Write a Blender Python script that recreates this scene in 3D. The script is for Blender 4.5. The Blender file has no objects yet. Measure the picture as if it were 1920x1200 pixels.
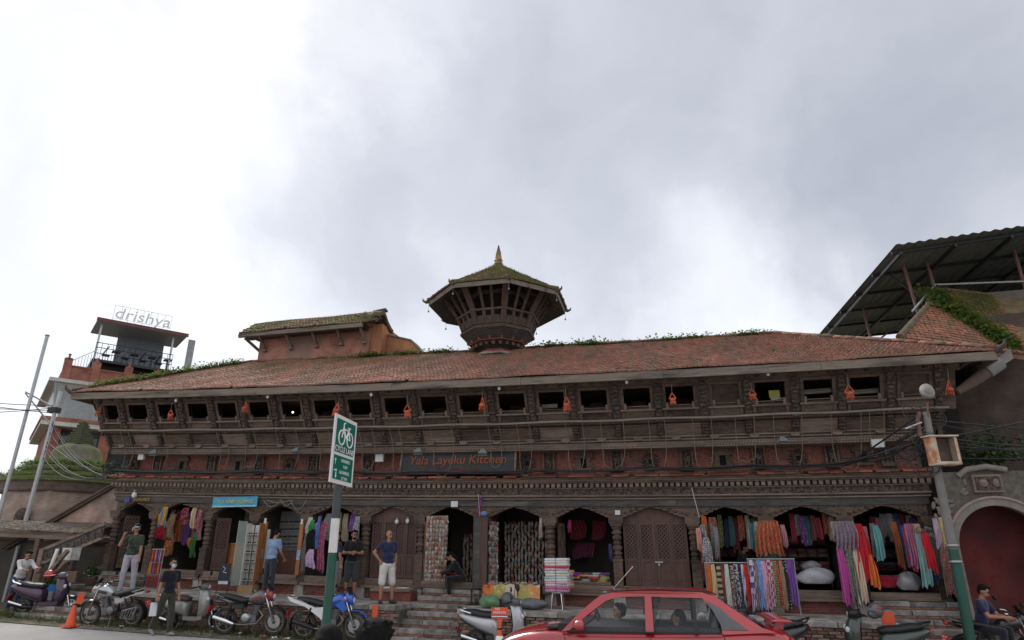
import bpy, math, random
import numpy as np
from mathutils import Vector, Matrix, Euler
random.seed(11); np.random.seed(11)
SC = bpy.context.scene; COL = SC.collection
R = math.radians; PI = math.pi
# ---------------------------------------------------------------- camera
F_PX = 1220.0; PITCH = math.atan(450/1220.0); YAW = R(14)
CAM = np.array([0.0, -18.3, 1.85])
_f0 = np.array([-math.sin(YAW), math.cos(YAW), 0]); _rt = np.array([math.cos(YAW), math.sin(YAW), 0]); _u0 = np.array([0, 0, 1.0])
_fw = _f0*math.cos(PITCH)+_u0*math.sin(PITCH); _up = -_f0*math.sin(PITCH)+_u0*math.cos(PITCH)
cam = bpy.data.cameras.new('camera'); cam_o = bpy.data.objects.new('camera', cam); COL.objects.link(cam_o)
cam.sensor_width = 36; cam.lens = 36*F_PX/1920.0; cam.clip_start = 0.05; cam.clip_end = 2000
cam_o.location = CAM.tolist(); cam_o.rotation_euler = (PI/2+PITCH, 0, YAW)
SC.camera = cam_o
SC.render.resolution_x, SC.render.resolution_y = 1024, 640
SC.view_settings.view_transform = 'Standard'; SC.view_settings.look = 'None'; SC.view_settings.exposure = 1.1; SC.view_settings.gamma = 1
SC.view_settings.use_curve_mapping = False
def W(x):            # the street and everything on it falls gently to the right, with a slight sag mid way
    q = max(-1.3, min(1.3, (x+6)/11.7)); xx = max(-30, min(16, x))
    return -0.0225*(xx+6)+0.107*q*q-0.05
def ray(px, py): return _fw+_rt*((px-960)/F_PX)+_up*((600-py)/F_PX)
def at(px, py, Y):   # photo pixel -> point on the plane y = Y
    d = ray(px, py); p = CAM+d*((Y-CAM[1])/d[1]); return Vector(p)
def atl(px, py, Y):  # same, height measured from the sloping street level
    p = at(px, py, Y); return Vector((p.x, p.y, p.z-W(p.x)))
# ---------------------------------------------------------------- world: overcast sky
world = bpy.data.worlds.new('World'); SC.world = world; world.use_nodes = True
SUN_DIR = Vector(ray(330, -150)).normalized()
sun_az = math.atan2(SUN_DIR.x, SUN_DIR.y); sun_el = math.asin(SUN_DIR.z)
def build_world():
    nt = world.node_tree; N = nt.nodes; L = nt.links; N.clear()
    out = N.new('ShaderNodeOutputWorld'); bg = N.new('ShaderNodeBackground'); L.new(bg.outputs[0], out.inputs[0])
    tc = N.new('ShaderNodeTexCoord')
    def math_(op, a, b=None, c=None, clamp=False):
        m = N.new('ShaderNodeMath'); m.operation = op; m.use_clamp = clamp
        for i, v in enumerate((a, b, c)):
            if v is None: continue
            if isinstance(v, (int, float)): m.inputs[i].default_value = v
            else: L.new(v, m.inputs[i])
        return m.outputs[0]
    def noise(vec, scale, detail, rough, dist=0):
        n = N.new('ShaderNodeTexNoise'); n.inputs['Scale'].default_value = scale; n.inputs['Detail'].default_value = detail
        n.inputs['Roughness'].default_value = rough; n.inputs['Distortion'].default_value = dist
        L.new(vec, n.inputs['Vector']); return n
    base = tc.outputs['Generated']
    warpn = noise(base, 2.6, 5, .58)
    sub = N.new('ShaderNodeVectorMath'); sub.operation = 'SUBTRACT'; L.new(warpn.outputs['Color'], sub.inputs[0]); sub.inputs[1].default_value = (.5, .5, .5)
    sc = N.new('ShaderNodeVectorMath'); sc.operation = 'SCALE'; L.new(sub.outputs[0], sc.inputs[0]); sc.inputs['Scale'].default_value = .42
    add = N.new('ShaderNodeVectorMath'); add.operation = 'ADD'; L.new(base, add.inputs[0]); L.new(sc.outputs[0], add.inputs[1])
    nrm = N.new('ShaderNodeVectorMath'); nrm.operation = 'NORMALIZE'; L.new(add.outputs[0], nrm.inputs[0])
    fine = noise(nrm.outputs[0], 3.1, 7, .56, .3)
    big = noise(nrm.outputs[0], 1.25, 3, .5)
    lum = math_('ADD', math_('MULTIPLY', fine.outputs['Fac'], .36), math_('MULTIPLY', big.outputs['Fac'], .20))
    lum = math_('ADD', lum, .535)
    # broad cloud masses: (pixel, angular radius, amount)
    for px, py, rad, amt in ((310, 290, 24, .06), (930, 330, 25, -.20), (1350, 170, 26, -.13), (1720, 20, 24, -.16), (640, 420, 12, -.06), (1800, 420, 18, -.13), (1300, 520, 14, .0), (170, 540, 18, -.08), (150, -40, 14, -.12)):
        d = ray(px, py); d = d/np.linalg.norm(d)
        dp = N.new('ShaderNodeVectorMath'); dp.operation = 'DOT_PRODUCT'; L.new(nrm.outputs[0], dp.inputs[0]); dp.inputs[1].default_value = d.tolist()
        mr = N.new('ShaderNodeMapRange'); mr.interpolation_type = 'SMOOTHSTEP'; L.new(dp.outputs['Value'], mr.inputs['Value'])
        mr.inputs['From Min'].default_value = math.cos(R(rad)); mr.inputs['From Max'].default_value = 1.0
        mr.inputs['To Min'].default_value = 0; mr.inputs['To Max'].default_value = amt
        lum = math_('ADD', lum, mr.outputs[0])
    ramp = N.new('ShaderNodeValToRGB'); L.new(lum, ramp.inputs[0]); ce = ramp.color_ramp
    ce.elements[0].position = .30; ce.elements[0].color = (.165, .175, .205, 1)
    ce.elements[1].position = 1.0; ce.elements[1].color = (.66, .66, .66, 1)
    e = ce.elements.new(.62); e.color = (.315, .326, .362, 1)
    e = ce.elements.new(.80); e.color = (.48, .49, .515, 1)
    sky = N.new('ShaderNodeTexSky'); sky.sky_type = 'NISHITA'; sky.sun_disc = False
    sky.sun_elevation = sun_el; sky.sun_rotation = sun_az
    mul = N.new('ShaderNodeVectorMath'); mul.operation = 'SCALE'; L.new(sky.outputs[0], mul.inputs[0]); mul.inputs['Scale'].default_value = .1
    mix = N.new('ShaderNodeMix'); mix.data_type = 'RGBA'; mix.inputs[0].default_value = .94
    L.new(mul.outputs[0], mix.inputs[6]); L.new(ramp.outputs[0], mix.inputs[7])
    L.new(mix.outputs[2], bg.inputs[0]); bg.inputs[1].default_value = 1.0
build_world()
sun = bpy.data.lights.new('sun', 'SUN'); sun.energy = 1.2; sun.angle = R(25); sun.color = (1, .96, .9)
sun_o = bpy.data.objects.new('sun', sun); COL.objects.link(sun_o)
sun_o.rotation_euler = SUN_DIR.to_track_quat('Z', 'Y').to_euler(); sun_o.location = (0, 0, 60)
# ---------------------------------------------------------------- mesh helpers
class MB:
    def __init__(s): s.v = []; s.f = []; s.m = []; s.s = []
    def add(s, vs, fs, mi=0, sm=False, M=None):
        o = len(s.v)
        if M is not None: vs = [M @ Vector(p) for p in vs]
        s.v.extend((p[0], p[1], p[2]) for p in vs); s.f.extend(tuple(i+o for i in f) for f in fs)
        s.m.extend([mi]*len(fs)); s.s.extend([sm]*len(fs)); return s
    def box(s, x0, x1, y0, y1, z0, z1, mi=0, nx=1, M=None):
        vs = []; fs = []
        for i in range(nx+1):
            x = x0+(x1-x0)*i/nx
            vs += [(x, y0, z0), (x, y1, z0), (x, y1, z1), (x, y0, z1)]
        for i in range(nx):
            a = i*4; b = a+4
            for k in range(4): fs.append((a+k, b+k, b+(k+1) % 4, a+(k+1) % 4))
        fs.append((0, 1, 2, 3)); e = nx*4; fs.append((e+3, e+2, e+1, e))
        return s.add(vs, [tuple(reversed(f)) for f in fs], mi, False, M)
    def bar(s, p, q, w, h=None, mi=0, up=(0, 0, 1)):
        p = Vector(p); q = Vector(q); d = (q-p); ln = d.length
        if ln < 1e-6: return s
        d /= ln; u = Vector(up)
        if abs(d.dot(u)) > .98: u = Vector((0, 1, 0))
        a = d.cross(u).normalized(); b = a.cross(d); h = h or w
        vs = [t+a*(i*w/2)+b*(j*h/2) for t in (p, q) for i, j in ((-1, -1), (1, -1), (1, 1), (-1, 1))]
        return s.add(vs, [(0, 1, 2, 3), (7, 6, 5, 4), (0, 4, 5, 1), (1, 5, 6, 2), (2, 6, 7, 3), (3, 7, 4, 0)], mi)
    def tube(s, pts, r, n=6, mi=0, sm=True, cap=True, flat=1.0, closed=False):
        pts = [Vector(p) for p in pts]; k = len(pts); rs = r if isinstance(r, (list, tuple)) else [r]*k
        vs = []; u = None
        for i, p in enumerate(pts):
            if closed: d = pts[(i+1) % k]-pts[i-1]
            else: d = pts[min(i+1, k-1)]-pts[max(i-1, 0)]
            if d.length < 1e-9: d = Vector((0, 0, 1))
            d.normalize()
            if u is None:
                u = Vector((0, 0, 1)) if abs(d.z) < .9 else Vector((0, 1, 0))
            u = (u-d*u.dot(d))
            if u.length < 1e-6: u = d.orthogonal()
            u.normalize(); w = d.cross(u)
            for j in range(n):
                a = 2*PI*j/n; vs.append(p+w*(math.cos(a)*rs[i])+u*(math.sin(a)*rs[i]*flat))
        fs = []
        for i in range(k if closed else k-1):
            a = i*n; b = ((i+1) % k)*n
            for j in range(n): fs.append((a+j, a+(j+1) % n, b+(j+1) % n, b+j))
        s.add(vs, fs, mi, sm)
        if cap and not closed: s.add(vs[:n], [tuple(reversed(range(n)))], mi); s.add(vs[-n:], [tuple(range(n))], mi)
        return s
    def lathe(s, prof, n=16, mi=0, M=None, sm=True, sq=False):
        vs = []; fs = []
        for r, z in prof:
            for j in range(n):
                a = 2*PI*(j+.5)/n; q = r/ max(abs(math.cos(a)), abs(math.sin(a))) if sq else r
                vs.append((q*math.cos(a), q*math.sin(a), z))
        for i in range(len(prof)-1):
            for j in range(n): fs.append((i*n+j, i*n+(j+1) % n, (i+1)*n+(j+1) % n, (i+1)*n+j))
        if prof[0][0] > 1e-4: fs.append(tuple(reversed(range(n))))
        if prof[-1][0] > 1e-4: fs.append(tuple(range((len(prof)-1)*n, len(prof)*n)))
        return s.add(vs, fs, mi, sm, M)
    def prism(s, poly, y0, y1, mi=0, M=None):   # polygon in (x, z), extruded along y
        n = len(poly); vs = [(x, y0, z) for x, z in poly]+[(x, y1, z) for x, z in poly]
        fs = [tuple(range(n)), tuple(reversed(range(n, 2*n)))]+[(i, i+n, (i+1) % n+n, (i+1) % n) for i in range(n)]
        return s.add(vs, fs, mi, False, M)
    def ell(s, c, r, nu=12, nv=8, mi=0, M=None):
        r = r if isinstance(r, (tuple, list)) else (r, r, r); vs = [(c[0], c[1], c[2]-r[2])]
        for i in range(1, nv):
            t = PI*i/nv-PI/2
            for j in range(nu):
                a = 2*PI*j/nu; vs.append((c[0]+r[0]*math.cos(t)*math.cos(a), c[1]+r[1]*math.cos(t)*math.sin(a), c[2]+r[2]*math.sin(t)))
        vs.append((c[0], c[1], c[2]+r[2])); e = len(vs)-1; fs = []
        for j in range(nu): fs.append((0, 1+(j+1) % nu, 1+j)); fs.append((e, e-nu+j, e-nu+(j+1) % nu))
        for i in range(nv-2):
            for j in range(nu): fs.append((1+i*nu+j, 1+i*nu+(j+1) % nu, 1+(i+1)*nu+(j+1) % nu, 1+(i+1)*nu+j))
        return s.add(vs, fs, mi, True, M)
    def loft(s, secs, mi=0, sm=True, caps=True, closed=True, M=None):
        n = len(secs[0]); vs = [p for q in secs for p in q]; fs = []
        for i in range(len(secs)-1):
            for j in range(n if closed else n-1): fs.append((i*n+j, i*n+(j+1) % n, (i+1)*n+(j+1) % n, (i+1)*n+j))
        if caps: fs.append(tuple(reversed(range(n)))); fs.append(tuple(range((len(secs)-1)*n, len(secs)*n)))
        return s.add(vs, fs, mi, sm, M)
    def grid(s, fn, nu, nv, mi=0, sm=True, th=None):
        vs = [fn(i/nu, j/nv) for j in range(nv+1) for i in range(nu+1)]
        fs = [(j*(nu+1)+i, j*(nu+1)+i+1, (j+1)*(nu+1)+i+1, (j+1)*(nu+1)+i) for j in range(nv) for i in range(nu)]
        s.add(vs, fs, mi, sm)
        if th:
            k = len(vs); off = [Vector(p)+Vector(th) for p in vs]; s.add(off, [tuple(reversed(f)) for f in fs], mi, sm)
            edge = [i for i in range(nu+1)]+[(j*(nu+1)+nu) for j in range(1, nv+1)]+[nv*(nu+1)+i for i in range(nu-1, -1, -1)]+[j*(nu+1) for j in range(nv-1, 0, -1)]
            n = len(edge); s.add([vs[i] for i in edge]+[off[i] for i in edge], [(i, (i+1) % n, (i+1) % n+n, i+n) for i in range(n)], mi)
        return s
    def mesh(s, name, mats, warp=False):
        me = bpy.data.meshes.new(name)
        vs = [(x, y, z+W(x)) for x, y, z in s.v] if warp else s.v
        me.from_pydata(vs, [], s.f)
        for m in (mats if isinstance(mats, (list, tuple)) else [mats]): me.materials.append(m)
        me.polygons.foreach_set('material_index', s.m); me.polygons.foreach_set('use_smooth', s.s); me.update()
        return me
def link(name, me, parent=None, loc=None, rot=None, scale=None):
    o = bpy.data.objects.new(name, me); COL.objects.link(o)
    if parent is not None: o.parent = parent
    if loc is not None: o.location = loc
    if rot is not None: o.rotation_euler = rot
    if scale is not None: o.scale = scale
    return o
def part(name, mb, mats, parent, loc=None, rot=None, warp=False, label=None, kind=None):
    o = link(name, mb.mesh(name, mats, warp) if isinstance(mb, MB) else mb, parent, loc, rot)
    if label: o['label'] = label
    if kind: o['kind'] = kind
    return o
def tag(o, label, cat, group=None, kind=None):
    if label: o['label'] = label
    if cat: o['category'] = cat
    if group: o['group'] = group
    if kind: o['kind'] = kind
    return o
def thing(name, label, cat, loc=(0, 0, 0), rz=0, group=None, warp=True, rot=None):
    o = bpy.data.objects.new(name, None); COL.objects.link(o); o.empty_display_size = .1
    o.location = (loc[0], loc[1], loc[2]+(W(loc[0]) if warp else 0)); o.rotation_euler = rot or (0, 0, rz)
    return tag(o, label, cat, group)
def solo(name, mb, mats, label, cat, loc=(0, 0, 0), rz=0, group=None, warp=True, rot=None, kind=None):
    o = link(name, mb.mesh(name, mats) if isinstance(mb, MB) else mb, None, (loc[0], loc[1], loc[2]+(W(loc[0]) if warp else 0)), rot or (0, 0, rz))
    return tag(o, label, cat, group, kind)
def struct(name, mb, mats, warp=False):
    o = link(name, mb.mesh(name, mats, warp)); o['kind'] = 'structure'; return o
def dup(root, loc, rz=None, label=None, group=None, warp=True, scale=None):
    def cp(o, par):
        c = o.copy(); COL.objects.link(c); c.parent = par
        if par is not None: c.matrix_parent_inverse = o.matrix_parent_inverse.copy()
        for ch in o.children: cp(ch, c)
        return c
    r = cp(root, None); r.location = (loc[0], loc[1], loc[2]+(W(loc[0]) if warp else 0))
    if rz is not None: r.rotation_euler = (0, 0, rz)
    if scale: r.scale = scale
    if label: r['label'] = label
    if group: r['group'] = group
    return r
_tc = {}
def text_mesh(txt, size, extrude=.004, align='CENTER', shear=0, sx=1.0):
    k = (txt, size, extrude, align, shear, sx)
    if k in _tc: return _tc[k]
    cu = bpy.data.curves.new('lettering', 'FONT'); cu.body = txt; cu.size = size; cu.extrude = extrude; cu.align_x = align; cu.align_y = 'CENTER'; cu.shear = shear
    cu.resolution_u = 3
    o = bpy.data.objects.new('tmp_text', cu); COL.objects.link(o)
    dg = bpy.context.evaluated_depsgraph_get(); me = bpy.data.meshes.new_from_object(o.evaluated_get(dg)); me.name = 'lettering'
    bpy.data.objects.remove(o); bpy.data.curves.remove(cu)
    me.transform(Matrix.Rotation(PI/2, 4, 'X') @ Matrix.Diagonal((sx, 1, 1, 1)))   # stands up, faces -y
    _tc[k] = me; return me
def lettering(txt, size, m, parent, loc, rot=None, **k):
    me = text_mesh(txt, size, **k).copy(); me.materials.clear(); me.materials.append(m)
    return link('lettering', me, parent, loc, rot)
# ---------------------------------------------------------------- materials
_mc = {}
def mat(name, c, rough=.75, var=.25, scale=5.0, stretch=(1, 1, 1), bump=.0, metal=0.0, c2=None, lo=.42, hi=.6, scale2=2.0, spec=.35, rnd=0.0, coat=0, emit=0, detail=5, bscale=None, c3=None, up=0):
    if name in _mc: return _mc[name]
    m = bpy.data.materials.new(name); m.use_nodes = True; nt = m.node_tree; N = nt.nodes; L = nt.links
    b = N['Principled BSDF']; b.inputs['Roughness'].default_value = rough; b.inputs['Metallic'].default_value = metal
    b.inputs['Specular IOR Level'].default_value = spec; b.inputs['Coat Weight'].default_value = coat; b.inputs['Coat Roughness'].default_value = .08
    tc = N.new('ShaderNodeTexCoord'); oi = N.new('ShaderNodeObjectInfo'); mp = N.new('ShaderNodeMapping'); mp.inputs['Scale'].default_value = stretch
    sc = N.new('ShaderNodeVectorMath'); sc.operation = 'SCALE'; sc.inputs[0].default_value = (37, 17, 29); L.new(oi.outputs['Random'], sc.inputs['Scale'])
    ad = N.new('ShaderNodeVectorMath'); L.new(tc.outputs['Object'], ad.inputs[0]); L.new(sc.outputs[0], ad.inputs[1]); L.new(ad.outputs[0], mp.inputs[0])
    def noise(s, d=detail):
        n = N.new('ShaderNodeTexNoise'); n.inputs['Scale'].default_value = s; n.inputs['Detail'].default_value = d; n.inputs['Roughness'].default_value = .6
        L.new(mp.outputs[0], n.inputs[0]); return n.outputs['Fac']
    n1 = noise(scale); r = N.new('ShaderNodeMapRange'); L.new(n1, r.inputs[0]); r.inputs[1].default_value = .25; r.inputs[2].default_value = .75
    r.inputs[3].default_value = 1-var; r.inputs[4].default_value = 1+var
    fac = r.outputs[0]
    if rnd:
        rr = N.new('ShaderNodeMapRange'); L.new(oi.outputs['Random'], rr.inputs[0]); rr.inputs[3].default_value = 1-rnd; rr.inputs[4].default_value = 1+rnd
        mm = N.new('ShaderNodeMath'); mm.operation = 'MULTIPLY'; L.new(fac, mm.inputs[0]); L.new(rr.outputs[0], mm.inputs[1]); fac = mm.outputs[0]
    def rgb(cc):
        n = N.new('ShaderNodeRGB'); n.outputs[0].default_value = (cc[0], cc[1], cc[2], 1); return n.outputs[0]
    col = rgb(c)
    def blend(col, other, s, a, bb, upw=0):
        mx = N.new('ShaderNodeMix'); mx.data_type = 'RGBA'; n2 = noise(s, 6); q = N.new('ShaderNodeMapRange'); L.new(n2, q.inputs[0])
        q.inputs[1].default_value = a; q.inputs[2].default_value = bb; f = q.outputs[0]
        L.new(f, mx.inputs[0]); L.new(col, mx.inputs[6]); L.new(rgb(other), mx.inputs[7]); return mx.outputs[2]
    if c2 is not None: col = blend(col, c2, scale2, lo, hi)
    if c3 is not None: col = blend(col, c3, scale2*2.3, .56, .66)
    vm = N.new('ShaderNodeVectorMath'); vm.operation = 'SCALE'; L.new(col, vm.inputs[0]); L.new(fac, vm.inputs['Scale']); L.new(vm.outputs[0], b.inputs['Base Color'])
    if bump:
        bp = N.new('ShaderNodeBump'); bp.inputs['Strength'].default_value = bump; bp.inputs['Distance'].default_value = .02
        L.new(noise(bscale or scale*3), bp.inputs['Height']); L.new(bp.outputs[0], b.inputs['Normal'])
    if emit:
        L.new(vm.outputs[0], b.inputs['Emission Color']); b.inputs['Emission Strength'].default_value = emit
    _mc[name] = m; return m
def cloth(c1, c2=None, kind='plain', scale=1.0, rough=.9):
    key = 'cloth_%s_%s_%s_%s' % (c1, c2, kind, scale)
    if key in _mc: return _mc[key]
    m = bpy.data.materials.new('cloth'); m.use_nodes = True; nt = m.node_tree; N = nt.nodes; L = nt.links; b = N['Principled BSDF']
    b.inputs['Roughness'].default_value = rough; b.inputs['Specular IOR Level'].default_value = .15; b.inputs['Sheen Weight'].default_value = .25
    tc = N.new('ShaderNodeTexCoord'); oi = N.new('ShaderNodeObjectInfo')
    sc = N.new('ShaderNodeVectorMath'); sc.operation = 'SCALE'; sc.inputs[0].default_value = (5, 3, 4); L.new(oi.outputs['Random'], sc.inputs['Scale'])
    ad = N.new('ShaderNodeVectorMath'); L.new(tc.outputs['Object'], ad.inputs[0]); L.new(sc.outputs[0], ad.inputs[1]); vec = ad.outputs[0]
    c2 = c2 or tuple(x*.7 for x in c1)
    mx = N.new('ShaderNodeMix'); mx.data_type = 'RGBA'; mx.inputs[6].default_value = (*c1, 1); mx.inputs[7].default_value = (*c2, 1)
    def step(v, lo, hi):
        q = N.new('ShaderNodeMapRange'); L.new(v, q.inputs[0]); q.inputs[1].default_value = lo; q.inputs[2].default_value = hi; return q.outputs[0]
    if kind in ('stripe_h', 'stripe_v'):
        w = N.new('ShaderNodeTexWave'); w.bands_direction = 'Z' if kind == 'stripe_h' else 'X'; w.inputs['Scale'].default_value = 4*scale; w.inputs['Distortion'].default_value = .3
        L.new(vec, w.inputs[0]); L.new(step(w.outputs['Fac'], .45, .55), mx.inputs[0])
    elif kind == 'floral':
        v = N.new('ShaderNodeTexVoronoi'); v.inputs['Scale'].default_value = 16*scale; L.new(vec, v.inputs['Vector']); L.new(step(v.outputs['Distance'], .42, .3), mx.inputs[0])
    elif kind == 'dots':
        v = N.new('ShaderNodeTexVoronoi'); v.inputs['Scale'].default_value = 14*scale; v.inputs['Randomness'].default_value = .35; L.new(vec, v.inputs['Vector']); L.new(step(v.outputs['Distance'], .3, .24), mx.inputs[0])
    elif kind == 'check':
        v = N.new('ShaderNodeTexChecker'); v.inputs['Scale'].default_value = 9*scale; L.new(vec, v.inputs['Vector']); L.new(v.outputs['Fac'], mx.inputs[0])
    elif kind == 'ikat':
        v = N.new('ShaderNodeTexNoise'); v.inputs['Scale'].default_value = 22*scale; v.inputs['Detail'].default_value = 2; L.new(vec, v.inputs['Vector']); L.new(step(v.outputs['Fac'], .47, .53), mx.inputs[0])
    else:
        v = N.new('ShaderNodeTexNoise'); v.inputs['Scale'].default_value = 6*scale; v.inputs['Detail'].default_value = 5; L.new(vec, v.inputs['Vector']); L.new(step(v.outputs['Fac'], .3, .75), mx.inputs[0])
    col = mx.outputs[2]
    if kind in ('floral', 'ikat'):
        h = N.new('ShaderNodeHueSaturation'); L.new(col, h.inputs['Color']); n2 = N.new('ShaderNodeTexNoise'); n2.inputs['Scale'].default_value = 9*scale; L.new(vec, n2.inputs['Vector'])
        q = N.new('ShaderNodeMapRange'); L.new(n2.outputs['Fac'], q.inputs[0]); q.inputs[1].default_value = .35; q.inputs[2].default_value = .65; q.inputs[3].default_value = .475; q.inputs[4].default_value = .525
        L.new(q.outputs[0], h.inputs['Hue']); col = h.outputs[0]
    L.new(col, b.inputs['Base Color'])
    wv = N.new('ShaderNodeTexNoise'); wv.inputs['Scale'].default_value = 11; wv.inputs['Detail'].default_value = 4; wv.inputs['Distortion'].default_value = 1.2; L.new(vec, wv.inputs['Vector'])
    bp = N.new('ShaderNodeBump'); bp.inputs['Strength'].default_value = .75; bp.inputs['Distance'].default_value = .035; L.new(wv.outputs['Fac'], bp.inputs['Height']); L.new(bp.outputs[0], b.inputs['Normal'])
    _mc[key] = m; return m
def brickmat(name, c1, c2, mortar, bw=.23, bh=.065, ms=.011, plane='xz', rough=.9, dirt=None):
    if name in _mc: return _mc[name]
    m = bpy.data.materials.new(name); m.use_nodes = True; nt = m.node_tree; N = nt.nodes; L = nt.links; b = N['Principled BSDF']; b.inputs['Roughness'].default_value = rough
    b.inputs['Specular IOR Level'].default_value = .2
    tc = N.new('ShaderNodeTexCoord'); sp = N.new('ShaderNodeSeparateXYZ'); cb = N.new('ShaderNodeCombineXYZ'); L.new(tc.outputs['Object'], sp.inputs[0])
    sm = N.new('ShaderNodeMath'); L.new(sp.outputs['X'], sm.inputs[0]); L.new(sp.outputs['Y'], sm.inputs[1])
    L.new(sm.outputs[0], cb.inputs[0]); L.new(sp.outputs['Z'], cb.inputs[1])
    br = N.new('ShaderNodeTexBrick'); L.new(cb.outputs[0], br.inputs['Vector'])
    br.inputs['Color1'].default_value = (*c1, 1); br.inputs['Color2'].default_value = (*c2, 1); br.inputs['Mortar'].default_value = (*mortar, 1)
    br.inputs['Scale'].default_value = 1; br.inputs['Mortar Size'].default_value = ms; br.inputs['Brick Width'].default_value = bw; br.inputs['Row Height'].default_value = bh; br.inputs['Mortar Smooth'].default_value = .3
    n = N.new('ShaderNodeTexNoise'); n.inputs['Scale'].default_value = 1.7; n.inputs['Detail'].default_value = 7; L.new(tc.outputs['Object'], n.inputs[0])
    q = N.new('ShaderNodeMapRange'); L.new(n.outputs['Fac'], q.inputs[0]); q.inputs[1].default_value = .3; q.inputs[2].default_value = .7; q.inputs[3].default_value = .6; q.inputs[4].default_value = 1.3
    vm = N.new('ShaderNodeVectorMath'); vm.operation = 'SCALE'; L.new(br.outputs['Color'], vm.inputs[0]); L.new(q.outputs[0], vm.inputs['Scale']); col = vm.outputs[0]
    if dirt:
        mx = N.new('ShaderNodeMix'); mx.data_type = 'RGBA'; n2 = N.new('ShaderNodeTexNoise'); n2.inputs['Scale'].default_value = .9; n2.inputs['Detail'].default_value = 8; L.new(tc.outputs['Object'], n2.inputs[0])
        q2 = N.new('ShaderNodeMapRange'); L.new(n2.outputs['Fac'], q2.inputs[0]); q2.inputs[1].default_value = .5; q2.inputs[2].default_value = .68; q2.inputs[4].default_value = .85
        L.new(q2.outputs[0], mx.inputs[0]); L.new(col, mx.inputs[6]); mx.inputs[7].default_value = (*dirt, 1); col = mx.outputs[2]
    L.new(col, b.inputs['Base Color'])
    bp = N.new('ShaderNodeBump'); bp.inputs['Strength'].default_value = .6; bp.inputs['Distance'].default_value = .01; L.new(br.outputs['Fac'], bp.inputs['Height']); bp.invert = True; L.new(bp.outputs[0], b.inputs['Normal'])
    _mc[name] = m; return m
WOOD = mat('dark_carved_wood', (.115, .078, .058), .8, .45, 9, (.6, 2, 2), .8, c2=(.062, .046, .037), scale2=1.3, lo=.45, hi=.62, bscale=24)
WOODL = mat('weathered_grey_wood', (.215, .16, .125), .85, .35, 10, (.35, 3, 3), .6, c2=(.135, .1, .078), scale2=1.6, bscale=30)
WOODD = mat('black_weathered_beam', (.062, .058, .055), .75, .45, 6, (.4, 3, 3), .5, c2=(.14, .12, .1), scale2=1.0, lo=.55, hi=.7)
FASC = mat('eave_board_wood', (.175, .142, .115), .85, .3, 9, (.3, 3, 3), .5, c2=(.05, .043, .037), scale2=1.5, lo=.52, hi=.68)
CARVE = mat('deep_carved_wood', (.12, .087, .066), .8, .6, 22, (1, 1, 1), 1.0, c2=(.035, .028, .024), scale2=14, lo=.4, hi=.6, bscale=34)
DOORW = mat('reddish_door_wood', (.105, .055, .042), .6, .3, 8, (3, 3, .5), .3, c2=(.07, .04, .032))
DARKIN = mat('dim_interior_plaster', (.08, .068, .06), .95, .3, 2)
STONE = mat('worn_stone_slab', (.35, .32, .295), .9, .28, 5, bump=.6, c2=(.17, .155, .14), scale2=2.2)
STONED = mat('grey_step_stone', (.27, .258, .24), .9, .25, 6, bump=.5, c2=(.13, .125, .115), scale2=2.6, rnd=.12)
BRICKR = mat('red_painted_brick', (.235, .062, .045), .85, .3, 11, bump=.5, c2=(.15, .06, .048), scale2=3, rnd=.2)
BRICKO = mat('old_brick', (.27, .16, .125), .95, .35, 14, bump=.7, c2=(.16, .12, .1), scale2=4, rnd=.4)
MORTAR = mat('old_mortar', (.15, .135, .12), .95, .3, 12, bump=.5, c2=(.07, .075, .05), scale2=2)
TILE = mat('clay_roof_tile', (.30, .142, .104), .9, .28, 5, (1.3, .35, .35), c2=(.215, .13, .102), scale2=1.1, lo=.4, hi=.62, c3=(.19, .155, .1), bump=.3)
TILEO = mat('old_mossy_tile', (.17, .095, .065), .95, .4, 5, c2=(.11, .12, .045), scale2=1.3, lo=.42, hi=.58, bump=.4)
MOSS = mat('moss', (.085, .11, .026), .95, .45, 9, c2=(.14, .15, .04), scale2=3, bump=.8)
LEAF = mat('leaf_green', (.09, .155, .035), .7, .4, 12, c2=(.14, .19, .045), scale2=5, rnd=.2)
def translucent(m, amt=.45):
    nt = m.node_tree; b = nt.nodes['Principled BSDF']; out = [n for n in nt.nodes if n.type == 'OUTPUT_MATERIAL'][0]
    tr = nt.nodes.new('ShaderNodeBsdfTranslucent'); mx = nt.nodes.new('ShaderNodeMixShader'); mx.inputs[0].default_value = amt
    src = b.inputs['Base Color'].links[0].from_socket; nt.links.new(src, tr.inputs[0]); nt.links.new(b.outputs[0], mx.inputs[1]); nt.links.new(tr.outputs[0], mx.inputs[2]); nt.links.new(mx.outputs[0], out.inputs[0]); return m
translucent(LEAF)
LEAFD = mat('leaf_dark', (.035, .07, .02), .7, .4, 12, c2=(.06, .1, .03), scale2=5)
PLAST = mat('orange_ochre_plaster', (.42, .185, .09), .9, .14, 3, c2=(.31, .135, .075), scale2=1.2)
ASPH = mat('dusty_asphalt', (.37, .355, .34), .9, .1, 30, bump=.3, c2=(.31, .298, .285), scale2=.5)
DIRT = mat('verge_dirt', (.15, .125, .1), .95, .35, 6, bump=.7, c2=(.08, .085, .04), scale2=2)
STEEL = mat('galvanised_steel', (.36, .37, .38), .45, .12, 5, metal=.6)
GREYP = mat('grey_painted_metal', (.2, .21, .22), .5, .12, 5)
BLACKP = mat('black_plastic', (.012, .012, .013), .42, .2, 8, spec=.4)
RUBBER = mat('tyre_rubber', (.02, .02, .02), .85, .25, 14, c2=(.06, .055, .05), scale2=3)
CHROME = mat('chrome', (.7, .7, .7), .16, .05, 3, metal=1)
CASTM = mat('cast_engine_metal', (.17, .17, .175), .45, .25, 9, metal=.7)
WHITEP = mat('white_paint', (.72, .72, .70), .5, .06, 4)
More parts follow.
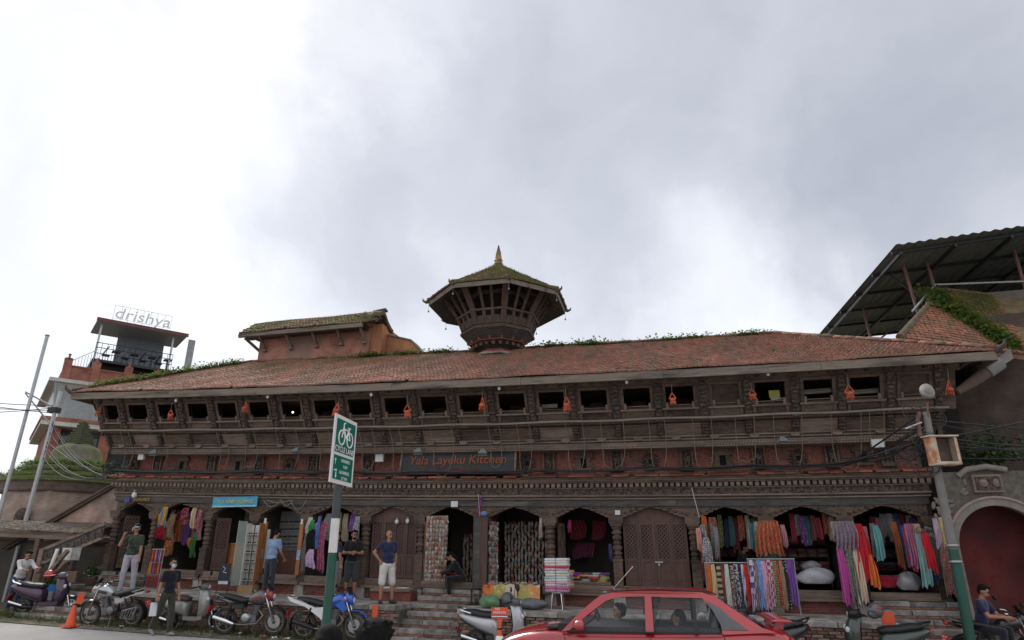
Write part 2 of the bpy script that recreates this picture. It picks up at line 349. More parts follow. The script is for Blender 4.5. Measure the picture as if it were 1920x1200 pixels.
CABLE = mat('cable_black', (.022, .022, .024), .6, .2, 3)
ROPE = mat('rope_fibre', (.2, .17, .13), .9, .2, 20)
GREENP = mat('green_post_paint', (.012, .075, .052), .5, .15, 6, c2=(.02, .06, .045))
ORANGE = mat('orange_plastic', (.62, .085, .03), .5, .12, 5)
ORTAS = mat('orange_red_painted', (.40, .085, .042), .85, .35, 9, rnd=.3)
CARD = mat('cardboard', (.33, .21, .115), .9, .12, 5)
GLASS = None
def make_glass(name, col=(.9, .95, .95), rough=.02, alpha=.25):
    m = bpy.data.materials.new(name); m.use_nodes = True; b = m.node_tree.nodes['Principled BSDF']
    b.inputs['Base Color'].default_value = (*col, 1); b.inputs['Roughness'].default_value = rough; b.inputs['Alpha'].default_value = alpha; b.inputs['Specular IOR Level'].default_value = .6
    return m
GLASS = make_glass('clear_glass', (.12, .14, .15), .02, .10)
GLASSD = make_glass('dark_window_glass', (.03, .04, .045), .04, .8)
# ================================================================ ground, road, platform
def zroad(x, y):
    t = max(0.0, min(1.0, (-3.1-y)/2.9)); t = t*t*(3-2*t)
    return W(x)*(1-t)+0.03*t
def ground_sheet(xs, ys, dz):
    mb = MB(); nx = len(xs); vs = [(x, y, zroad(x, y)+dz) for y in ys for x in xs]
    fs = [(j*nx+i, j*nx+i+1, (j+1)*nx+i+1, (j+1)*nx+i) for j in range(len(ys)-1) for i in range(nx-1)]
    return mb.add(vs, fs, 0, True)
xs_ = [-300, -120, -60]+[-34+i for i in range(56)]+[40, 120, 300]
struct('ground', ground_sheet(xs_, [-120, -60, -30, -16, -8, -6, -5, -4, -3.1, -2, 0, 20, 60, 400], -.03), DIRT)
struct('road', ground_sheet([-60]+[-34+i for i in range(56)]+[40, 60], [-60, -40, -12.6, -9, -8]+[-6+.5*i for i in range(6)]+[-3.12], 0), ASPH)
mbv = MB()
def vfn(u, v):
    x = -26+u*44; y = -3.3+v*1.2
    return (x, y, W(x)+.012+.085*min(1, v*1.3)+.02*math.sin(x*7.3+v*9)*math.sin(x*3.1)*(v > .05))
mbv.grid(vfn, 220, 8); struct('verge', mbv, DIRT)
mbk = MB().box(-40, 20, -12.75, -12.5, -.2, .13, 0, 30).box(-40, 20, -22, -12.75, -.2, .12, 0, 30)
struct('near_pavement', mbk, STONE)
# platform in front of the arcade
ST_L = (-17.9, -15.0); ST_C = (-6.95, -5.35); ST_R = (4.15, 5.95); PZ = .83; PF = -2.2
plat = bpy.data.objects.new('platform', None); COL.objects.link(plat); plat['kind'] = 'structure'
segs = [(-15.0, -6.95), (-5.35, 4.15)]
mb = MB()
for a, b in segs: mb.box(a, b, PF+.06, .1, -.3, PZ-.11, 0, max(2, int((b-a)*2)))
mb.box(-18.2, -15.0, -.9, .1, -.3, PZ-.11, 0, 6); mb.box(-6.95, -5.35, -.3, .1, -.3, PZ, 0, 3); mb.box(4.15, 5.95, -.3, .1, -.3, PZ, 0, 3); mb.box(5.95, 16, -1.6, .1, -.3, .5, 0, 12)
part('core', mb, MORTAR, plat, warp=True)
def slab(x0, x1, y0, y1, z0, z1, m=STONE, name='paving_slab', parent=plat):
    mb = MB(); j = lambda: random.uniform(-.012, .012); g = .007
    b = [(x0+g+j(), y0+j(), z0), (x1-g+j(), y0+j(), z0), (x1-g, y1-g, z0), (x0+g, y1-g, z0)]
    t = [(p[0], p[1], z1+j()*.6) for p in b]; c = .012
    t = [(p[0]+(c if k in (0, 3) else -c), p[1]+(c if k < 2 else -c), p[2]) for k, p in enumerate(t)]
    mid = [(p[0], p[1], z1-c) for p in b]
    mb.add(b+mid+t, [(3, 2, 1, 0), (8, 9, 10, 11)]+[(i, (i+1) % 4, (i+1) % 4+4, i+4) for i in range(4)]+[(i+4, (i+1) % 4+4, (i+1) % 4+8, i+8) for i in range(4)])
    return part(name, mb, m, parent, warp=True)
for a, b in segs+[(-18.0, -15.0)]:
    x = a
    while x < b-.05:
        w = min(random.uniform(.9, 1.5), b-x)
        if b-x-w < .35: w = b-x
        if a > -17: slab(x, x+w, PF-.03, -1.45, PZ-.11, PZ)
        slab(x, x+w, -1.44 if a > -17 else -.95, -.22, PZ-.11, PZ+.004)
        x += w
# retaining wall bricks: individual parts, alike pieces share mesh data
def brick_mesh(w, h, d, m):
    mb = MB(); c = .007
    f = [(-w/2, 0, 0), (w/2, 0, 0), (w/2, 0, h), (-w/2, 0, h)]; fr = [(-w/2+c, -.006, c), (w/2-c, -.006, c), (w/2-c, -.006, h-c), (-w/2+c, -.006, h-c)]; bk = [(p[0], d, p[2]) for p in f]
    mb.add(f+fr+bk, [(4, 5, 6, 7)]+[(i, (i+1) % 4, (i+1) % 4+4, i+4) for i in range(4)]+[(i+8, (i+1) % 4+8, (i+1) % 4, i) for i in range(4)])
    return mb.mesh('brick', m)
BO = [brick_mesh(.222, .056, .06, BRICKO), brick_mesh(.2, .054, .06, BRICKO)]
cells = []
for a, b in segs:
    for k in range(9):
        z = PZ-.18-k*.068; x = a+(.11 if k % 2 else 0)
        while x < b-.1:
            cells.append((x+.115, z)); x += .236
random.shuffle(cells)
def brick_key(c): return -c[0]-c[1]*.3 if True else 0
cells.sort(key=lambda c: (0 if (-15 < c[0] < -13 or -5.4 < c[0] < -2.6 or 1.6 < c[0] < 4.2) else 1, -c[1]))
stuffb = MB()
for i, (x, z) in enumerate(cells):
    if random.random() < .03: continue
    j = random.uniform(-.012, .01)
    if i < 300:
        link('brick', random.choice(BO), plat, (x, PF+.02+j, z+W(x)), (random.uniform(-.02, .02), random.uniform(-.02, .02), random.uniform(-.03, .03)))
    else:
        stuffb.box(x-.11, x+.11, PF+.02+j, PF+.08, z+W(x), z+W(x)+.056)
part('brick_courses', stuffb, BRICKO, plat, kind='stuff')
# flights of steps
BS = brick_mesh(.23, .058, .07, mat('step_brick', (.3, .115, .08), .9, .3, 12, bump=.5, c2=(.2, .12, .095), scale2=5, rnd=.3))
def stairs(x0, x1, ytop, ztop, n, run, rise, name):
    t = bpy.data.objects.new(name, None); COL.objects.link(t); t['kind'] = 'structure'
    for k in range(n):
        z = ztop-rise*k; y = ytop-run*k
        x = x0
        while x < x1-.05:
            w = min(random.uniform(.55, .95), x1-x)
            if x1-x-w < .3: w = x1-x
            slab(x, x+w, y-.02, y+run+.02, z-.1, z, STONED, 'step_stone', t); x += w
        mb = MB().box(x0+.01, x1-.01, y+.03, y+run+.05, z-rise-.02, z-.1, 0, 4); part('riser_core', mb, MORTAR, t, warp=True)
        x = x0+.02
        while x < x1-.2:
            link('brick', BS, t, (x+.115, y+.01+random.uniform(-.006, .006), z-rise+.003+W(x))); x += .238
stairs(ST_C[0], ST_C[1], -.42, 1.16, 7, .34, .166, 'entrance_steps')
stairs(ST_R[0], ST_R[1], -.42, 1.16, 7, .34, .166, 'shop_steps')
stairs(ST_L[0], ST_L[1], -1.0, PZ, 5, .42, .166, 'corner_steps')
stairs(-17.6, -16.0, -.35, 1.2, 2, .3, .18, 'threshold_steps')
# ================================================================ the timber arcade building
BLD = thing('timber_arcade_building', 'long dark carved timber building with arcaded shops, slanting upper gallery and tiled roof', 'building', (0, 0, 0), warp=False)
X0, X1 = -17.76, 5.76
COLX = [-17.70, -16.2, -14.22, -12.55, -10.81, -8.91, -7.20, -5.36, -3.47, -1.69, .27, 2.06, 3.88, 5.74]
def beam(name, x0, x1, y0, y1, z0, z1, m, nx=None, parent=BLD):
    return part(name, MB().box(x0, x1, y0, y1, z0, z1, 0, nx or max(1, int((x1-x0)*1.5))), m, parent, warp=True)
# back structure and dim shop rooms
mb = MB()
mb.box(X0, X1, 2.35, 2.5, .9, 6.4, 0, 24); mb.box(X0, X1, .05, 2.4, 3.52, 3.6, 0, 24)
for x in COLX: mb.box(x-.06, x+.06, .08, 2.35, 1.0, 3.52)
mb.box(X0-.12, X0-.0, .0, 2.5, .6, 4.9); mb.box(X1, X1+.12, 0, 2.5, .6, 4.9)
mb.box(-18.1, 6.4, 1.6, 1.75, 4.9, 7.6, 0, 24); mb.box(-18.1, 6.4, -.35, 1.7, 5.38, 5.44, 0, 24)
mb.box(-18.1, -18.0, -.3, 1.7, 4.9, 6.7); mb.box(6.3, 6.4, -.3, 1.7, 4.9, 6.7)
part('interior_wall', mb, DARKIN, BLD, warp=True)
beam('shop_floor', X0, X1, .02, 2.4, 1.0, 1.2, mat('shop_floor_boards', (.1, .075, .06), .8, .3, 5, (.3, 2, 2)))
# plinth: red brick panels, stone blocks, ledge and threshold beams bay by bay
RB = [brick_mesh(.222, .055, .04, BRICKR), brick_mesh(.225, .054, .04, BRICKR)]
plinth_cells = []
for i in range(13):
    a, b = COLX[i]+.13, COLX[i+1]-.13
    if i in (0, 6, 12): continue
    mbm = MB().box(a, b, -.12, .05, PZ, 1.12, 0, 2); part('plinth_core', mbm, MORTAR, BLD, warp=True)
    for k in range(4):
        x = a+.115+(.1 if k % 2 else 0)
        while x < b-.08:
            plinth_cells.append((x, PZ+.008+k*.07)); x += .235
    beam('ledge', a-.1, b+.1, -.27, .0, 1.115, 1.175, WOODL); beam('threshold_beam', a, b, -.2, .02, 1.18, 1.36, WOODL)
beam('threshold_beam', COLX[6]+.13, COLX[7]-.13, -.25, .02, 1.17, 1.34, WOODL); beam('threshold_beam', COLX[12]+.13, COLX[13]-.13, -.25, .02, 1.17, 1.34, WOODL)
for x, z in plinth_cells: link('brick', random.choice(RB), BLD, (x, -.125+random.uniform(-.006, .004), z+W(x)), (0, 0, random.uniform(-.02, .02)))
# columns with carved rings and bracket capitals, shared meshes
def column_mesh():
    mb = MB(); z0 = 0
    mb.box(-.15, .15, -.15, .15, 0, .26, 1)                       # stone base block
    mb.lathe([(.135, .26), (.135, .33), (.115, .36), (.115, 1.02), (.13, 1.06), (.13, 1.1)], 4, 0, None, False, True)
    prof = []; z = 1.1
    for r, h in ((.115, .05), (.085, .04), (.12, .06), (.09, .05), (.125, .10), (.09, .04), (.115, .05), (.085, .05), (.12, .09), (.09, .04), (.13, .07), (.1, .05), (.135, .06)):
        prof += [(r*.93, z), (r, z+h*.3), (r, z+h*.7), (r*.93, z+h)]; z += h
    mb.lathe(prof, 12, 0); mb.box(-.15, .15, -.15, .15, z, z+.07, 0); mb.box(-.19, .19, -.14, .14, z+.07, z+.2, 0)
    return mb.mesh('column', [WOOD, STONE]), z+.2
CM, ch = column_mesh()
for x in COLX:
    o = link('column', CM, BLD, (x, -.08, PZ+W(x))); o.scale = (1, 1, (3.03-PZ)/ch)
# cusped arch brackets under the lintel
def bracket_mesh(half):
    pts = [(0, 3.01), (.16, 3.01), (.2, 3.05), (.26, 3.055)]
    for f, z in ((.36, 3.10), (.42, 3.105), (.5, 3.16), (.56, 3.165), (.64, 3.215), (.70, 3.22), (.78, 3.26), (.84, 3.265), (.9, 3.285)): pts.append((f*half, z))
    pts += [(half, 3.29), (half, 3.32), (0, 3.32)]
    pts = [p for i, p in enumerate(pts) if i < 4 and p[0] < .36*half or i >= 4]
    mb = MB().prism(pts, -.17, .03)
    for k in range(7):                                            # carved scallops along the upper edge and scroll relief
        xx = .08+k*(half-.2)/7; mb.ell((xx, -.175, 3.29), (.045, .02, .018), 6, 4, 1)
    for k in range(4):
        xx = .12+k*half*.15; mb.ell((xx, -.175, 3.12+k*.04), (.06, .025, .035), 8, 5, 1, Matrix.Rotation(.0, 4, 'Y'))
    return mb.mesh('arch_bracket', [WOOD, CARVE])
for i in range(13):
    half = (COLX[i+1]-COLX[i])/2; bm_ = bracket_mesh(half)
    link('arch_bracket', bm_, BLD, (COLX[i]+.001, 0, W(COLX[i]))); o = link('arch_bracket', bm_, BLD, (COLX[i+1]-.001, 0, W(COLX[i+1]))); o.scale = (-1, 1, 1)
# stacked lintel and cornice courses
for k in range(12):
    a = X0-.05+k*(X1-X0+.1)/12; b = a+(X1-X0+.1)/12
    beam('lintel_beam', a, b-.006, -.2+random.uniform(-.008, .008), .05, 3.322, 3.49, WOODD, 3)
beam('moulding', X0-.1, X1+.1, -.25, .05, 3.495, 3.53, WOODL); beam('moulding', X0-.1, X1+.1, -.22, .05, 3.53, 3.57, WOOD); beam('moulding', X0-.12, X1+.12, -.3, .05, 3.57, 3.61, WOODL)
beam('carved_band', X0-.1, X1+.1, -.26, .05, 3.61, 3.77, CARVE)
KB = MB().box(-.06, .06, -.035, 0, 0, .15).mesh('carved_block', CARVE)
for k in range(22):
    x = X0+.3+k*1.09; link('carved_block', KB, BLD, (x, -.262, 3.615+W(x)))
beam('moulding', X0-.14, X1+.14, -.3, .05, 3.77, 3.795, WOODL); beam('dentil_backing', X0-.14, X1+.14, -.27, .05, 3.795, 3.91, WOODD)
DM = MB().prism([(-.04, 0), (.04, 0), (.05, .105), (-.05, .105)], -.13, 0).mesh('dentil', WOODL)
x = X0-.1
while x < X1+.14:
    link('dentil', DM, BLD, (x, -.27, 3.8+W(x)+random.uniform(-.004, .004)), (0, 0, random.uniform(-.04, .04))); x += .15
beam('moulding', X0-.2, X1+.2, -.43, .05, 3.91, 3.96, WOOD); beam('moulding', X0-.2, X1+.2, -.46, .05, 3.96, 4.0, WOODL); beam('moulding', X0-.22, X1+.22, -.5, .05, 4.0, 4.05, WOOD)
# terracotta coping tiles over the cornice
CT = MB().add([(-.15, -.56, 4.055), (.145, -.56, 4.055), (.145, -.05, 4.15), (-.15, -.05, 4.15), (-.15, -.56, 4.10), (.145, -.56, 4.10), (.145, -.05, 4.2), (-.15, -.05, 4.2)],
    [(3, 2, 1, 0), (4, 5, 6, 7), (0, 1, 5, 4), (1, 2, 6, 5), (2, 3, 7, 6), (3, 0, 4, 7)]).mesh('coping_tile', mat('coping_terracotta', (.3, .085, .055), .85, .4, 8, c2=(.12, .075, .06), scale2=2, rnd=.35, lo=.45, hi=.6))
x = X0-.1
while x < X1+.2:
    link('coping_tile', CT, BLD, (x, random.uniform(-.02, .01), W(x)+random.uniform(-.006, .006)), (0, random.uniform(-.03, .03), random.uniform(-.02, .02))); x += .301
# brick band behind the figures
part('brick_band_core', MB().box(X0-.02, X1+.02, 0, .3, 4.05, 4.95, 0, 24), mat('band_mortar', (.13, .07, .055), .95, .3, 8), BLD, warp=True)
sb = MB()
for k in range(13):
    z = 4.1+k*.064; x = X0+(.11 if k % 2 else 0)
    while x < X1-.1:
        y = random.uniform(-.022, -.012); sb.box(x+.004, x+.222, y, .02, z, z+.055); x += .23
part('brick_courses', sb, mat('band_brick', (.225, .082, .062), .9, .4, 9, c2=(.13, .08, .064), scale2=1.6, lo=.45, hi=.62, bump=.4), BLD, warp=True, kind='stuff')
# carved figure panels and small windows in the band
def fig_panel():
    mb = MB(); mb.box(-.17, -.12, -.11, 0, 0, .62); mb.box(.12, .17, -.11, 0, 0, .62); mb.box(-.12, .12, -.05, 0, 0, .62, 1)
    mb.box(-.12, .12, -.1, 0, 0, .09); mb.box(-.12, .12, -.1, 0, .56, .62)
    for (x, z, rx, rz) in ((0, .44, .05, .055), (0, .3, .07, .1), (-.06, .34, .03, .07), (.065, .3, .03, .08), (-.04, .18, .035, .08), (.05, .17, .035, .08), (0, .11, .1, .03), (-.07, .48, .03, .03), (.07, .46, .03, .03)):
        mb.ell((x, -.075, z), (rx, .05, rz), 8, 6, 1)
    return mb.mesh('figure_panel', [WOOD, CARVE])
FP = fig_panel()
def hood_window():
    mb = MB(); mb.box(-.2, -.08, -.07, 0, .12, .45, 0); mb.box(.08, .2, -.07, 0, .12, .45, 0); mb.box(-.26, .26, -.1, 0, .42, .52, 0); mb.box(-.2, .2, -.07, 0, .08, .15, 0)
    mb.prism([(-.24, .52), (.24, .52), (.12, .6), (-.12, .6)], -.09, 0, 0); mb.box(-.08, .08, -.028, -.005, .15, .42, 1); mb.prism([(-.3, .18), (-.2, .12), (-.2, .3)], -.05, 0, 0); mb.prism([(.3, .18), (.2, .12), (.2, .3)], -.05, 0, 0)
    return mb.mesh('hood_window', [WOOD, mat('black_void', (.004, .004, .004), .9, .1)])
HW = hood_window()
def rosette():
    mb = MB()
    for k in range(14):
        a = 2*PI*k/14; r = .19+.02*(k % 2); mb.ell((0, 0, 0), (.085, .045, .035), 8, 5, 1, Matrix.Translation((r*.82*math.cos(a), -.04, .3+r*.8*math.sin(a))) @ Matrix.Rotation(-a, 4, 'Y'))
    mb.lathe([(.12, -.01), (.13, .05), (.08, .06)], 14, 0, Matrix.Translation((0, 0, .3)) @ Matrix.Rotation(PI/2, 4, 'X')); mb.box(-.055, .055, -.085, -.06, .24, .36, 2); mb.ell((0, -.03, .1), (.22, .04, .05), 10, 6, 1)
    return mb.mesh('rosette_window', [WOOD, CARVE, _mc['black_void']])
RW = rosette()
for px in (300, 400, 490, 590, 693, 1030, 1157, 1288, 1423, 1560, 1665):
    p = at(px, 865, 0); link('figure_panel', FP, BLD, (p.x, -.02, 4.24+W(p.x)))
for px in (345, 450, 640, 1095, 1355, 1620): p = at(px, 865, 0); link('hood_window', HW, BLD, (p.x, -.02, 4.2+W(p.x)))
for px in (255, 545, 990, 1220, 1497): p = at(px, 865, 0); link('rosette_window', RW, BLD, (p.x, -.02, 4.2+W(p.x)))
# ---- slanting gallery
GX0, GX1 = -18.0, 6.1
for k in range(9):
    a = GX0+k*(GX1-GX0)/9; b = a+(GX1-GX0)/9-.004
    beam('gallery_beam', a, b, -.56+random.uniform(-.006, .006), .02, 4.79, 4.94, WOODL, 4)
beam('moulding', GX0-.03, GX1+.03, -.5, .02, 4.94, 4.985, WOODD); beam('moulding', GX0-.05, GX1+.05, -.55, .02, 4.985, 5.015, WOODL); beam('dentil_backing', GX0-.05, GX1+.05, -.52, .02, 5.015, 5.06, WOODD); beam('moulding', GX0-.07, GX1+.07, -.58, .02, 5.06, 5.095, WOODL)
GB = MB().box(-.022, .022, -.012, 0, 0, .13).mesh('beam_fluting', WOODL)
rowm = MB(); x = GX0
while x < GX1: rowm.box(x, x+.035, -.573, -.55, 4.815, 4.855); rowm.box(x+.03, x+.055, -.572, -.55, 4.885, 4.92); rowm.box(x, x+.03, -.54, -.5, 5.018, 5.055); x += .075
part('beam_fluting', rowm, WOOD, BLD, warp=True, kind='stuff')
KN = MB().prism([(-.13, .05), (.13, .05), (.09, 0), (.05, -.02), (-.05, -.02), (-.09, 0)], -.11, 0).box(-.1, .1, -.13, 0, .05, .085).mesh('corbel', WOODL)
WINX = [(-17.97, -17.41), (-17.01, -16.28), (-15.87, -15.2), (-14.76, -14.03), (-13.68, -13.0), (-12.55, -11.87), (-11.44, -10.77), (-10.34, -9.61), (-9.23, -8.49), (-8.08, -7.34), (-6.96, -6.17),
        (-5.8, -5.03), (-4.66, -3.89), (-3.52, -2.79), (-2.38, -1.64), (-1.24, -.51), (-.15, .59), (1.02, 1.71), (2.06, 2.81), (3.21, 3.91), (4.27, 4.98), (5.39, 6.05)]
x = GX0+.4
while x < GX1: link('corbel', KN, BLD, (x, -.5, 5.0+W(x))); x += .98
LO0, LO1 = (-.5, 5.095), (-.72, 5.40); UP0, UP1 = (-.86, 5.46), (-1.46, 6.62)
def slope_pt(P, Q, x, s, n=0.0):          # s: 0..1 up the slope, n: outwards
    dy, dz = Q[0]-P[0], Q[1]-P[1]; l = math.hypot(dy, dz); return (x, P[0]+dy*s-n*dz/l, P[1]+dz*s+n*dy/l)
def slope_box(mb, P, Q, x0, x1, s0, s1, n0, n1, mi=0, nx=1):
    vs = []; fs = []
    for i in range(nx+1):
        x = x0+(x1-x0)*i/nx; vs += [slope_pt(P, Q, x, s0, n1), slope_pt(P, Q, x, s0, n0), slope_pt(P, Q, x, s1, n0), slope_pt(P, Q, x, s1, n1)]
    for i in range(nx):
        a = i*4; b = a+4
        for k in range(4): fs.append((a+(k+1) % 4, b+(k+1) % 4, b+k, a+k))
    fs.append((3, 2, 1, 0)); e = nx*4; fs.append((e, e+1, e+2, e+3)); return mb.add(vs, fs, mi)
PILX = [(WINX[i][1]+WINX[i+1][0])/2 for i in range(len(WINX)-1)]
ENDS = [GX0-.1]+PILX+[GX1+.18]
mb = MB(); slope_box(mb, LO0, LO1, GX0-.05, GX1+.05, 0, 1, -.12, 0, 0, 36); part('lower_panel_backing', mb, WOOD, BLD, warp=True)
for i in range(len(ENDS)-1):
    a, b = ENDS[i]+.1, ENDS[i+1]-.1
    mb = MB(); slope_box(mb, LO0, LO1, a, b, .06, .94, 0, .02, 0, 2); slope_box(mb, LO0, LO1, a, b, .0, .08, 0, .05); slope_box(mb, LO0, LO1, a, b, .9, 1, 0, .05)
    part('lower_panel', mb, WOODL if i % 3 == 1 else WOOD, BLD, warp=True)
mb = MB().box(GX0-.12, GX1+.25, -.9, -.35, 5.405, 5.455, 0, 36); part('gallery_ledge', mb, WOOD, BLD, warp=True)
mb = MB(); pts = [(GX0-.25+i*(GX1-GX0+.55)/60, -.99, 5.475+.012*math.sin(i*.9)+W(GX0-.25+i*(GX1-GX0+.55)/60)) for i in range(61)]; mb.tube(pts, .032, 6)
part('rail_pole', mb, mat('bleached_rail', (.23, .195, .16), .9, .25, 6, (.3, 2, 2)), BLD)
zs = lambda z: (z-UP0[1])/(UP1[1]-UP0[1])
SILL, APB, HEAD = zs(5.735), zs(5.52), zs(6.29)
def strut_mesh():      # carved strut that climbs the slope between two windows
    mb = MB(); slope_box(mb, UP0, UP1, -.075, .075, -.02, 1.0, 0, .05)
    for k in range(11):
        s = .02+k*.088; w = (.09, .075, .06)[k % 3]; slope_box(mb, UP0, UP1, -w, w, s, s+.05, .05, (.13, .09, .11)[k % 3], 1)
    return mb.mesh('strut', [WOOD, CARVE])
def lower_strut():
    mb = MB(); slope_box(mb, LO0, LO1, -.07, .07, 0, 1.05, 0, .06)
    for k in range(4): slope_box(mb, LO0, LO1, -.085+.02*(k % 2), .085-.02*(k % 2), .05+k*.24, .19+k*.24, .06, .12, 1)
    return mb.mesh('lower_strut', [WOOD, CARVE])
SM_, LS_ = strut_mesh(), lower_strut()
for x in [GX0-.08]+PILX+[GX1+.12]:
    link('strut', SM_, BLD, (x, 0, W(x))); link('lower_strut', LS_, BLD, (x, 0, W(x)))
for a, b in [(GX0-.3, WINX[0][0])]+[(WINX[i][1]-.02, WINX[i+1][0]+.02) for i in range(len(WINX)-1)]+[(WINX[-1][1], GX1+.5)]:
    mb = MB(); slope_box(mb, UP0, UP1, a, b, 0, 1, -.1, 0); part('boarding', mb, WOOD, BLD, warp=True)
mb = MB(); slope_box(mb, UP0, UP1, GX0-.35, GX1+.6, HEAD, 1.0, -.1, .012, 0, 36); part('header_board', mb, WOOD, BLD, warp=True)
mb = MB(); slope_box(mb, UP0, UP1, GX0-.35, GX1+.6, .86, .9, .012, .05, 0, 36); slope_box(mb, UP0, UP1, GX0-.35, GX1+.6, .97, 1.03, .012, .08, 0, 36); part('moulding', mb, WOODD, BLD, warp=True)
def lattice(mb, P, Q, x0, x1, s0, s1, n0, n1, step, w, mi=0):
    H = (s1-s0); L_ = math.hypot(Q[0]-P[0], Q[1]-P[1]); hh = H*L_; ww = x1-x0
    for sg in (1, -1):
        t = -hh
        while t < ww:
            a, b = max(0, t), min(ww, t+hh)
            if b-a > .01:
                u0, u1 = (a-t)/hh, (b-t)/hh
                if sg < 0: p0, p1 = (x0+a, s0+H*u0), (x0+b, s0+H*u1)
                else: p0, p1 = (x1-a, s0+H*u0), (x1-b, s0+H*u1)
                mb.bar(slope_pt(P, Q, p0[0], p0[1], (n0+n1)/2), slope_pt(P, Q, p1[0], p1[1], (n0+n1)/2), w, n1-n0, mi, (0, -1, .4))
            t += step
for i, (a, b) in enumerate(WINX):
    mb = MB()
    for s0, s1, xa, xb, n in ((0, HEAD, a-.055, a+.02, .035), (0, HEAD, b-.02, b+.055, .035), (HEAD-.03, HEAD+.03, a-.06, b+.06, .04)): slope_box(mb, UP0, UP1, xa, xb, s0, s1, -.08, n)
    w = part('window', mb, WOOD, BLD, warp=True)
    mb = MB(); slope_box(mb, UP0, UP1, a-.09, b+.09, SILL-.012, SILL+.02, -.1, .09); part('window_sill', mb, WOODL, w, warp=True)
    mb = MB(); slope_box(mb, UP0, UP1, a, b, APB-.05, SILL, -.06, -.02); part('apron_backing', mb, WOODD, w, warp=True)
    mb = MB(); lattice(mb, UP0, UP1, a, b, APB, SILL-.012, -.02, .012, .06, .018); slope_box(mb, UP0, UP1, a, b, 0.0, APB, -.05, .02); part('lattice_apron', mb, WOODL if i % 2 else WOOD, w, warp=True)
    mb = MB()
    for xx in (a+.045, b-.045): slope_box(mb, UP0, UP1, xx-.03, xx+.03, SILL+.02, SILL+.13, -.02, .06)
    mb.tube([slope_pt(UP0, UP1, a+.04, SILL+.07, .03), slope_pt(UP0, UP1, b-.04, SILL+.07, .03)], .012, 5); part('guard_rail', mb, WOODL, w, warp=True)
    if i in (17, 21):
        mb = MB(); lattice(mb, UP0, UP1, a, b, SILL+.02, HEAD-.02, -.05, -.02, .05, .016); part('lattice_screen', mb, WOOD, w, warp=True)
# end walls of the gallery
for sx, xe in ((-1, GX0), (1, GX1)):
    e0, e1 = xe+sx*.1, xe+sx*.5
    mb = MB(); mb.add([(xe, -.5, 4.8), (xe, 1.6, 4.8), (e0, 1.6, 5.4), (e0, -.86, 5.4), (e1, -1.46, 6.62), (e1, 1.6, 6.62)], [(0, 1, 2, 3), (3, 2, 5, 4)]); part('gallery_end', mb, WOOD, BLD, warp=True)
# ================================================================ roof of the arcade building
EV_Y, EV_Z = -1.92, 6.52; RG_Y, RG_Z = 1.6, 8.40; EX0, EX1 = -18.62, 7.25; RX0, RX1 = -14.75, 3.2; BK_Y = 5.1
def roof_deck():
    mb = MB(); n = 40
    mb.grid(lambda u, v: (EX0+(RX0-EX0)*v+u*((EX1-EX0)+((RX1-EX1)-(RX0-EX0))*v), EV_Y+(RG_Y-EV_Y)*v, EV_Z-.012+(RG_Z-EV_Z)*v), n, 2, 0, False)
    mb.grid(lambda u, v: (EX0+(RX0-EX0)*v+u*((EX1-EX0)+((RX1-EX1)-(RX0-EX0))*v), BK_Y+(RG_Y-BK_Y)*v, EV_Z-.012+(RG_Z-EV_Z)*v), n, 2, 0, False)
    mb.add([(EX0, BK_Y, EV_Z-.012), (EX0, EV_Y, EV_Z-.012), (RX0, RG_Y, RG_Z-.012)], [(0, 1, 2)]); mb.add([(EX1, EV_Y, EV_Z-.012), (EX1, BK_Y, EV_Z-.012), (RX1, RG_Y, RG_Z-.012)], [(0, 1, 2)])
    return mb
ROOF = part('roof', roof_deck(), TILEO, BLD, warp=True)
# the warp needs points along the length: lay the front slope as a fine sheet
def front_pt(x, t, n=0.0):
    ss = math.hypot(RG_Y-EV_Y, RG_Z-EV_Z); cy, cz = (RG_Y-EV_Y)/ss, (RG_Z-EV_Z)/ss
    return (x, EV_Y+(RG_Y-EV_Y)*t-n*cz, EV_Z+(RG_Z-EV_Z)*t+n*cy)
def tile_field(mb, org, du, dv, nu_at, rows, tw, ex, th=.018, drop=0.0):
    """rows of small clay tiles; org(r) -> row start, du along the row, dv up slope, nrm up"""
    du = Vector(du).normalized(); dv = Vector(dv).normalized(); nrm = du.cross(dv).normalized()
    for r in range(rows):
        a, b = nu_at(r); x = a+(tw*.5 if r % 2 else 0)+random.uniform(-.02, .02); base = Vector(org)+dv*(ex*r)
        while x < b-tw*.3:
            if drop and random.random() < drop: x += tw; continue
            w = tw*random.uniform(.88, 1.0); j = random.uniform(-.012, .012); l = ex*1.45; h = random.uniform(.0, .012); sk = random.uniform(-.012, .012)
            if random.random() < .03: sk = random.uniform(-.05, .05); j += random.uniform(-.05, .0)
            p = base+du*x+dv*j+nrm*(.022+.013*math.sin(x*1.35+r*.23)+.009*math.sin(x*3.1-r*.5)); q = p+dv*l+du*sk; t0 = th+.022+h; t1 = th*.6+h*.4; tl = random.uniform(.008, .02)
            vs = [p, p+du*w, p+du*w+nrm*t0, p+nrm*(t0+tl), q+nrm*t1*.2, q+du*w+nrm*t1*.2, q+du*w+nrm*t1, q+nrm*(t1+tl)]
            mb.add(vs, [(3, 2, 6, 7), (0, 1, 2, 3), (0, 3, 7, 4), (1, 5, 6, 2)]); x += tw
sl = math.hypot(RG_Y-EV_Y, RG_Z-EV_Z); ROWS = int(sl/.135)
mb = MB(); tile_field(mb, (0, EV_Y-.04, EV_Z-.005), (1, 0, 0), (0, RG_Y-EV_Y, RG_Z-EV_Z), lambda r: (EX0+(RX0-EX0)*r/ROWS-.02, EX1+(RX1-EX1)*r/ROWS), ROWS, .125, .135, drop=.012)
part('tiles', mb, TILE, ROOF, warp=True, kind='stuff')
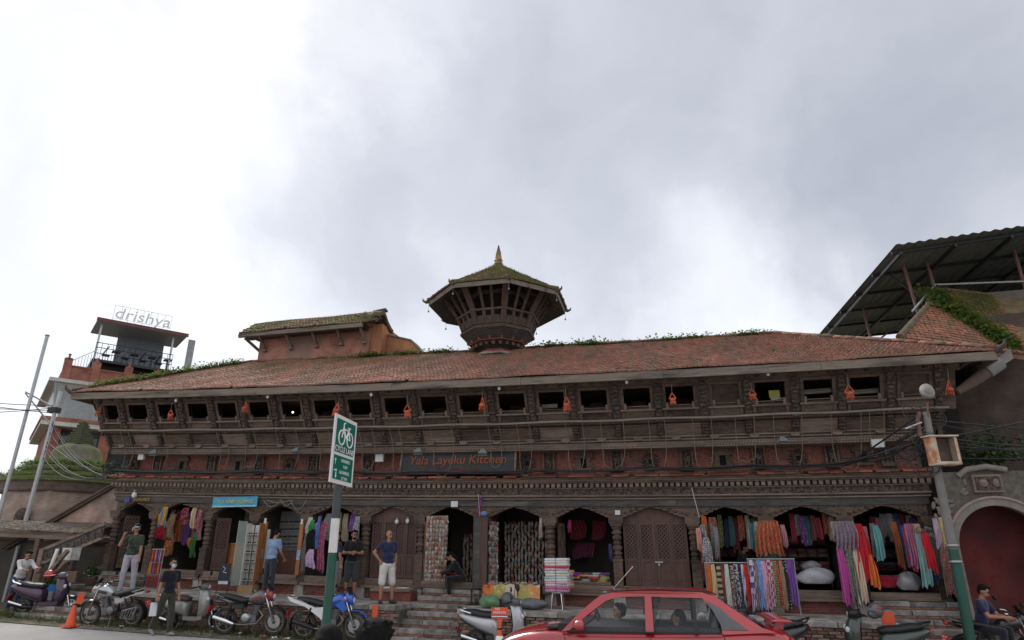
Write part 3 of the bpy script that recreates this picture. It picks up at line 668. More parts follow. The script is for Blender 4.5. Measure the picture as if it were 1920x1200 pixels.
mb = MB(); tile_field(mb, (EX0-.04, BK_Y, EV_Z-.005), (0, -1, 0), (RX0-EX0, 0, RG_Z-EV_Z), lambda r: ((BK_Y-RG_Y)*r/30, (BK_Y-EV_Y)-(RG_Y-EV_Y)*r/30), 30, .125, .143); part('tiles', mb, TILE, ROOF, warp=True, kind='stuff')
mb = MB(); tile_field(mb, (EX1+.04, EV_Y, EV_Z-.005), (0, 1, 0), (RX1-EX1, 0, RG_Z-EV_Z), lambda r: ((RG_Y-EV_Y)*r/30, (BK_Y-EV_Y)-(BK_Y-RG_Y)*r/30), 30, .125, .15); part('tiles', mb, TILE, ROOF, warp=True, kind='stuff')
# eave boards, soffit, rafters
for k in range(7):
    a = EX0+k*(EX1-EX0)/7; b = a+(EX1-EX0)/7-.008
    part('eave_board', MB().box(a, b, EV_Y-.03+random.uniform(-.008, .008), EV_Y+.05, EV_Z-.21, EV_Z-.01, 0, 4), FASC, ROOF, warp=True)
part('eave_board', MB().box(EX0-.04, EX0+.03, EV_Y+.052, BK_Y, EV_Z-.2, EV_Z-.01), FASC, ROOF, warp=True); part('eave_board', MB().box(EX1-.03, EX1+.04, EV_Y+.052, BK_Y, EV_Z-.2, EV_Z-.01), FASC, ROOF, warp=True)
part('soffit', MB().box(EX0+.03, EX1-.03, EV_Y+.05, 1.6, EV_Z-.06, EV_Z-.03, 0, 36), WOOD, ROOF, warp=True)
RF = MB().box(-.04, .04, EV_Y+.051, -1.0, EV_Z-.15, EV_Z-.062).mesh('rafter', WOOD); x = EX0+.2
while x < EX1-.1: link('rafter', RF, ROOF, (x, 0, W(x))); x += .42
# ridge and hip cover tiles
RT = MB().loft([[(-.17, .13*math.cos(a), .1*math.sin(a)) for a in [PI*k/6 for k in range(7)]], [(.17, .12*math.cos(a), .09*math.sin(a)) for a in [PI*k/6 for k in range(7)]]], 0, True, True, True).mesh('ridge_tile', mat('ridge_terracotta', (.21, .1, .07), .95, .35, 9, c2=(.13, .1, .075), scale2=3, rnd=.35, bump=.4))
def ridge_run(p, q, parent=None, step=.3):
    p, q = Vector(p), Vector(q); d = q-p; n = int(d.length/step); yaw = math.atan2(d.y, d.x); pit = math.atan2(d.z, math.hypot(d.x, d.y))
    for i in range(n):
        c = p+d*((i+.5)/n); link('ridge_tile', RT, parent, (c.x, c.y, c.z+W(c.x)+.03+random.uniform(-.01, .01)), Euler((random.uniform(-.06, .06), -pit+random.uniform(-.03, .03), yaw), 'XYZ'))
ridge_run((RX0, RG_Y, RG_Z), (RX1, RG_Y, RG_Z), ROOF); ridge_run((EX0, EV_Y, EV_Z+.03), (RX0, RG_Y, RG_Z), ROOF); ridge_run((RX1, RG_Y, RG_Z), (EX1, EV_Y, EV_Z+.03), ROOF)
# upturned corner horn at each eave corner
for xe, sx in ((EX0, -1), (EX1, 1)):
    mb = MB(); mb.tube([(xe-sx*.2, EV_Y+.2, EV_Z+.02), (xe+sx*.05, EV_Y-.03, EV_Z+.03), (xe+sx*.18, EV_Y-.1, EV_Z+.12), (xe+sx*.2, EV_Y-.12, EV_Z+.24)], [.1, .08, .05, .02], 8); part('corner_horn', mb, mat('dark_horn', (.07, .05, .045), .8), ROOF, warp=True)
# ---- leaf helper and roof weeds
def leaves(mb, n, sampler, size, droop=.5, mi=0):
    for _ in range(n):
        p = Vector(sampler()); a = random.uniform(0, 2*PI); t = random.uniform(-.2, 1.1); s = size*random.uniform(.5, 1.4)
        d = Vector((math.cos(a)*math.cos(t), math.sin(a)*math.cos(t), math.sin(t))); w = d.cross(Vector((0, 0, 1)));
        if w.length < 1e-3: continue
        w = w.normalized()*s*.35; m_ = p+d*s*.55; e = p+d*s-Vector((0, 0, s*droop*random.random()))
        mb.add([p, m_+w, e, m_-w], [(0, 1, 2), (0, 2, 3)], mi)
def blades(mb, n, sampler, size, mi=0):
    for _ in range(n):
        p = Vector(sampler()); a = random.uniform(0, 2*PI); s = size*random.uniform(.5, 1.3); l = Vector((math.cos(a), math.sin(a), 0)); w = Vector((-l.y, l.x, 0))*.008
        mb.add([p-w, p+w, p+l*s*.35+Vector((0, 0, s))], [(0, 1, 2)], mi)
def on_ridge(p, q, sd, up=.08):
    p, q = Vector(p), Vector(q)
    def f():
        t = random.random(); c = p.lerp(q, t); return (c.x+random.gauss(0, .05), c.y+random.gauss(-.12, sd), c.z+W(c.x)+abs(random.gauss(up, .06)))
    return f
mb = MB()
H0, H1 = Vector((EX0, EV_Y, EV_Z)), Vector((RX0, RG_Y, RG_Z))
for t0, t1, n in ((.12, .5, 900), (.5, .95, 1300)): leaves(mb, n, on_ridge(H0.lerp(H1, t0), H0.lerp(H1, t1), .14, .05), .09)
solo('ivy_creeper', mb, LEAF, 'green creeper growing along the sloping hip ridge of the tiled roof', 'creeper', warp=False, kind='stuff')
mb = MB()
for c, w, n in ((-9.9, .6, 500), (-8.6, .5, 420), (-7.4, .4, 260), (-3.6, .5, 320), (-2.4, .5, 420), (.6, 1.1, 420), (2.4, .5, 240)):
    def f(c=c, w=w):
        x = c+random.gauss(0, w*.6); return (x, RG_Y-.1+random.gauss(-.08, .1), RG_Z+W(x)+abs(random.gauss(.04, .05)))
    leaves(mb, n, f, .085)
solo('ridge_weeds', mb, LEAF, 'clumps of green weeds sprouting along the main roof ridge', 'weeds', warp=False, kind='stuff')
mb = MB()
for c, tt, w, ht, n in ((-13.4, .8, .9, .1, 900), (-12.2, .72, 1.2, .16, 1300), (-9.6, .7, 1.6, .2, 1100), (-4.0, .8, 2.5, .14, 700), (-16.6, .25, .8, .1, 400), (-10.8, .86, .9, .06, 700), (-11.6, .45, .8, .15, 420), (-15.6, .4, .7, .12, 300), (-8.0, .6, 1.1, .16, 380), (-5.6, .55, 1.0, .16, 260), (-14.6, .25, .7, .1, 250)):
    def f(c=c, tt=tt, w=w, ht=ht):
        x = c+random.gauss(0, w); p = front_pt(x, min(.97, max(.03, random.gauss(tt, ht))), .03); return (p[0], p[1], p[2]+W(x))
    blades(mb, n, f, .11)
solo('roof_grass', mb, translucent(mat('dry_green_grass', (.13, .15, .04), .9, .4, 8)), 'tufts of grass rooted between the clay tiles', 'grass', warp=False, kind='stuff')
# ================================================================ octagonal belvedere tower on the ridge
TW = thing('octagonal_lookout_tower', 'octagonal carved timber lookout tower with mossy eight sided roof and gilt finial', 'tower', (-5.45, 1.6, 0), warp=False)
_ZA, _ZB = (8.05, 8.56, 8.98, 9.31, 9.53, 9.93, 10.5, 10.74, 11.4, 13), (8.05, 8.28, 8.56, 8.82, 9.0, 9.38, 9.97, 10.16, 11.3, 12.9)
def zm(z): return float(np.interp(z, _ZA, _ZB))
def octa(r, z, n=8, off=PI/8): z = zm(z) if z < 10.75 else z; return [(r*math.cos(2*PI*k/n+off), r*math.sin(2*PI*k/n+off), z) for k in range(n)]
ANG = R(23.3); TWD = mat('tower_dark_wood', (.075, .055, .043), .85, .4, 9, (1, 1, .4), .5)
def oct_part(name, prof, m, parent=TW, sm=False):
    mb = MB(); mb.loft([octa(r, z, 8, ANG) for r, z in prof], 0, sm); return part(name, mb, m, parent)
oct_part('red_base', [(.72, 8.05), (.72, 8.36), (.6, 8.52), (.58, 8.62)], mat('red_base_paint', (.24, .07, .06), .8, .3, 6, c2=(.2, .13, .11)))
oct_part('base_kerb', [(.86, 7.95), (.86, 8.2), (.8, 8.22)], STONE)
oct_part('carved_collar', [(.55, 8.56), (.72, 8.62), (.68, 8.66), (.82, 8.72), (.74, 8.76), (.9, 8.84), (.8, 8.87)], CARVE)
for k in range(24):
    a = 2*PI*k/24+.1; part('collar_bracket', MB().box(-.04, .04, -.05, .05, -.05, .05), WOOD, TW, (.84*math.cos(a), .84*math.sin(a), zm(8.72)), (0, 0, a))
oct_part('collar_tiles', [(.96, 8.87), (.98, 8.9), (.84, 8.98)], mat('collar_terracotta', (.27, .09, .07), .9, .4, 10))
for k in range(16):
    a = 2*PI*k/16; part('collar_curl', MB().tube([(0, 0, 0), (.08, 0, .02), (.1, 0, .07)], [.03, .025, .01], 5), _mc['collar_terracotta'], TW, (.93*math.cos(a), .93*math.sin(a), zm(8.9)), (0, 0, a))
oct_part('flared_soffit', [(.82, 8.96), (1.22, 9.30), (1.22, 9.32)], WOODD)
oct_part('floor_beam', [(1.26, 9.30), (1.26, 9.40), (1.2, 9.41), (1.2, 9.46), (1.24, 9.47), (1.24, 9.52), (1.0, 9.53)], TWD)
def oct_ring(name, r, z0, z1, th, m):
    mb = MB(); o0, o1, i1, i0 = octa(r, z0, 8, ANG), octa(r, z1, 8, ANG), octa(r-th, z1, 8, ANG), octa(r-th, z0, 8, ANG)
    for A, B in ((o0, o1), (o1, i1), (i1, i0), (i0, o0)):
        mb.add(A+B, [(i, (i+1) % 8, (i+1) % 8+8, i+8) for i in range(8)])
    return part(name, mb, m, TW)
oct_ring('hand_rail', 1.42, 9.90, 9.96, .1, WOOD); oct_part('core_post', [(.62, 9.5), (.62, 10.9)], mat('tower_core', (.03, .026, .024), .9)); oct_ring('plate_beam', 1.1, 10.62, 10.74, .14, WOOD)
for k in range(8):
    a = 2*PI*k/8+ANG; b = 2*PI*(k+1)/8+ANG
    for j, t in enumerate((0.04, .36, .64, .96)):
        d = Vector((math.cos(a), math.sin(a), 0)).lerp(Vector((math.cos(b), math.sin(b), 0)), t)
        mb = MB(); mb.bar(d*1.2+Vector((0, 0, zm(9.5))), d*1.36+Vector((0, 0, zm(9.92))), .1, .07); mb.bar(d*1.34+Vector((0, 0, zm(9.92))), d*(1.86)+Vector((0, 0, zm(10.66))), .12 if j in (0, 3) else .085, .06)
        part('strut', mb, TWD, TW)
    mb = MB(); pa, pb = Vector((math.cos(a), math.sin(a), 0)), Vector((math.cos(b), math.sin(b), 0))
    for t in (.2, .5, .8):
        d = pa.lerp(pb, t); mb.bar(d*1.23+Vector((0, 0, zm(9.5))), d*1.3+Vector((0, 0, zm(9.74))), .25, .02)
    part('balcony_panel', mb, TWD, TW)
TZR = zm(10.5)
# roof of the tower: shallow underside, mossy tile faces, hips and curled tips
TE, TZ, TA = 2.36, 10.50, 11.47
troof = part('tower_roof', MB().loft([octa(TE, TZ, 8, ANG), octa(.12, TA, 8, ANG)], 0, False, False).loft([octa(TE-.02, TZ-.14, 8, ANG), octa(TE, TZ, 8, ANG)], 1, False, False), [TILEO, FASC], TW)
part('soffit', MB().loft([octa(TE-.03, TZ-.13, 8, ANG), octa(1.0, TZ+.33, 8, ANG)], 0, False, False), WOODD, troof)
mb = MB()
for k in range(8):
    a = 2*PI*k/8+ANG; b = a+2*PI/8; pa = Vector((TE*math.cos(a), TE*math.sin(a), TZR)); pb = Vector((TE*math.cos(b), TE*math.sin(b), TZR)); top = Vector((0, 0, TA)); L_ = (pb-pa).length; mid = (pa+pb)/2; dv = top-mid
    n = int(dv.length/.13); tile_field(mb, pa-dv.normalized()*.03, pb-pa, dv, lambda r, L_=L_, n=n: (L_/2*r/n, L_-L_/2*r/n), n, .12, .13, drop=.03)
part('tiles', mb, TILEO, troof, kind='stuff')
HT = mat('hip_dark_tile', (.115, .07, .055), .95, .4, 9, c2=(.09, .095, .045), scale2=3)
for k in range(8):
    a = 2*PI*k/8+ANG; d = Vector((math.cos(a), math.sin(a), 0))
    mb = MB(); mb.tube([d*(TE+.02)+Vector((0, 0, TZR+.03)), d*1.2+Vector((0, 0, TZR+.52)), Vector((0, 0, TA+.04))], [.1, .1, .08], 8); part('hip_tile', mb, HT, troof)
    mb = MB(); mb.tube([d*(TE-.1)+Vector((0, 0, TZR+.05)), d*(TE+.08)+Vector((0, 0, TZR-.03)), d*(TE+.17)+Vector((0, 0, TZR+.02)), d*(TE+.19)+Vector((0, 0, TZR+.1))], [.08, .055, .035, .012], 7); part('corner_horn', mb, HT, troof)
    mb = MB(); e = d*(TE-.02)+Vector((0, 0, TZR-.14)); mb.tube([e, e-Vector((0, 0, .16))], .004, 4); mb.lathe([(.005, 0), (.02, -.02), (.03, -.06), (.032, -.07)], 8, 0, Matrix.Translation(e-Vector((0, 0, .16)))); part('wind_bell', mb, GREYP, troof)
fin = MB().lathe([(0.136, 11.46), (0.160, 11.52), (0.160, 11.56), (0.120, 11.6), (0.152, 11.64), (0.152, 11.68), (0.112, 11.70), (0.120, 11.74), (0.096, 11.90), (0.088, 11.96), (0.096, 11.98)], 12, 0).lathe([(0.096, 11.98), (0.072, 12.0), (0.080, 12.04), (0.048, 12.08), (0.060, 12.12), (0.032, 12.16), (0.040, 12.2), (0.016, 12.26), (0.000, 12.3)], 10, 1)
part('finial', fin, [mat('gilt_brass', (.3, .2, .09), .5, .35, 9, metal=.6, c2=(.1, .075, .05), scale2=6), mat('dark_bronze', (.1, .08, .06), .5, .2, 5, metal=.5)], TW)
mb = MB()
for k in (3, 4, 5, 6):
    a = 2*PI*(k+1)/8+ANG; b = a+2*PI/8; pa = Vector((math.cos(a), math.sin(a), 0)); pb = Vector((math.cos(b), math.sin(b), 0))
    def f(pa=pa, pb=pb):
        t = random.betavariate(1.4, 1.2); d = pa.lerp(pb, random.random()); return d*(TE*(1-t))+Vector((-5.45, 1.6, TZR+(TA-TZR)*t+.03))
    blades(mb, 900, f, .1); leaves(mb, 160, f, .08)
solo('tower_roof_moss', mb, translucent(mat('bright_moss_grass', (.14, .17, .035), .9, .4, 8, c2=(.09, .12, .03))), 'bright green moss and grass over the eight sided tower roof', 'moss', warp=False, kind='stuff')
# ================================================================ brick attic block behind the ridge
AT = thing('brick_attic_block', 'brick rooftop block with overgrown tiled roof, wooden eave struts and ochre plastered end', 'building', (0, 0, 0), warp=False)
ABR = brickmat('attic_brick', (.40, .16, .11), (.3, .12, .085), (.33, .22, .18), .23, .066, .01, dirt=(.22, .16, .13))
ax0, ax1, ay0, ay1 = -14.85, -10.35, 2.0, 5.2
part('front_wall', MB().box(ax0, ax1, ay0, ay1, 7.6, 9.85), ABR, AT)
part('base_flashing', MB().box(ax0-.03, ax1+.03, ay0-.05, ay0-.001, 8.5, 8.62), STONE, AT)
part('plastered_end', MB().box(ax1+.001, ax1+.42, ay0+.12, ay1, 7.6, 9.9).prism([(ax1+.42, 7.6), (ax1+1.85, 7.6), (ax1+1.85, 8.75), (ax1+1.35, 9.32), (ax1+.42, 9.6)], 2.6, 5.2), PLAST, AT)
part('parapet_coping', MB().bar((ax1+.42, 2.9, 9.63), (ax1+1.36, 2.9, 9.35), .7, .05).bar((ax1+1.36, 2.9, 9.35), (ax1+1.88, 2.9, 8.77), .7, .05), mat('weathered_coping', (.16, .14, .12), .95, .3, 5), AT)
AZ, AR = 9.70, 10.36
aroof = part('roof', MB().add([(ax0-.4, 1.35, AZ), (ax1+.02, 1.35, AZ), (ax1+.02, 2.25, AR), (ax0-.55, 2.25, AR), (ax0-.4, 5.4, AZ+.2), (ax1+.02, 5.4, AZ+.2)], [(0, 1, 2, 3), (3, 2, 5, 4), (0, 3, 4), (1, 5, 2)]), TILEO, AT)
mb = MB(); tile_field(mb, (0, 1.32, AZ), (1, 0, 0), (0, .9, AR-AZ), lambda r: (ax0-.4-.015*r, ax1), 8, .13, .141, drop=.08); part('tiles', mb, TILEO, aroof, kind='stuff')
part('eave_board', MB().box(ax0-.45, ax1+.02, 1.3, 1.4, AZ-.15, AZ-.01), FASC, aroof); part('soffit', MB().box(ax0-.4, ax1, 1.402, 2.0, AZ-.06, AZ-.03), WOODD, aroof)
part('ridge_mound', MB().tube([(ax0-.5, 2.25, AR), (ax0+1, 2.25, AR+.03), (-12, 2.25, AR), (ax1-.1, 2.25, AR+.04)], .07, 7), HT, aroof)
for k in range(6):
    t = k/5; part('verge_tile', MB().bar((ax1-.02, 1.45+.8*t, AZ+.06+(AR-AZ)*t), (ax1+.46, 1.5+.8*t+random.uniform(-.05, .05), AZ+.1+(AR-AZ)*t+random.uniform(-.04, .04)), .24, .08), HT, aroof)
part('verge_mound', MB().grid(lambda u, v: (ax1-.1+.6*u, 1.5+1.4*v, 9.9+.42*math.sin(PI*min(1, v+.15))+.05*math.sin(u*9+v*13)), 8, 8, 0, True, (0, 0, -.15)), HT, aroof)
for x in (-14.55, -13.45, -12.4, -11.4, -10.5):
    part('eave_strut', MB().bar((x, ay0, 9.2), (x, 1.5, AZ-.08), .07, .09).box(x-.07, x+.07, ay0-.14, ay0, 9.12, 9.2), WOODL, AT)
part('eave_strut', MB().bar((ax0, 2.1, 9.2), (ax0-.38, 1.6, AZ-.08), .07, .09), WOODL, AT)
mb = MB()
def f():
    t = random.betavariate(1.3, 1.3); x = random.uniform(ax0, ax1); return (x, 1.35+.95*t, AZ+.03+(AR-AZ)*t)
blades(mb, 4200, f, .12); leaves(mb, 500, f, .08)
solo('attic_roof_grass', mb, translucent(mat('attic_grass', (.15, .16, .045), .9, .4, 8, c2=(.1, .125, .035))), 'grass and moss smothering the tiles of the brick rooftop block', 'grass', warp=False, kind='stuff')
# ================================================================ neighbours, left side
GBR = brickmat('gable_brick', (.44, .29, .23), (.36, .23, .185), (.35, .29, .25), .22, .065, .012, dirt=(.24, .19, .165))
gw = thing('brick_gable_wall', 'weathered brick gable end with sloping timber coping beside the carved building', 'wall', (0, 0, 0), warp=False)
part('wall', MB().prism([(-17.9, 2.3), (-17.9, 4.02), (-18.4, 3.78), (-21.5, 2.06), (-21.5, 2.0), (-20.8, 2.0)], .25, .5), GBR, gw, warp=True)
part('coping', MB().bar((-17.9, .22, 4.12), (-22.3, .22, 1.72), .34, .05).bar((-17.9, .2, 4.06), (-22.2, .2, 1.7), .2, .07), WOOD, gw, warp=True)
part('corner_pier', MB().box(-18.35, -17.9, .2, .6, 3.82, 4.25), mat('fresh_orange_brick', (.42, .14, .07), .9, .2, 8), gw, warp=True)
ln = thing('lean_to_stall_roof', 'low tiled lean-to roof on timber posts below the brick gable', 'stall', (0, 0, 0), warp=False)
part('roof_slab', MB().box(-26, -18.0, -.75, .5, 2.22, 2.28, 0, 8), WOODL, ln, warp=True)
mb = MB(); tile_field(mb, (0, -.85, 2.28), (1, 0, 0), (0, 1.2, .3), lambda r: (-26, -18.0), 9, .13, .14); part('tiles', mb, mat('grey_clay_tile', (.2, .15, .125), .95, .35, 6, c2=(.13, .11, .09)), ln, warp=True, kind='stuff')
part('eave_beam', MB().box(-26, -18.05, -.72, -.58, 2.08, 2.215, 0, 8), WOODL, ln, warp=True)
for x in (-24.6, -22.1, -20.0, -18.5): part('post', MB().box(x-.08, x+.08, -.7, -.56, .1, 2.08), WOOD, ln, warp=True)
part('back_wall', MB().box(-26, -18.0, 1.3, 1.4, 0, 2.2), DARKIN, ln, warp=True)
part('cross_beam', MB().box(-26, -18.1, .3, .42, 1.9, 2.05), WOOD, ln, warp=True)
# mossy stupa shrine
su = thing('moss_covered_stupa', 'moss covered stupa shrine with bell dome, terraces and stepped spire', 'shrine', (-24.35, 4.0, 0), warp=False)
STM = mat('mossy_plaster', (.15, .135, .105), .95, .35, 3, c2=(.1, .115, .04), scale2=1.1, lo=.42, hi=.6, bump=.6); STB = brickmat('shrine_brick', (.44, .33, .27), (.36, .27, .22), (.3, .25, .21), .24, .07, .012, dirt=(.3, .24, .19))
part('bell_dome', MB().lathe([(1.62, 5.36), (1.5, 5.44), (1.12, 5.58), (.95, 5.75), (.9, 5.95), (.86, 6.1), (.74, 6.27), (.45, 6.4), (.3, 6.42)], 28), STM, su)
part('stepped_spire', MB().lathe([(q, z) for i in range(9) for q, z in ((.42-.035*i, 6.4+i*.11), (.42-.035*i, 6.46+i*.11), (.36-.035*i, 6.47+i*.11), (.36-.035*i, 6.51+i*.11))], 4, 0, None, False, True), mat('mossy_dark_stone', (.075, .085, .045), .95, .4, 6), su)
for r, z0, z1 in ((1.75, 5.22, 5.36), (2.05, 4.98, 5.1), (2.55, 4.72, 4.84)): part('terrace', MB().lathe([(r-.12, z0-.14), (r, z0), (r+.03, z1), (r-.3, z1+.05), (.5, z1+.06)], 32), STM, su)
part('cornice', MB().lathe([(2.25, 4.3), (2.4, 4.42), (2.36, 4.46), (2.5, 4.54), (2.46, 4.6), (2.6, 4.7), (2.2, 4.72)], 32), mat('shrine_cornice', (.17, .13, .11), .95, .35, 5, bump=.4), su)
part('drum', MB().lathe([(2.28, .0), (2.28, 4.32), (1.5, 4.4)], 8, 0, Matrix.Rotation(R(10), 4, 'Z'), False), STB, su)
part('cornice_weed_stain', MB().lathe([(2.62, 4.66), (2.66, 4.70), (2.6, 4.735)], 32), MOSS, su); part('niche_carving', MB().lathe([(.3, 0), (.34, .05), (.28, .1), (.2, .16)], 12, 0, Matrix.Translation((.55, -2.2, 3.35)) @ Matrix.Rotation(PI/2, 4, 'X')).box(.2, .9, -2.36, -2.1, 2.98, 3.12), CARVE, su)
mb = MB()
def f():
    a = random.uniform(0, 2*PI); k = random.choice(((1.72, 5.4), (2.1, 5.12), (2.5, 4.86), (1.4, 5.5))); return (-24.35+k[0]*math.cos(a)*random.uniform(.85, 1.04), 4+k[0]*math.sin(a)*random.uniform(.85, 1.04), k[1]+abs(random.gauss(0, .06)))
leaves(mb, 3600, f, .12); blades(mb, 2500, f, .2)
solo('shrine_weeds', mb, LEAF, 'ferns and weeds growing on the terraces of the stupa shrine', 'weeds', warp=False, kind='stuff')
# ---- restaurant building behind: faces away to the right
DL = Vector((-33.2, 10.0)); DU = Vector((.612, .791)); DANG = math.atan2(DU.y, DU.x); DN = np.array([DU.y, -DU.x, 0.0])
def dp(px, py, off=0.0):            # pixel -> (s, z) on the facade plane, off = metres behind it
    d = ray(px, py); P0 = np.array([DL.x, DL.y, 0])-DN*off; t = ((P0-CAM)@DN)/(d@DN); p = CAM+d*t; return ((p[0]-P0[0])*DU.x+(p[1]-P0[1])*DU.y, p[2])
DR = thing('rooftop_restaurant_building', 'orange brick building with glazed storey and roof terrace restaurant behind the shrine', 'building', (DL.x, DL.y, 0), DANG, warp=False)
DB = brickmat('orange_facade_brick', (.29, .115, .08), (.25, .1, .075), (.24, .12, .09), .24, .075, .006)
def dbox(name, s0, s1, d0, d1, z0, z1, m, par=DR): return part(name, MB().box(s0, s1, d0, d1, z0, z1), m, par)
s_r = 6.5; zp = 12.25
dbox('parapet', 0, 5.0, .0, .25, 11.35, 12.2, DB); dbox('parapet', .0, .25, .26, 5, 11.35, 12.2, DB); dbox('parapet_cap', -.05, 5.05, -.05, .3, 12.201, 12.27, mat('red_cap', (.28, .09, .06), .9))
for s in (.15, 1.55, 3.2, 4.75): part('parapet_pier', MB().box(s-.2, s+.2, -.06, .32, 11.36, 12.6).lathe([(.24, 12.6), (.2, 12.68), (.06, 12.72), (.05, 12.85), (.09, 12.9), (0, 12.98)], 10, 0, Matrix.Translation((s, .13, 0))), DB, DR)
dbox('slab', -.55, 5.3, -.5, 8, 11.15, 11.349, mat('stained_slab', (.42, .4, .37), .9, .25, 3))
dbox('upper_core', .6, 5.0, 1.4, 7, 8.2, 11.149, mat('pale_interior', (.3, .31, .31), .9))
part('glazing', MB().add([(-.3, -.35, 11.15), (5, -.35, 11.15), (5, .1, 9.05), (.1, .1, 9.05), (-.3, 5, 11.15), (.1, 5, 9.05)], [(0, 3, 2, 1), (4, 5, 3, 0)]), make_glass('sky_glass', (.6, .68, .7), .05, .35), DR)
for s in (.0, 1.7, 3.4): part('glazing_bar', MB().bar((s-.2+.1*s/3, -.36, 11.14), (s+.1, .09, 9.06), .05), STEEL, DR)
dbox('slab', -.45, 5.4, -.45, 8, 8.75, 9.0, mat('white_slab', (.45, .43, .4), .9, .25, 3)); dbox('slab_edge', -.5, 5.45, -.5, 8.05, 9.001, 9.2, DB)
for s in (.3, 2.75, 5.0): dbox('pier', s-.28, s+.28, .05, .6, 5.0, 8.749, DB)
dbox('spandrel', .0, 5.3, .12, .55, 5.0, 6.3, DB); dbox('lower_wall', .0, 5.3, .3, 6, 0, 5.0, DB)
dbox('side_wall', .0, .2, .6, 7, 5, 8.74, DB); dbox('room_back', .3, 5.2, 4, 4.1, 5, 8.74, mat('pale_room', (.5, .5, .5), .9))
for s0, s1 in ((.58, 2.47), (3.03, 4.72)):
    w = part('window', MB().box(s0, s0+.07, .2, .3, 6.3, 8.4).box(s1-.07, s1, .2, .3, 6.3, 8.4).box(s0+.07, s1-.07, .2, .3, 8.33, 8.4).box(s0+.07, s1-.07, .2, .3, 6.3, 6.37).box((s0+s1)/2-.04, (s0+s1)/2+.04, .2, .3, 6.37, 8.33).box(s0+.07, s1-.07, .2, .3, 7.0, 7.06), BLACKP, DR)
    part('pane', MB().box(s0+.05, s1-.05, .24, .26, 6.33, 8.37), GLASSD, w)
# roof terrace pavilion
tz = 13.0
dbox('terrace_floor', 1.3, 5.6, .9, 6, 12.95, 13.1, BLACKP); dbox('terrace_underside', 1.5, 5.5, 1.6, 6, 11.36, 12.949, mat('dark_navy_wall', (.02, .022, .03), .8))
dbox('pavilion_wall', 2.6, 5.3, 3.2, 3.3, 13.101, 15.3, mat('blue_grey_wall', (.17, .19, .22), .8))
part('pavilion_roof', MB().box(1.1, 6.1, .5, 3.6, 15.35, 15.46).box(1.05, 6.15, .45, .5, 15.3, 15.52, 1), [GREYP, mat('brown_red_edge', (.12, .05, .045), .8)], DR)
for s, d in ((1.4, 1.0), (5.4, 1.0)): part('pavilion_post', MB().box(s-.05, s+.05, d-.05, d+.05, 13.101, 15.349), STEEL, DR)
mb = MB()
for z in (13.45, 13.8, 14.1): mb.tube([(1.35, .92, z), (5.55, .92, z)], .022, 5)
for k in range(15): mb.tube([(1.35+k*.3, .92, 13.1), (1.35+k*.3, .92, 14.1)], .014, 4)
part('terrace_railing', mb, BLACKP, DR)
mb = MB()
for k in range(9): mb.tube([(.35+k*.14, .3, 12.1), (.35+k*.14, .3, 12.6+k*.1)], .012, 4)
mb.tube([(.3, .3, 12.6), (1.45, .3, 13.5)], .02, 5); part('stair_railing', mb, STEEL, DR)
for s in (2.0, 3.0, 4.0, 4.9):
    part('terrace_chair', MB().box(s-.2, s+.2, 1.3, 1.7, 13.5, 13.55).bar((s-.2, 1.3, 13.5), (s+.05, 1.35, 14.05), .35, .04).bar((s-.15, 1.35, 13.1), (s-.15, 1.35, 13.5), .04).bar((s+.15, 1.6, 13.1), (s+.15, 1.6, 13.5), .04), BLACKP, DR)
    part('terrace_table', MB().box(s+.28, s+.72, 1.3, 1.8, 13.82, 13.87).bar((s+.5, 1.5, 13.1), (s+.5, 1.5, 13.82), .06), BLACKP, DR)
dbox('side_screen', 6.3, 6.7, .9, 1.0, 12.4, 15.3, mat('grey_screen', (.25, .26, .27), .7)); part('outer_stair', MB().bar((5.3, .9, 13.0), (6.6, .9, 12.0), .8, .12), DB, DR)
sgn = thing('rooftop_letter_sign', 'white open letters on a wire frame above the terrace roof of the restaurant', 'sign', (DL.x, DL.y, 0), DANG, warp=False)
for o in (sgn,): pass
sg0, sz0 = dp(204, 613, .6); sg1, _ = dp(300, 618, .6)
mb = MB(); a, b = 1.85, 5.05
for z in (15.72, 16.55): mb.tube([(a, .7, z), (b, .7, z)], .016, 4)
for k in range(9): x = a+(b-a)*k/8; mb.tube([(x, .7, 15.56), (x, .7, 16.55)], .01, 4)
part('wire_frame', mb, STEEL, sgn)
lo = lettering('drishya', .98, mat('sign_letter_white', (.62, .62, .63), .6, .05), sgn, (3.45, .68, 16.05), shear=.12, extrude=.02, sx=1.12)
# steel poles
for (a, b, r) in (((-23.86, 1, 10.2), (-23.95, 1, 0), .065), ((-22.75, 1.2, 7.95), (-23.0, 1.2, 0), .072)):
    up = Vector(a); lo_ = Vector(b); t = thing('steel_pole', 'plain galvanised steel pole rising above the lean-to roof' if r < .07 else 'shorter steel pole with a side brace and cable clamp', 'pole', (lo_.x, lo_.y, 0), warp=False)
    part('shaft', MB().tube([(0, 0, -.2), up-lo_], r, 10), STEEL, t); part('cap', MB().lathe([(r+.015, 0), (r+.015, .05), (0, .07)], 10, 0, Matrix.Translation(up-lo_)), GREYP, t)
    if r > .07: part('brace', MB().bar((.15, 0, 7.3), (-1.2, -.2, 7.95), .05).bar((.1, 0, 6.7), (-1.2, -.2, 7.9), .04), GREYP, t); part('clamp', MB().box(-.02, .35, -.13, .13, 7.1, 7.3), CABLE, t)
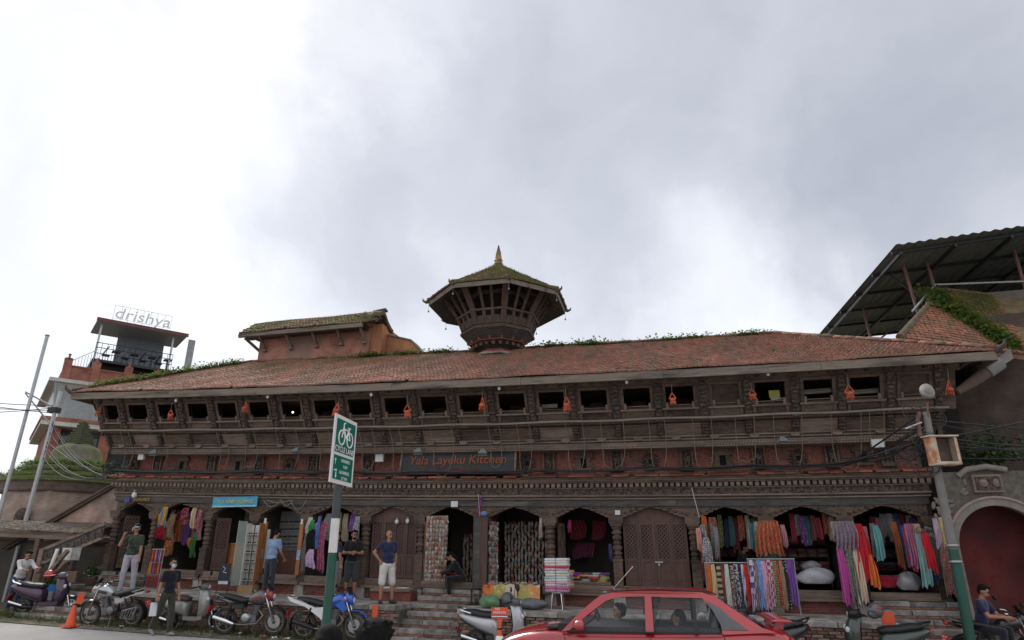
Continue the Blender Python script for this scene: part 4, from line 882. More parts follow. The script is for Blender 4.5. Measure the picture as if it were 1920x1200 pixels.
# carved stair railings at the corner
def railing(name, label, p0, p1, h, y, slats=True):
    t = thing(name, label, 'railing', (0, 0, 0), warp=False); a = Vector((p0[0], y, p0[1])); b = Vector((p1[0], y, p1[1]))
    part('top_rail', MB().bar(a, b, .1, .1), WOODL, t, warp=True); part('bottom_rail', MB().bar(a-Vector((0, 0, h)), b-Vector((0, 0, h)), .08, .09), WOODL, t, warp=True)
    part('newel_post', MB().box(b.x-.09, b.x+.07, y-.08, y+.08, .15 if not slats else b.z-1.5, b.z+.04), WOODL, t, warp=True)
    if slats:
        part('panel', MB().prism([(a.x, a.z-.06), (b.x, b.z-.06), (b.x, b.z-h), (a.x, a.z-h)], y-.015, y+.015), WOODD, t, warp=True)
        for k in range(9): q = a.lerp(b, (k+.5)/9); part('carved_baluster', MB().ell((q.x, y-.03, q.z-h/2-.02), (.09, .03, h*.3), 8, 6).ell((q.x+.08, y-.03, q.z-h/2-.1), (.05, .025, h*.16), 6, 5), CARVE, t, warp=True)
    return t
railing('stair_railing', 'carved wooden balustrade climbing to the entrance arch', (-17.45, 2.6), (-19.6, 1.75), .42, -.75)
railing('stair_handrail', 'plain timber handrail with a thick slanting newel post by the corner steps', (-17.75, 1.8), (-18.35, 1.05), .3, -1.6, False)
t = thing('leaning_post', 'thick weathered timber post at the foot of the corner steps', 'post', (-18.45, -1.7, 0)); part('shaft', MB().bar((.1, 0, 0), (-.02, 0, 1.12), .2, .2), WOODL, t); part('cap', MB().bar((-.02, 0, 1.12), (-.03, 0, 1.18), .16, .16), WOOD, t)
# ================================================================ neighbours, right side
NB = thing('brick_neighbour_house', 'old brick house with mossy tiled roof standing beside the arcade', 'building', (0, 0, 0), warp=False)
part('wall', MB().box(7.3, 16, 1.2, 9, -.3, 8.2), brickmat('dark_old_brick', (.1, .065, .055), (.085, .06, .05), (.07, .06, .05), dirt=(.05, .045, .04)), NB)
A_, B_, C_, D_ = at(1688, 636, 0.2), at(1762, 556, 2.4), at(1930, 560, 2.4), at(1930, 668, .2)
part('tile_slope', MB().add([A_, D_, C_, B_, A_-Vector((0, 0, .12)), D_-Vector((0, 0, .12)), C_-Vector((0, 0, .12)), B_-Vector((0, 0, .12))], [(0, 1, 2, 3), (7, 6, 5, 4), (0, 4, 5, 1), (1, 5, 6, 2), (2, 6, 7, 3), (3, 7, 4, 0)]), TILEO, NB)
mb = MB(); dv = ((B_+C_)/2-(A_+D_)/2); du = (D_-A_); Lr = du.length; off0 = (B_-A_).dot(du.normalized()); nn = int(dv.length/.14)
tile_field(mb, A_, du, dv-du.normalized()*dv.dot(du.normalized()), lambda r: (off0*r/nn, Lr), nn, .125, .14); part('tiles', mb, mat('orange_brown_tile', (.31, .135, .08), .9, .35, 6, c2=(.2, .11, .075)), NB, kind='stuff')
part('verge_tiles', MB().tube([A_+Vector((0, 0, .05)), B_+Vector((0, 0, .06))], .11, 7), HT, NB)
part('upper_terrace', MB().box(B_.x-.1, 16, 2.45, 8, B_.z-1, B_.z+.02), mat('terrace_side', (.12, .1, .09), .9), NB)
mb = MB(); e0, e1 = Vector((6.75, 1.0, 10.5)), Vector((5.9, 9.5, 10.35))
can = thing('corrugated_terrace_canopy', 'large dark corrugated metal canopy on posts over the neighbouring roof terrace', 'canopy', (0, 0, 0), warp=False)
def cfn(u, v):
    p = e0.lerp(e1, v); x = p.x+u*9; z = p.z+.06*u*9*(1-v*.5)+.022*math.sin(u*9/.14*PI); return (x, p.y, z)
mb = MB(); mb.grid(cfn, 260, 1, 0, True); part('sheeting', mb, mat('corrugated_sheet', (.13, .145, .13), .6, .15, 3, metal=.2), can)
for k in range(6): v = .04+k*.185; p = e0.lerp(e1, v); part('purlin', MB().bar((p.x-.0, p.y, p.z-.1), (p.x+9, p.y, p.z+.44*(1-v*.5)), .07, .09), BLACKP, can)
for k in range(6): u = .02+k*.16; part('rafter', MB().bar(Vector(cfn(u, .02))-Vector((0, 0, .19)), Vector(cfn(u, .98))-Vector((0, 0, .19)), .07, .09), BLACKP, can)
for p, q in (((7.55, 2.6, 8.0), (7.4, 2.6, 10.5)), ((8.2, 2.7, 8.5), (8.1, 2.7, 10.6)), ((7.1, 6, 8.0), (7.0, 6, 10.4)), ((10.5, 2.7, 8.5), (10.5, 2.7, 10.8))): part('post', MB().tube([p, q], .05, 8), mat('rust_brown_pipe', (.16, .095, .075), .7, .2), can)
part('brace', MB().tube([(7.45, 2.6, 9.6), (7.0, 2.9, 10.4)], .025, 5), BLACKP, can); part('brace', MB().tube([(7.1, 5.9, 9.0), (8.6, 4, 9.9)], .03, 5), BLACKP, can)
mb = MB()
for dz in (.0, .42): mb.tube([at(1757, 552, 2.5)+Vector((0, 0, dz-.1)), at(1930, 545, 2.5)+Vector((0, 0, dz-.12))], .03, 6)
mb.tube([at(1757, 552, 2.5)+Vector((0, 0, .3)), at(1712, 590, 1.6)+Vector((0, 0, .1))], .03, 6); mb.tube([at(1757, 552, 2.5)-Vector((0, 0, .1)), at(1714, 606, 1.6)], .03, 6)
part('guard_rail', mb, mat('pale_rail', (.33, .33, .34), .5), can)
mb = MB(); dd = dv-du.normalized()*dv.dot(du.normalized())
def f():
    a = random.betavariate(2, 1.2); b = random.random(); p = A_+du*(.25+.75*a)+dd*(1-abs(random.gauss(0, .3)))*.98; return (p.x+random.gauss(0, .05), p.y, p.z+.05+abs(random.gauss(0, .05)))
blades(mb, 2600, f, .14)
def f2():
    t = random.random(); p = A_+du*(.42+.5*t)+dd*(.95-t*.9)*random.uniform(.75, 1.05); return (p.x+random.gauss(0, .12), p.y-.05, p.z+abs(random.gauss(.08, .1)))
leaves(mb, 2600, f2, .12)
solo('neighbour_roof_plants', mb, translucent(mat('lush_green', (.12, .17, .03), .8, .4, 8, c2=(.07, .12, .03))), 'lush grass and shrubs growing over the mossy roof of the brick neighbour', 'plants', warp=False, kind='stuff')
part('eave_roll', MB().tube([at(1795, 735, -1.2), at(1822, 718, -1.2), at(1850, 697, -1.2)], [.08, .13, .15], 10), mat('brown_clay_eave', (.12, .085, .07), .9, .3, 5, bump=.5), NB)
part('eave_cap', MB().tube([at(1850, 697, -1.2), at(1875, 680, -1.2)], [.17, .17], 10), mat('grey_cement', (.2, .2, .2), .9, .2, 6), NB)
part('eave_underside', MB().add([at(1795, 742, -1.15), at(1900, 672, -1.15), at(1900, 672, 1.2)+Vector((0, 0, .5)), at(1795, 742, 1.2)], [(0, 1, 2, 3)]), WOODD, NB)
part('side_return', MB().box(6.15, 7.3, .9, 1.0, -.2, 7.4), mat('deep_shade_wall', (.028, .024, .022), .95, .3, 3), NB)  # near-black wall colour has the deep shade of the recess painted in
ag = thing('arched_gateway', 'plastered arched gateway with floral relief and red painted passage', 'gateway', (0, 0, 0), warp=False)
cx, cz, rr = 6.98, 2.33, .9
def arch_face(r0, r1, y0, y1, top=None):
    mb = MB(); n = 20; A = [(cx-r0*math.cos(PI*k/n), cz+r0*math.sin(PI*k/n)) for k in range(n+1)]
    if top is None: Bp = [(cx-r1*math.cos(PI*k/n), cz+r1*math.sin(PI*k/n)) for k in range(n+1)]
    else: Bp = [(max(5.98, min(9, cx-1.5*math.cos(PI*k/n)*1.3)), min(top, cz+3*math.sin(PI*k/n)) if 0 < k < n else cz) for k in range(n+1)]
    for k in range(n):
        p, q, r_, s_ = A[k], A[k+1], Bp[k+1], Bp[k]
        mb.add([(p[0], y0, p[1]), (q[0], y0, q[1]), (r_[0], y0, r_[1]), (s_[0], y0, s_[1]), (p[0], y1, p[1]), (q[0], y1, q[1]), (r_[0], y1, r_[1]), (s_[0], y1, s_[1])], [(3, 2, 1, 0), (0, 1, 5, 4), (2, 3, 7, 6)])
    return mb
PLW = mat('dirty_white_plaster', (.22, .2, .18), .95, .3, 6, c2=(.2, .18, .16), scale2=3, bump=.4); REDW = mat('red_limewash', (.2, .042, .04), .9, .45, 3, c2=(.1, .035, .035), scale2=1.5, bump=.5)
part('arch_ring', arch_face(.9, 1.06, -.68, -.5), PLW, ag, warp=True); part('arch_moulding', arch_face(1.06, 1.11, -.71, -.5), mat('pinkish_mould', (.3, .23, .2), .95, .2), ag, warp=True)
part('spandrel', arch_face(1.11, 2, -.62, -.45, 4.0), mat('grey_relief_plaster', (.15, .135, .115), .95, .5, 14, bump=1, c2=(.1, .09, .08), scale2=7), ag, warp=True)
part('jamb', MB().box(5.98, cx-.9, -.66, -.45, .2, cz), PLW, ag, warp=True)
mb = MB()
for k in range(26):
    a = random.uniform(.15, 1.3); r_ = random.uniform(1.2, 1.55); mb.ell((0, 0, 0), (.1, .03, .045), 8, 5, 0, Matrix.Translation((cx-r_*math.cos(a), -.63, cz+r_*math.sin(a))) @ Matrix.Rotation(random.uniform(0, PI), 4, 'Y'))
part('floral_relief', mb, mat('relief_plaster', (.18, .158, .135), .95, .4, 16, bump=.6), ag, warp=True, kind='stuff')
part('keystone_panel', MB().box(cx-.35, cx+.25, -.72, -.6, 3.52, 3.92).box(cx-.3, cx+.2, -.74, -.72, 3.57, 3.87, 1).ell((cx-.15, -.75, 3.72), (.1, .03, .09), 10, 6, 0).ell((cx+.1, -.75, 3.72), (.07, .03, .1), 10, 6, 0), [mat('brown_stone', (.2, .15, .125), .95, .3, 8, bump=.5), CARVE], ag, warp=True)
part('crest', MB().tube([(cx-.6, -.65, 3.9), (cx-.4, -.68, 4.05), (cx, -.7, 4.1), (cx+.4, -.68, 4.02)], .07, 7), PLW, ag, warp=True)
part('passage', MB().add([(cx-.9, -.5, .2), (cx-.9, -.5, 3.3), (cx-.9, .5, 3.3), (cx-.9, .5, .2), (9, .5, .2), (9, .5, 3.3), (9, -.5, .2), (9, -.5, 3.3)], [(0, 1, 2, 3), (3, 2, 5, 4), (4, 5, 7, 6), (1, 7, 5, 2)]), REDW, ag, warp=True)
part('passage_side', MB().box(cx+.9, 12, -.6, -.45, .1, 4.2), REDW, ag, warp=True)
mb = MB()
def f(): return (7.3+random.gauss(0, .35), -.2+random.gauss(0, .25), 4.25+abs(random.gauss(0, .3))+W(7))
leaves(mb, 900, f, .13)
solo('gateway_shrub', mb, LEAFD, 'dark leafy shrub tumbling over the top of the arched gateway', 'shrub', warp=False, kind='stuff')
# ================================================================ people: one continuous body each
SKIN = mat('skin_brown', (.30, .15, .095), .55, .08, 9, spec=.35); HAIR = mat('black_hair', (.008, .007, .007), .75, .5, 60, (1, 1, .2), .5, spec=.12)
EYE = mat('dark_eye', (.02, .015, .012), .3, .1); LIP = mat('lip', (.22, .085, .07), .6, .1)
def foot(px, py, zl):
    d = ray(px, py); x = 0.0
    for _ in range(8): t = (zl+W(x)-CAM[2])/d[2]; x = CAM[0]+d[0]*t
    p = CAM+d*t; return (p[0], p[1], zl)
class Body:
    def __init__(s): s.p = []
    def cone(s, a, b, ra, rb, tag): s.p.append(('c', Vector(a), Vector(b), ra, rb, tag))
    def ell(s, c, r, tag, rot=None): s.p.append(('e', Vector(c), Vector(r), rot or Matrix.Identity(3), 0, tag))
    def raw(s):
        mb = MB()
        for p in s.p:
            if p[0] == 'c':
                a, b, ra, rb = p[1:5]; d = (b-a); L = d.length; dn = d/L if L > 1e-6 else Vector((0, 0, 1)); pts = []; rs = []
                for k in range(4): t = PI/2*(k/4); pts.append(a-dn*ra*math.cos(t)); rs.append(max(.001, ra*math.sin(t)))
                pts += [a, b]; rs += [ra, rb]
                for k in range(1, 5): t = PI/2*(k/4); pts.append(b+dn*rb*math.sin(t)); rs.append(max(.001, rb*math.cos(t)))
                mb.tube(pts, rs, 12)
            else: mb.ell((0, 0, 0), tuple(p[2]), 14, 10, 0, Matrix.Translation(p[1]) @ p[3].to_4x4())
        return mb
    def build(s, name, voxel, mats, order):
        me = s.raw().mesh('tmp_body', [SKIN]); o = bpy.data.objects.new('tmp_body', me); COL.objects.link(o)
        md = o.modifiers.new('r', 'REMESH'); md.mode = 'VOXEL'; md.voxel_size = voxel; md.use_smooth_shade = True
        sm = o.modifiers.new('s', 'SMOOTH'); sm.factor = .5; sm.iterations = 3
        dg = bpy.context.evaluated_depsgraph_get(); out = bpy.data.meshes.new_from_object(o.evaluated_get(dg)); bpy.data.objects.remove(o); bpy.data.meshes.remove(me); out.name = name
        n = len(out.polygons); c = np.empty(n*3); out.polygons.foreach_get('center', c); c = c.reshape(-1, 3)
        best = np.full(n, 1e9); idx = np.zeros(n, int)
        for p in s.p:
            if p[0] == 'c':
                a, b = np.array(p[1]), np.array(p[2]); ab = b-a; t = np.clip(((c-a)@ab)/max(1e-9, ab@ab), 0, 1); d = np.linalg.norm(c-a-t[:, None]*ab, axis=1)-(p[3]+(p[4]-p[3])*t)
            else:
                q = (c-np.array(p[1]))@np.array(p[3]); r = np.array(p[2]); d = (np.linalg.norm(q/r, axis=1)-1)*r.min()
            k = order.index(p[5]); d = d-(.004 if p[5] in ('eye', 'lip') else 0); m = d < best; best[m] = d[m]; idx[m] = k
        out.materials.clear()
        for t in order: out.materials.append(mats[t])
        out.polygons.foreach_set('material_index', idx.astype(np.int32)); out.polygons.foreach_set('use_smooth', np.ones(n, bool)); out.update()
        return out
def hand(B, w, fd, side, pn, tag='skin', curl=.5, s=1.0):
    """wrist w, finger direction fd, palm normal pn; fingers unequal and bent, thumb leaves the side of the palm"""
    fd = Vector(fd).normalized(); pn = Vector(pn); pn = (pn-fd*pn.dot(fd)).normalized(); ac = fd.cross(pn)*side; w = Vector(w)
    B.cone(w, w+fd*.085*s, .03*s, .036*s, tag); B.cone(w+fd*.05*s+ac*.02*s, w+fd*.085*s+ac*.028*s, .024*s, .022*s, tag)
    for k, (o, l) in enumerate(((.033, .062), (.011, .072), (-.011, .067), (-.031, .052))):
        a = w+fd*.085*s+ac*o*s; m = a+(fd*math.cos(curl*.5)+pn*math.sin(curl*.5)).normalized()*l*.55*s; e = m+(fd*math.cos(curl*1.5)+pn*math.sin(curl*1.5)).normalized()*l*.55*s
        B.cone(a, m, .0105*s, .0095*s, tag); B.cone(m, e, .0095*s, .008*s, tag)
    a = w+fd*.03*s+ac*.034*s; m = a+(fd*.6+ac*.7+pn*.2).normalized()*.045*s; B.cone(a, m, .014*s, .012*s, tag); B.cone(m, m+(fd+ac*.1+pn*.4).normalized()*.035*s, .012*s, .009*s, tag)
def person(label, loc, rz, H=1.72, arms=None, legs=None, lean=0.0, head=(0, 0), shirt=(.02, .02, .025), legsc=(.05, .05, .06), shoe=(.03, .03, .03), shorts=False, sleeve=.6, fat=1.0, hair='short', voxel=.0115,
           extras=None, skin=None, shirtmat=None, group=None, warp=True, seat=None, nolegs=False, female=False):
    B = Body(); k = H/1.72; hip = .92*k if seat is None else seat
    Rl = Matrix.Rotation(lean, 3, 'X')           # positive leans forward (towards -y)
    P = Vector((0, 0, hip))
    def T(x, y, z): return P+Rl @ Vector((x*k, y*k, (z-.92)*k))
    f = fat
    B.ell(T(0, -.005, 1.29), (.172*k*(.92 if female else 1), .108*k*f, .165*k), 'shirt', Rl); B.ell(T(0, -.01, 1.1), (.15*k*f, .112*k*f, .16*k), 'shirt', Rl); B.cone(T(-.12, 0, 1.4), T(.12, 0, 1.4), .062*k, .062*k, 'shirt')
    B.ell(T(0, 0, .96), (.162*k*f, .118*k*f, .09*k), 'shirt', Rl); B.ell(T(0, 0, .9), (.16*k*f, .118*k*f, .1*k), 'legs', Rl)
    B.cone(T(0, .012, 1.42), T(0, 0, 1.5), .056*k, .052*k, 'skin')
    hy, hp = head; Rh = Rl @ Matrix.Rotation(hy, 3, 'Z') @ Matrix.Rotation(hp, 3, 'X'); hc = T(0, .0, 1.52)
    def Hd(x, y, z): return hc+Rh @ Vector((x*k, y*k, z*k))
    B.ell(Hd(0, .012, .115), (.075*k, .092*k, .1*k), 'skin', Rh); B.ell(Hd(0, -.028, .055), (.056*k, .062*k, .068*k), 'skin', Rh); B.cone(Hd(0, -.085, .095), Hd(0, -.1, .068), .011*k, .016*k, 'skin')
    for sx in (-1, 1):
        B.ell(Hd(sx*.077, .01, .085), (.012*k, .022*k, .032*k), 'skin', Rh); B.ell(Hd(sx*.03, -.083, .103), (.014*k, .007*k, .008*k), 'eye', Rh); B.ell(Hd(sx*.03, -.084, .123), (.02*k, .008*k, .006*k), 'hair', Rh)
    B.ell(Hd(0, -.09, .035), (.024*k, .007*k, .008*k), 'lip', Rh)
    if hair == 'short': B.ell(Hd(0, .028, .14), (.083*k, .09*k, .088*k), 'hair', Rh); B.ell(Hd(0, .06, .08), (.074*k, .05*k, .06*k), 'hair', Rh); B.ell(Hd(.02, -.03, .19), (.06*k, .06*k, .035*k), 'hair', Rh)
    elif hair == 'long': B.ell(Hd(0, .028, .135), (.088*k, .096*k, .092*k), 'hair', Rh); B.cone(Hd(0, .075, .1), Hd(0, .1, -.12), .07*k, .05*k, 'hair')
    elif hair == 'bald': B.ell(Hd(0, .05, .07), (.077*k, .058*k, .045*k), 'hair', Rh)
    elif hair == 'bushy':
        B.ell(Hd(0, .03, .145), (.092*k, .1*k, .095*k), 'hair', Rh); B.ell(Hd(0, .07, .07), (.08*k, .05*k, .06*k), 'hair', Rh)
        for _ in range(34):
            a, b = random.uniform(0, 2*PI), random.uniform(.1, 1.3); d = Vector((math.cos(a)*math.cos(b), math.sin(a)*math.cos(b), math.sin(b))); q = Hd(0, .02, .135)+Rh @ Vector((d.x*.085*k, d.y*.092*k, d.z*.09*k)); B.cone(q, q+Rh @ (d*.02+Vector((random.gauss(0, .012), random.gauss(0, .012), .002))), .012*k, .005*k, 'hair')
    arms = arms or {}
    for sx, nm in ((-1, 'r'), (1, 'l')):
        u, fo = arms.get(nm, ((sx*.12, 0, -1), (sx*.02, -.12, -1)))[:2]; opt = arms.get(nm, (0, 0, {}))[2] if len(arms.get(nm, (0, 0))) > 2 else {}
        S = T(sx*.172, 0, 1.395); E = S+Vector(u).normalized()*.285*k; Wr = E+Vector(fo).normalized()*.245*k
        B.cone(S, E, .05*k, .04*k, 'skin'); B.cone(E, E.lerp(Wr, .35), .04*k, .041*k, 'skin'); B.cone(E.lerp(Wr, .35), Wr, .041*k, .027*k, 'skin')
        if sleeve <= 1: B.cone(S, S.lerp(E, sleeve), .064*k, .06*k, 'shirt')
        else: B.cone(S, E, .062*k, .052*k, 'shirt'); B.cone(E, E.lerp(Wr, sleeve-1), .052*k, .04*k, 'shirt')
        hd = Vector(opt.get('fd', Vector(fo).normalized())); hand(B, Wr, hd, opt.get('side', sx), opt.get('pn', (-sx, -.2, 0)), 'skin', opt.get('curl', .5), k)
    legs = legs or {}
    for sx, nm in ((-1, 'r'), (1, 'l')):
        if nolegs: break
        th, shn, fdir = legs.get(nm, ((sx*.04, -.02, -1), (sx*.01, .04, -1), (sx*.25, -1, 0)))
        A = P+Rl @ Vector((sx*.092*k, 0, -.02*k)); K = A+Vector(th).normalized()*.43*k; An = K+Vector(shn).normalized()*.4*k; fd = Vector(fdir).normalized()
        B.cone(A, K, .082*k*f, .058*k, 'skin'); B.cone(K, K.lerp(An, .3), .055*k, .055*k, 'skin'); B.cone(K.lerp(An, .3), An, .055*k, .036*k, 'skin')
        if shorts: B.cone(A, A.lerp(K, .98), .098*k*f, .092*k, 'legs')
        else: B.cone(A, K, .094*k*f, .073*k, 'legs'); B.cone(K, An+Vector((0, 0, .02)), .073*k, .06*k, 'legs')
        hl = An+Vector((0, 0, -.045*k)); B.cone(hl-fd*.045*k, hl+fd*.1*k, .042*k, .04*k, 'shoe'); B.cone(hl+fd*.1*k, hl+fd*.17*k-Vector((0, 0, .012*k)), .04*k, .028*k, 'shoe'); B.cone(An, hl, .04*k, .04*k, 'shoe')
    order = ['skin', 'shirt', 'legs', 'shoe', 'hair', 'eye', 'lip']; mats = {'skin': skin or SKIN, 'shirt': shirtmat or cloth(shirt), 'legs': cloth(legsc), 'shoe': mat('shoe_%.2f_%.2f' % (shoe[0], shoe[2]), shoe, .6, .15), 'hair': HAIR, 'eye': EYE, 'lip': LIP}
    if extras: extras(B, Hd, T, Rh, order, mats, k)
    me = B.build('person', voxel, mats, order)
    zmin = min(v.co.z for v in me.vertices) if seat is None else 0.0
    o = link('person', me, None, (loc[0], loc[1], loc[2]+(W(loc[0]) if warp else 0)-zmin), (0, 0, rz)); tag(o, label, 'person', group); return o
# the man on the phone
def phone_x(B, Hd, T, Rh, order, mats, k):
    order += ['cap', 'phone']; mats['cap'] = cloth((.25, .27, .3), (.05, .07, .12), 'stripe_h', .8); mats['phone'] = WHITEP
    B.ell(Hd(0, .02, .16), (.085*k, .098*k, .072*k), 'cap', Rh); B.cone(Hd(-.04, -.1, .135), Hd(.04, -.1, .135), .03, .03, 'cap'); B.ell(Hd(-.1, -.02, .07), (.01, .03, .06), 'phone', Rh)
CAMO = cloth((.04, .055, .035), (.018, .024, .018), 'ikat', .35)
def look(dx): return dx   # yaw: 0 faces the street (-y); positive turns to the viewer's right
person('man in green camouflage shirt and pale trousers holding a phone to his ear', foot(236, 1103, .80), R(20), 1.76, {'r': ((-.55, -.35, -.75), (.42, -.25, 1), {'fd': (.2, .1, 1), 'pn': (1, .2, 0), 'curl': .9}), 'l': ((.1, 0, -1), (.05, -.1, -1))},
       {'r': ((-.1, -.02, -1), (-.03, .04, -1), (-.5, -1, 0)), 'l': ((.12, -.02, -1), (.05, .04, -1), (.3, -1, 0))}, head=(R(12), R(3)), shirtmat=CAMO, legsc=(.36, .35, .4), shoe=(.3, .3, .31), hair='short', extras=phone_x, fat=1.1)
# walker with the face mask
def mask_x(B, Hd, T, Rh, order, mats, k):
    order += ['mask']; mats['mask'] = cloth((.42, .6, .72)); B.ell(Hd(0, -.055, .045), (.057*k, .05*k, .05*k), 'mask', Rh)
p_walk = foot(303, 1192, 0.0)
person('man in black shirt and olive trousers walking along the road in a blue face mask', p_walk, R(72), 1.74, {'r': ((-.18, .12, -1), (-.1, -.02, -1), {'curl': 1.2}), 'l': ((.12, -.1, -1), (.02, -.3, -1))},
       {'r': ((-.02, .32, -1), (0, .62, -1), (-.05, -1, -.45)), 'l': ((.02, -.2, -1), (0, -.06, -1), (.1, -1, .05))}, shirt=(.012, .013, .02), legsc=(.045, .045, .033), shoe=(.22, .2, .18), extras=mask_x, head=(R(-8), 0))
bag = MB(); bag.grid(lambda u, v: (.13*(u-.5)*(1+.3*v)+.02*math.sin(9*u), .05*math.cos(u*PI*2), -.3*v), 10, 6, 0, True, (0, .03, 0)); solo('plastic_bag', bag, mat('white_polythene', (.55, .56, .58), .4, .1), 'white plastic bag hanging from the walking man\'s hand', 'bag', (p_walk[0]-.22, p_walk[1]-.22, .74))
person('man in light blue shirt with his back turned looking into the eyewear shop', foot(500, 1119, PZ), R(170), 1.74, {'r': ((-.14, -.2, -1), (.1, -.7, -.6)), 'l': ((.14, -.25, -1), (-.1, -.7, -.6))}, lean=R(6), head=(0, R(28)), shirt=(.22, .3, .47), legsc=(.035, .04, .055), fat=1.05)
person('man in dark navy shirt and grey trousers standing beside the cycle lane post', foot(622, 1124, PZ), R(150), 1.70, {'r': ((-.1, -.05, -1), (-.02, -.25, -1)), 'l': ((.1, -.05, -1), (.02, -.25, -1))}, shirt=(.025, .028, .05), legsc=(.15, .15, .155), head=(R(10), R(8)))
person('bearded man in black shirt and shorts standing with arms crossed', foot(655, 1122, PZ), R(28), 1.76, {'r': ((-.3, -.2, -.9), (.95, -.38, .12), {'curl': .8, 'pn': (0, .6, -.5)}), 'l': ((.3, -.2, -.9), (-.95, -.45, .05), {'curl': .8, 'pn': (0, .6, -.5)})}, shirt=(.016, .016, .018), legsc=(.06, .062, .07), shorts=True, shoe=(.04, .035, .03), head=(R(16), R(8)), fat=1.12,
       extras=lambda B, Hd, T, Rh, order, mats, k: (B.ell(Hd(0, -.045, .012), (.05*k, .05*k, .035*k), 'hair', Rh)))
person('bald man in navy shirt and white shorts standing with a hand on his hip', foot(722, 1132, PZ), R(48), 1.74, {'r': ((-.75, .12, -.75), (.6, -.25, -.8), {'curl': .3, 'pn': (.5, 0, -.5)}), 'l': ((.2, .1, -1), (-.05, -.1, -1))},
       {'r': ((-.09, -.05, -1), (-.02, .04, -1), (-.2, -1, 0)), 'l': ((.13, -.04, -1), (.06, .04, -1), (.35, -1, 0))}, shirt=(.022, .028, .075), legsc=(.6, .58, .54), shorts=True, shoe=(.03, .03, .032), hair='bald', head=(R(14), R(4)), fat=1.12)
# seated people
SITL = {'r': ((-.12, -1, -.05), (-.02, .1, -1), (-.1, -1, 0)), 'l': ((.12, -1, -.02), (.02, .05, -1), (.1, -1, 0))}
ps = foot(868, 1105, 1.0)
person('person in black clothes sitting bent forward on the steps of the shoe shop', (atl(866, 1080, -.35).x, -.3, 1.0), R(-62), 1.62, {'r': ((-.1, -.6, -.8), (.1, -.8, -.3)), 'l': ((.1, -.6, -.8), (-.1, -.8, -.3))}, SITL, lean=R(32), head=(0, R(20)), shirt=(.012, .012, .014), legsc=(.012, .012, .014), shoe=(.3, .16, .1), sleeve=1.9, seat=.46, hair='long', female=True)
person('shopkeeper in black seated among the scarves behind the hanging cloth', (1.35, .75, 1.2), R(60), 1.66, {'r': ((-.1, -.5, -.8), (.1, -.8, -.1)), 'l': ((.1, -.5, -.8), (-.1, -.8, -.1))}, SITL, lean=R(20), shirt=(.012, .012, .013), legsc=(.02, .02, .022), seat=.5, sleeve=1.9, head=(0, R(15)))
person('man in navy shirt seated on a parked bike by the arched gateway', (5.5, -2.5, 0.1), R(50), 1.70, {'r': ((-.2, -.5, -.8), (.5, -.8, -.05)), 'l': ((.1, -.5, -.8), (-.3, -.8, -.1))}, SITL, lean=R(14), shirt=(.025, .028, .075), legsc=(.02, .02, .03), seat=.72, head=(R(10), R(14)), fat=1.05)
person('vendor in a white shirt leaning over the stall below the lean-to roof', (-18.75, -2.1, .12), R(75), 1.64, {'r': ((-.1, -.7, -.7), (.1, -1, -.1)), 'l': ((.15, -.7, -.6), (-.1, -1, 0))}, lean=R(18), shirt=(.6, .58, .6), legsc=(.03, .045, .11), sleeve=1.5, head=(0, R(15)))
# two passers-by close to the camera, only the tops of their heads in frame
h1 = CAM+ray(618, 1176)/np.linalg.norm(ray(618, 1176))*4.0; h2 = CAM+ray(706, 1163)/np.linalg.norm(ray(706, 1163))*3.5
person('woman passer-by with parted dark hair at the near edge of the road', (h1[0], h1[1], zroad(h1[0], h1[1])), R(150), 1.72*(h1[2]-.03)/1.74, shirt=(.35, .12, .14), hair='long', voxel=.009, warp=False, female=True, head=(R(25), R(12)))
person('passer-by with thick black hair at the near edge of the road', (h2[0], h2[1], zroad(h2[0], h2[1])), R(110), 1.72*(h2[2]-.03)/1.76, shirt=(.1, .1, .12), hair='bushy', voxel=.008, warp=False, head=(R(15), R(8)))
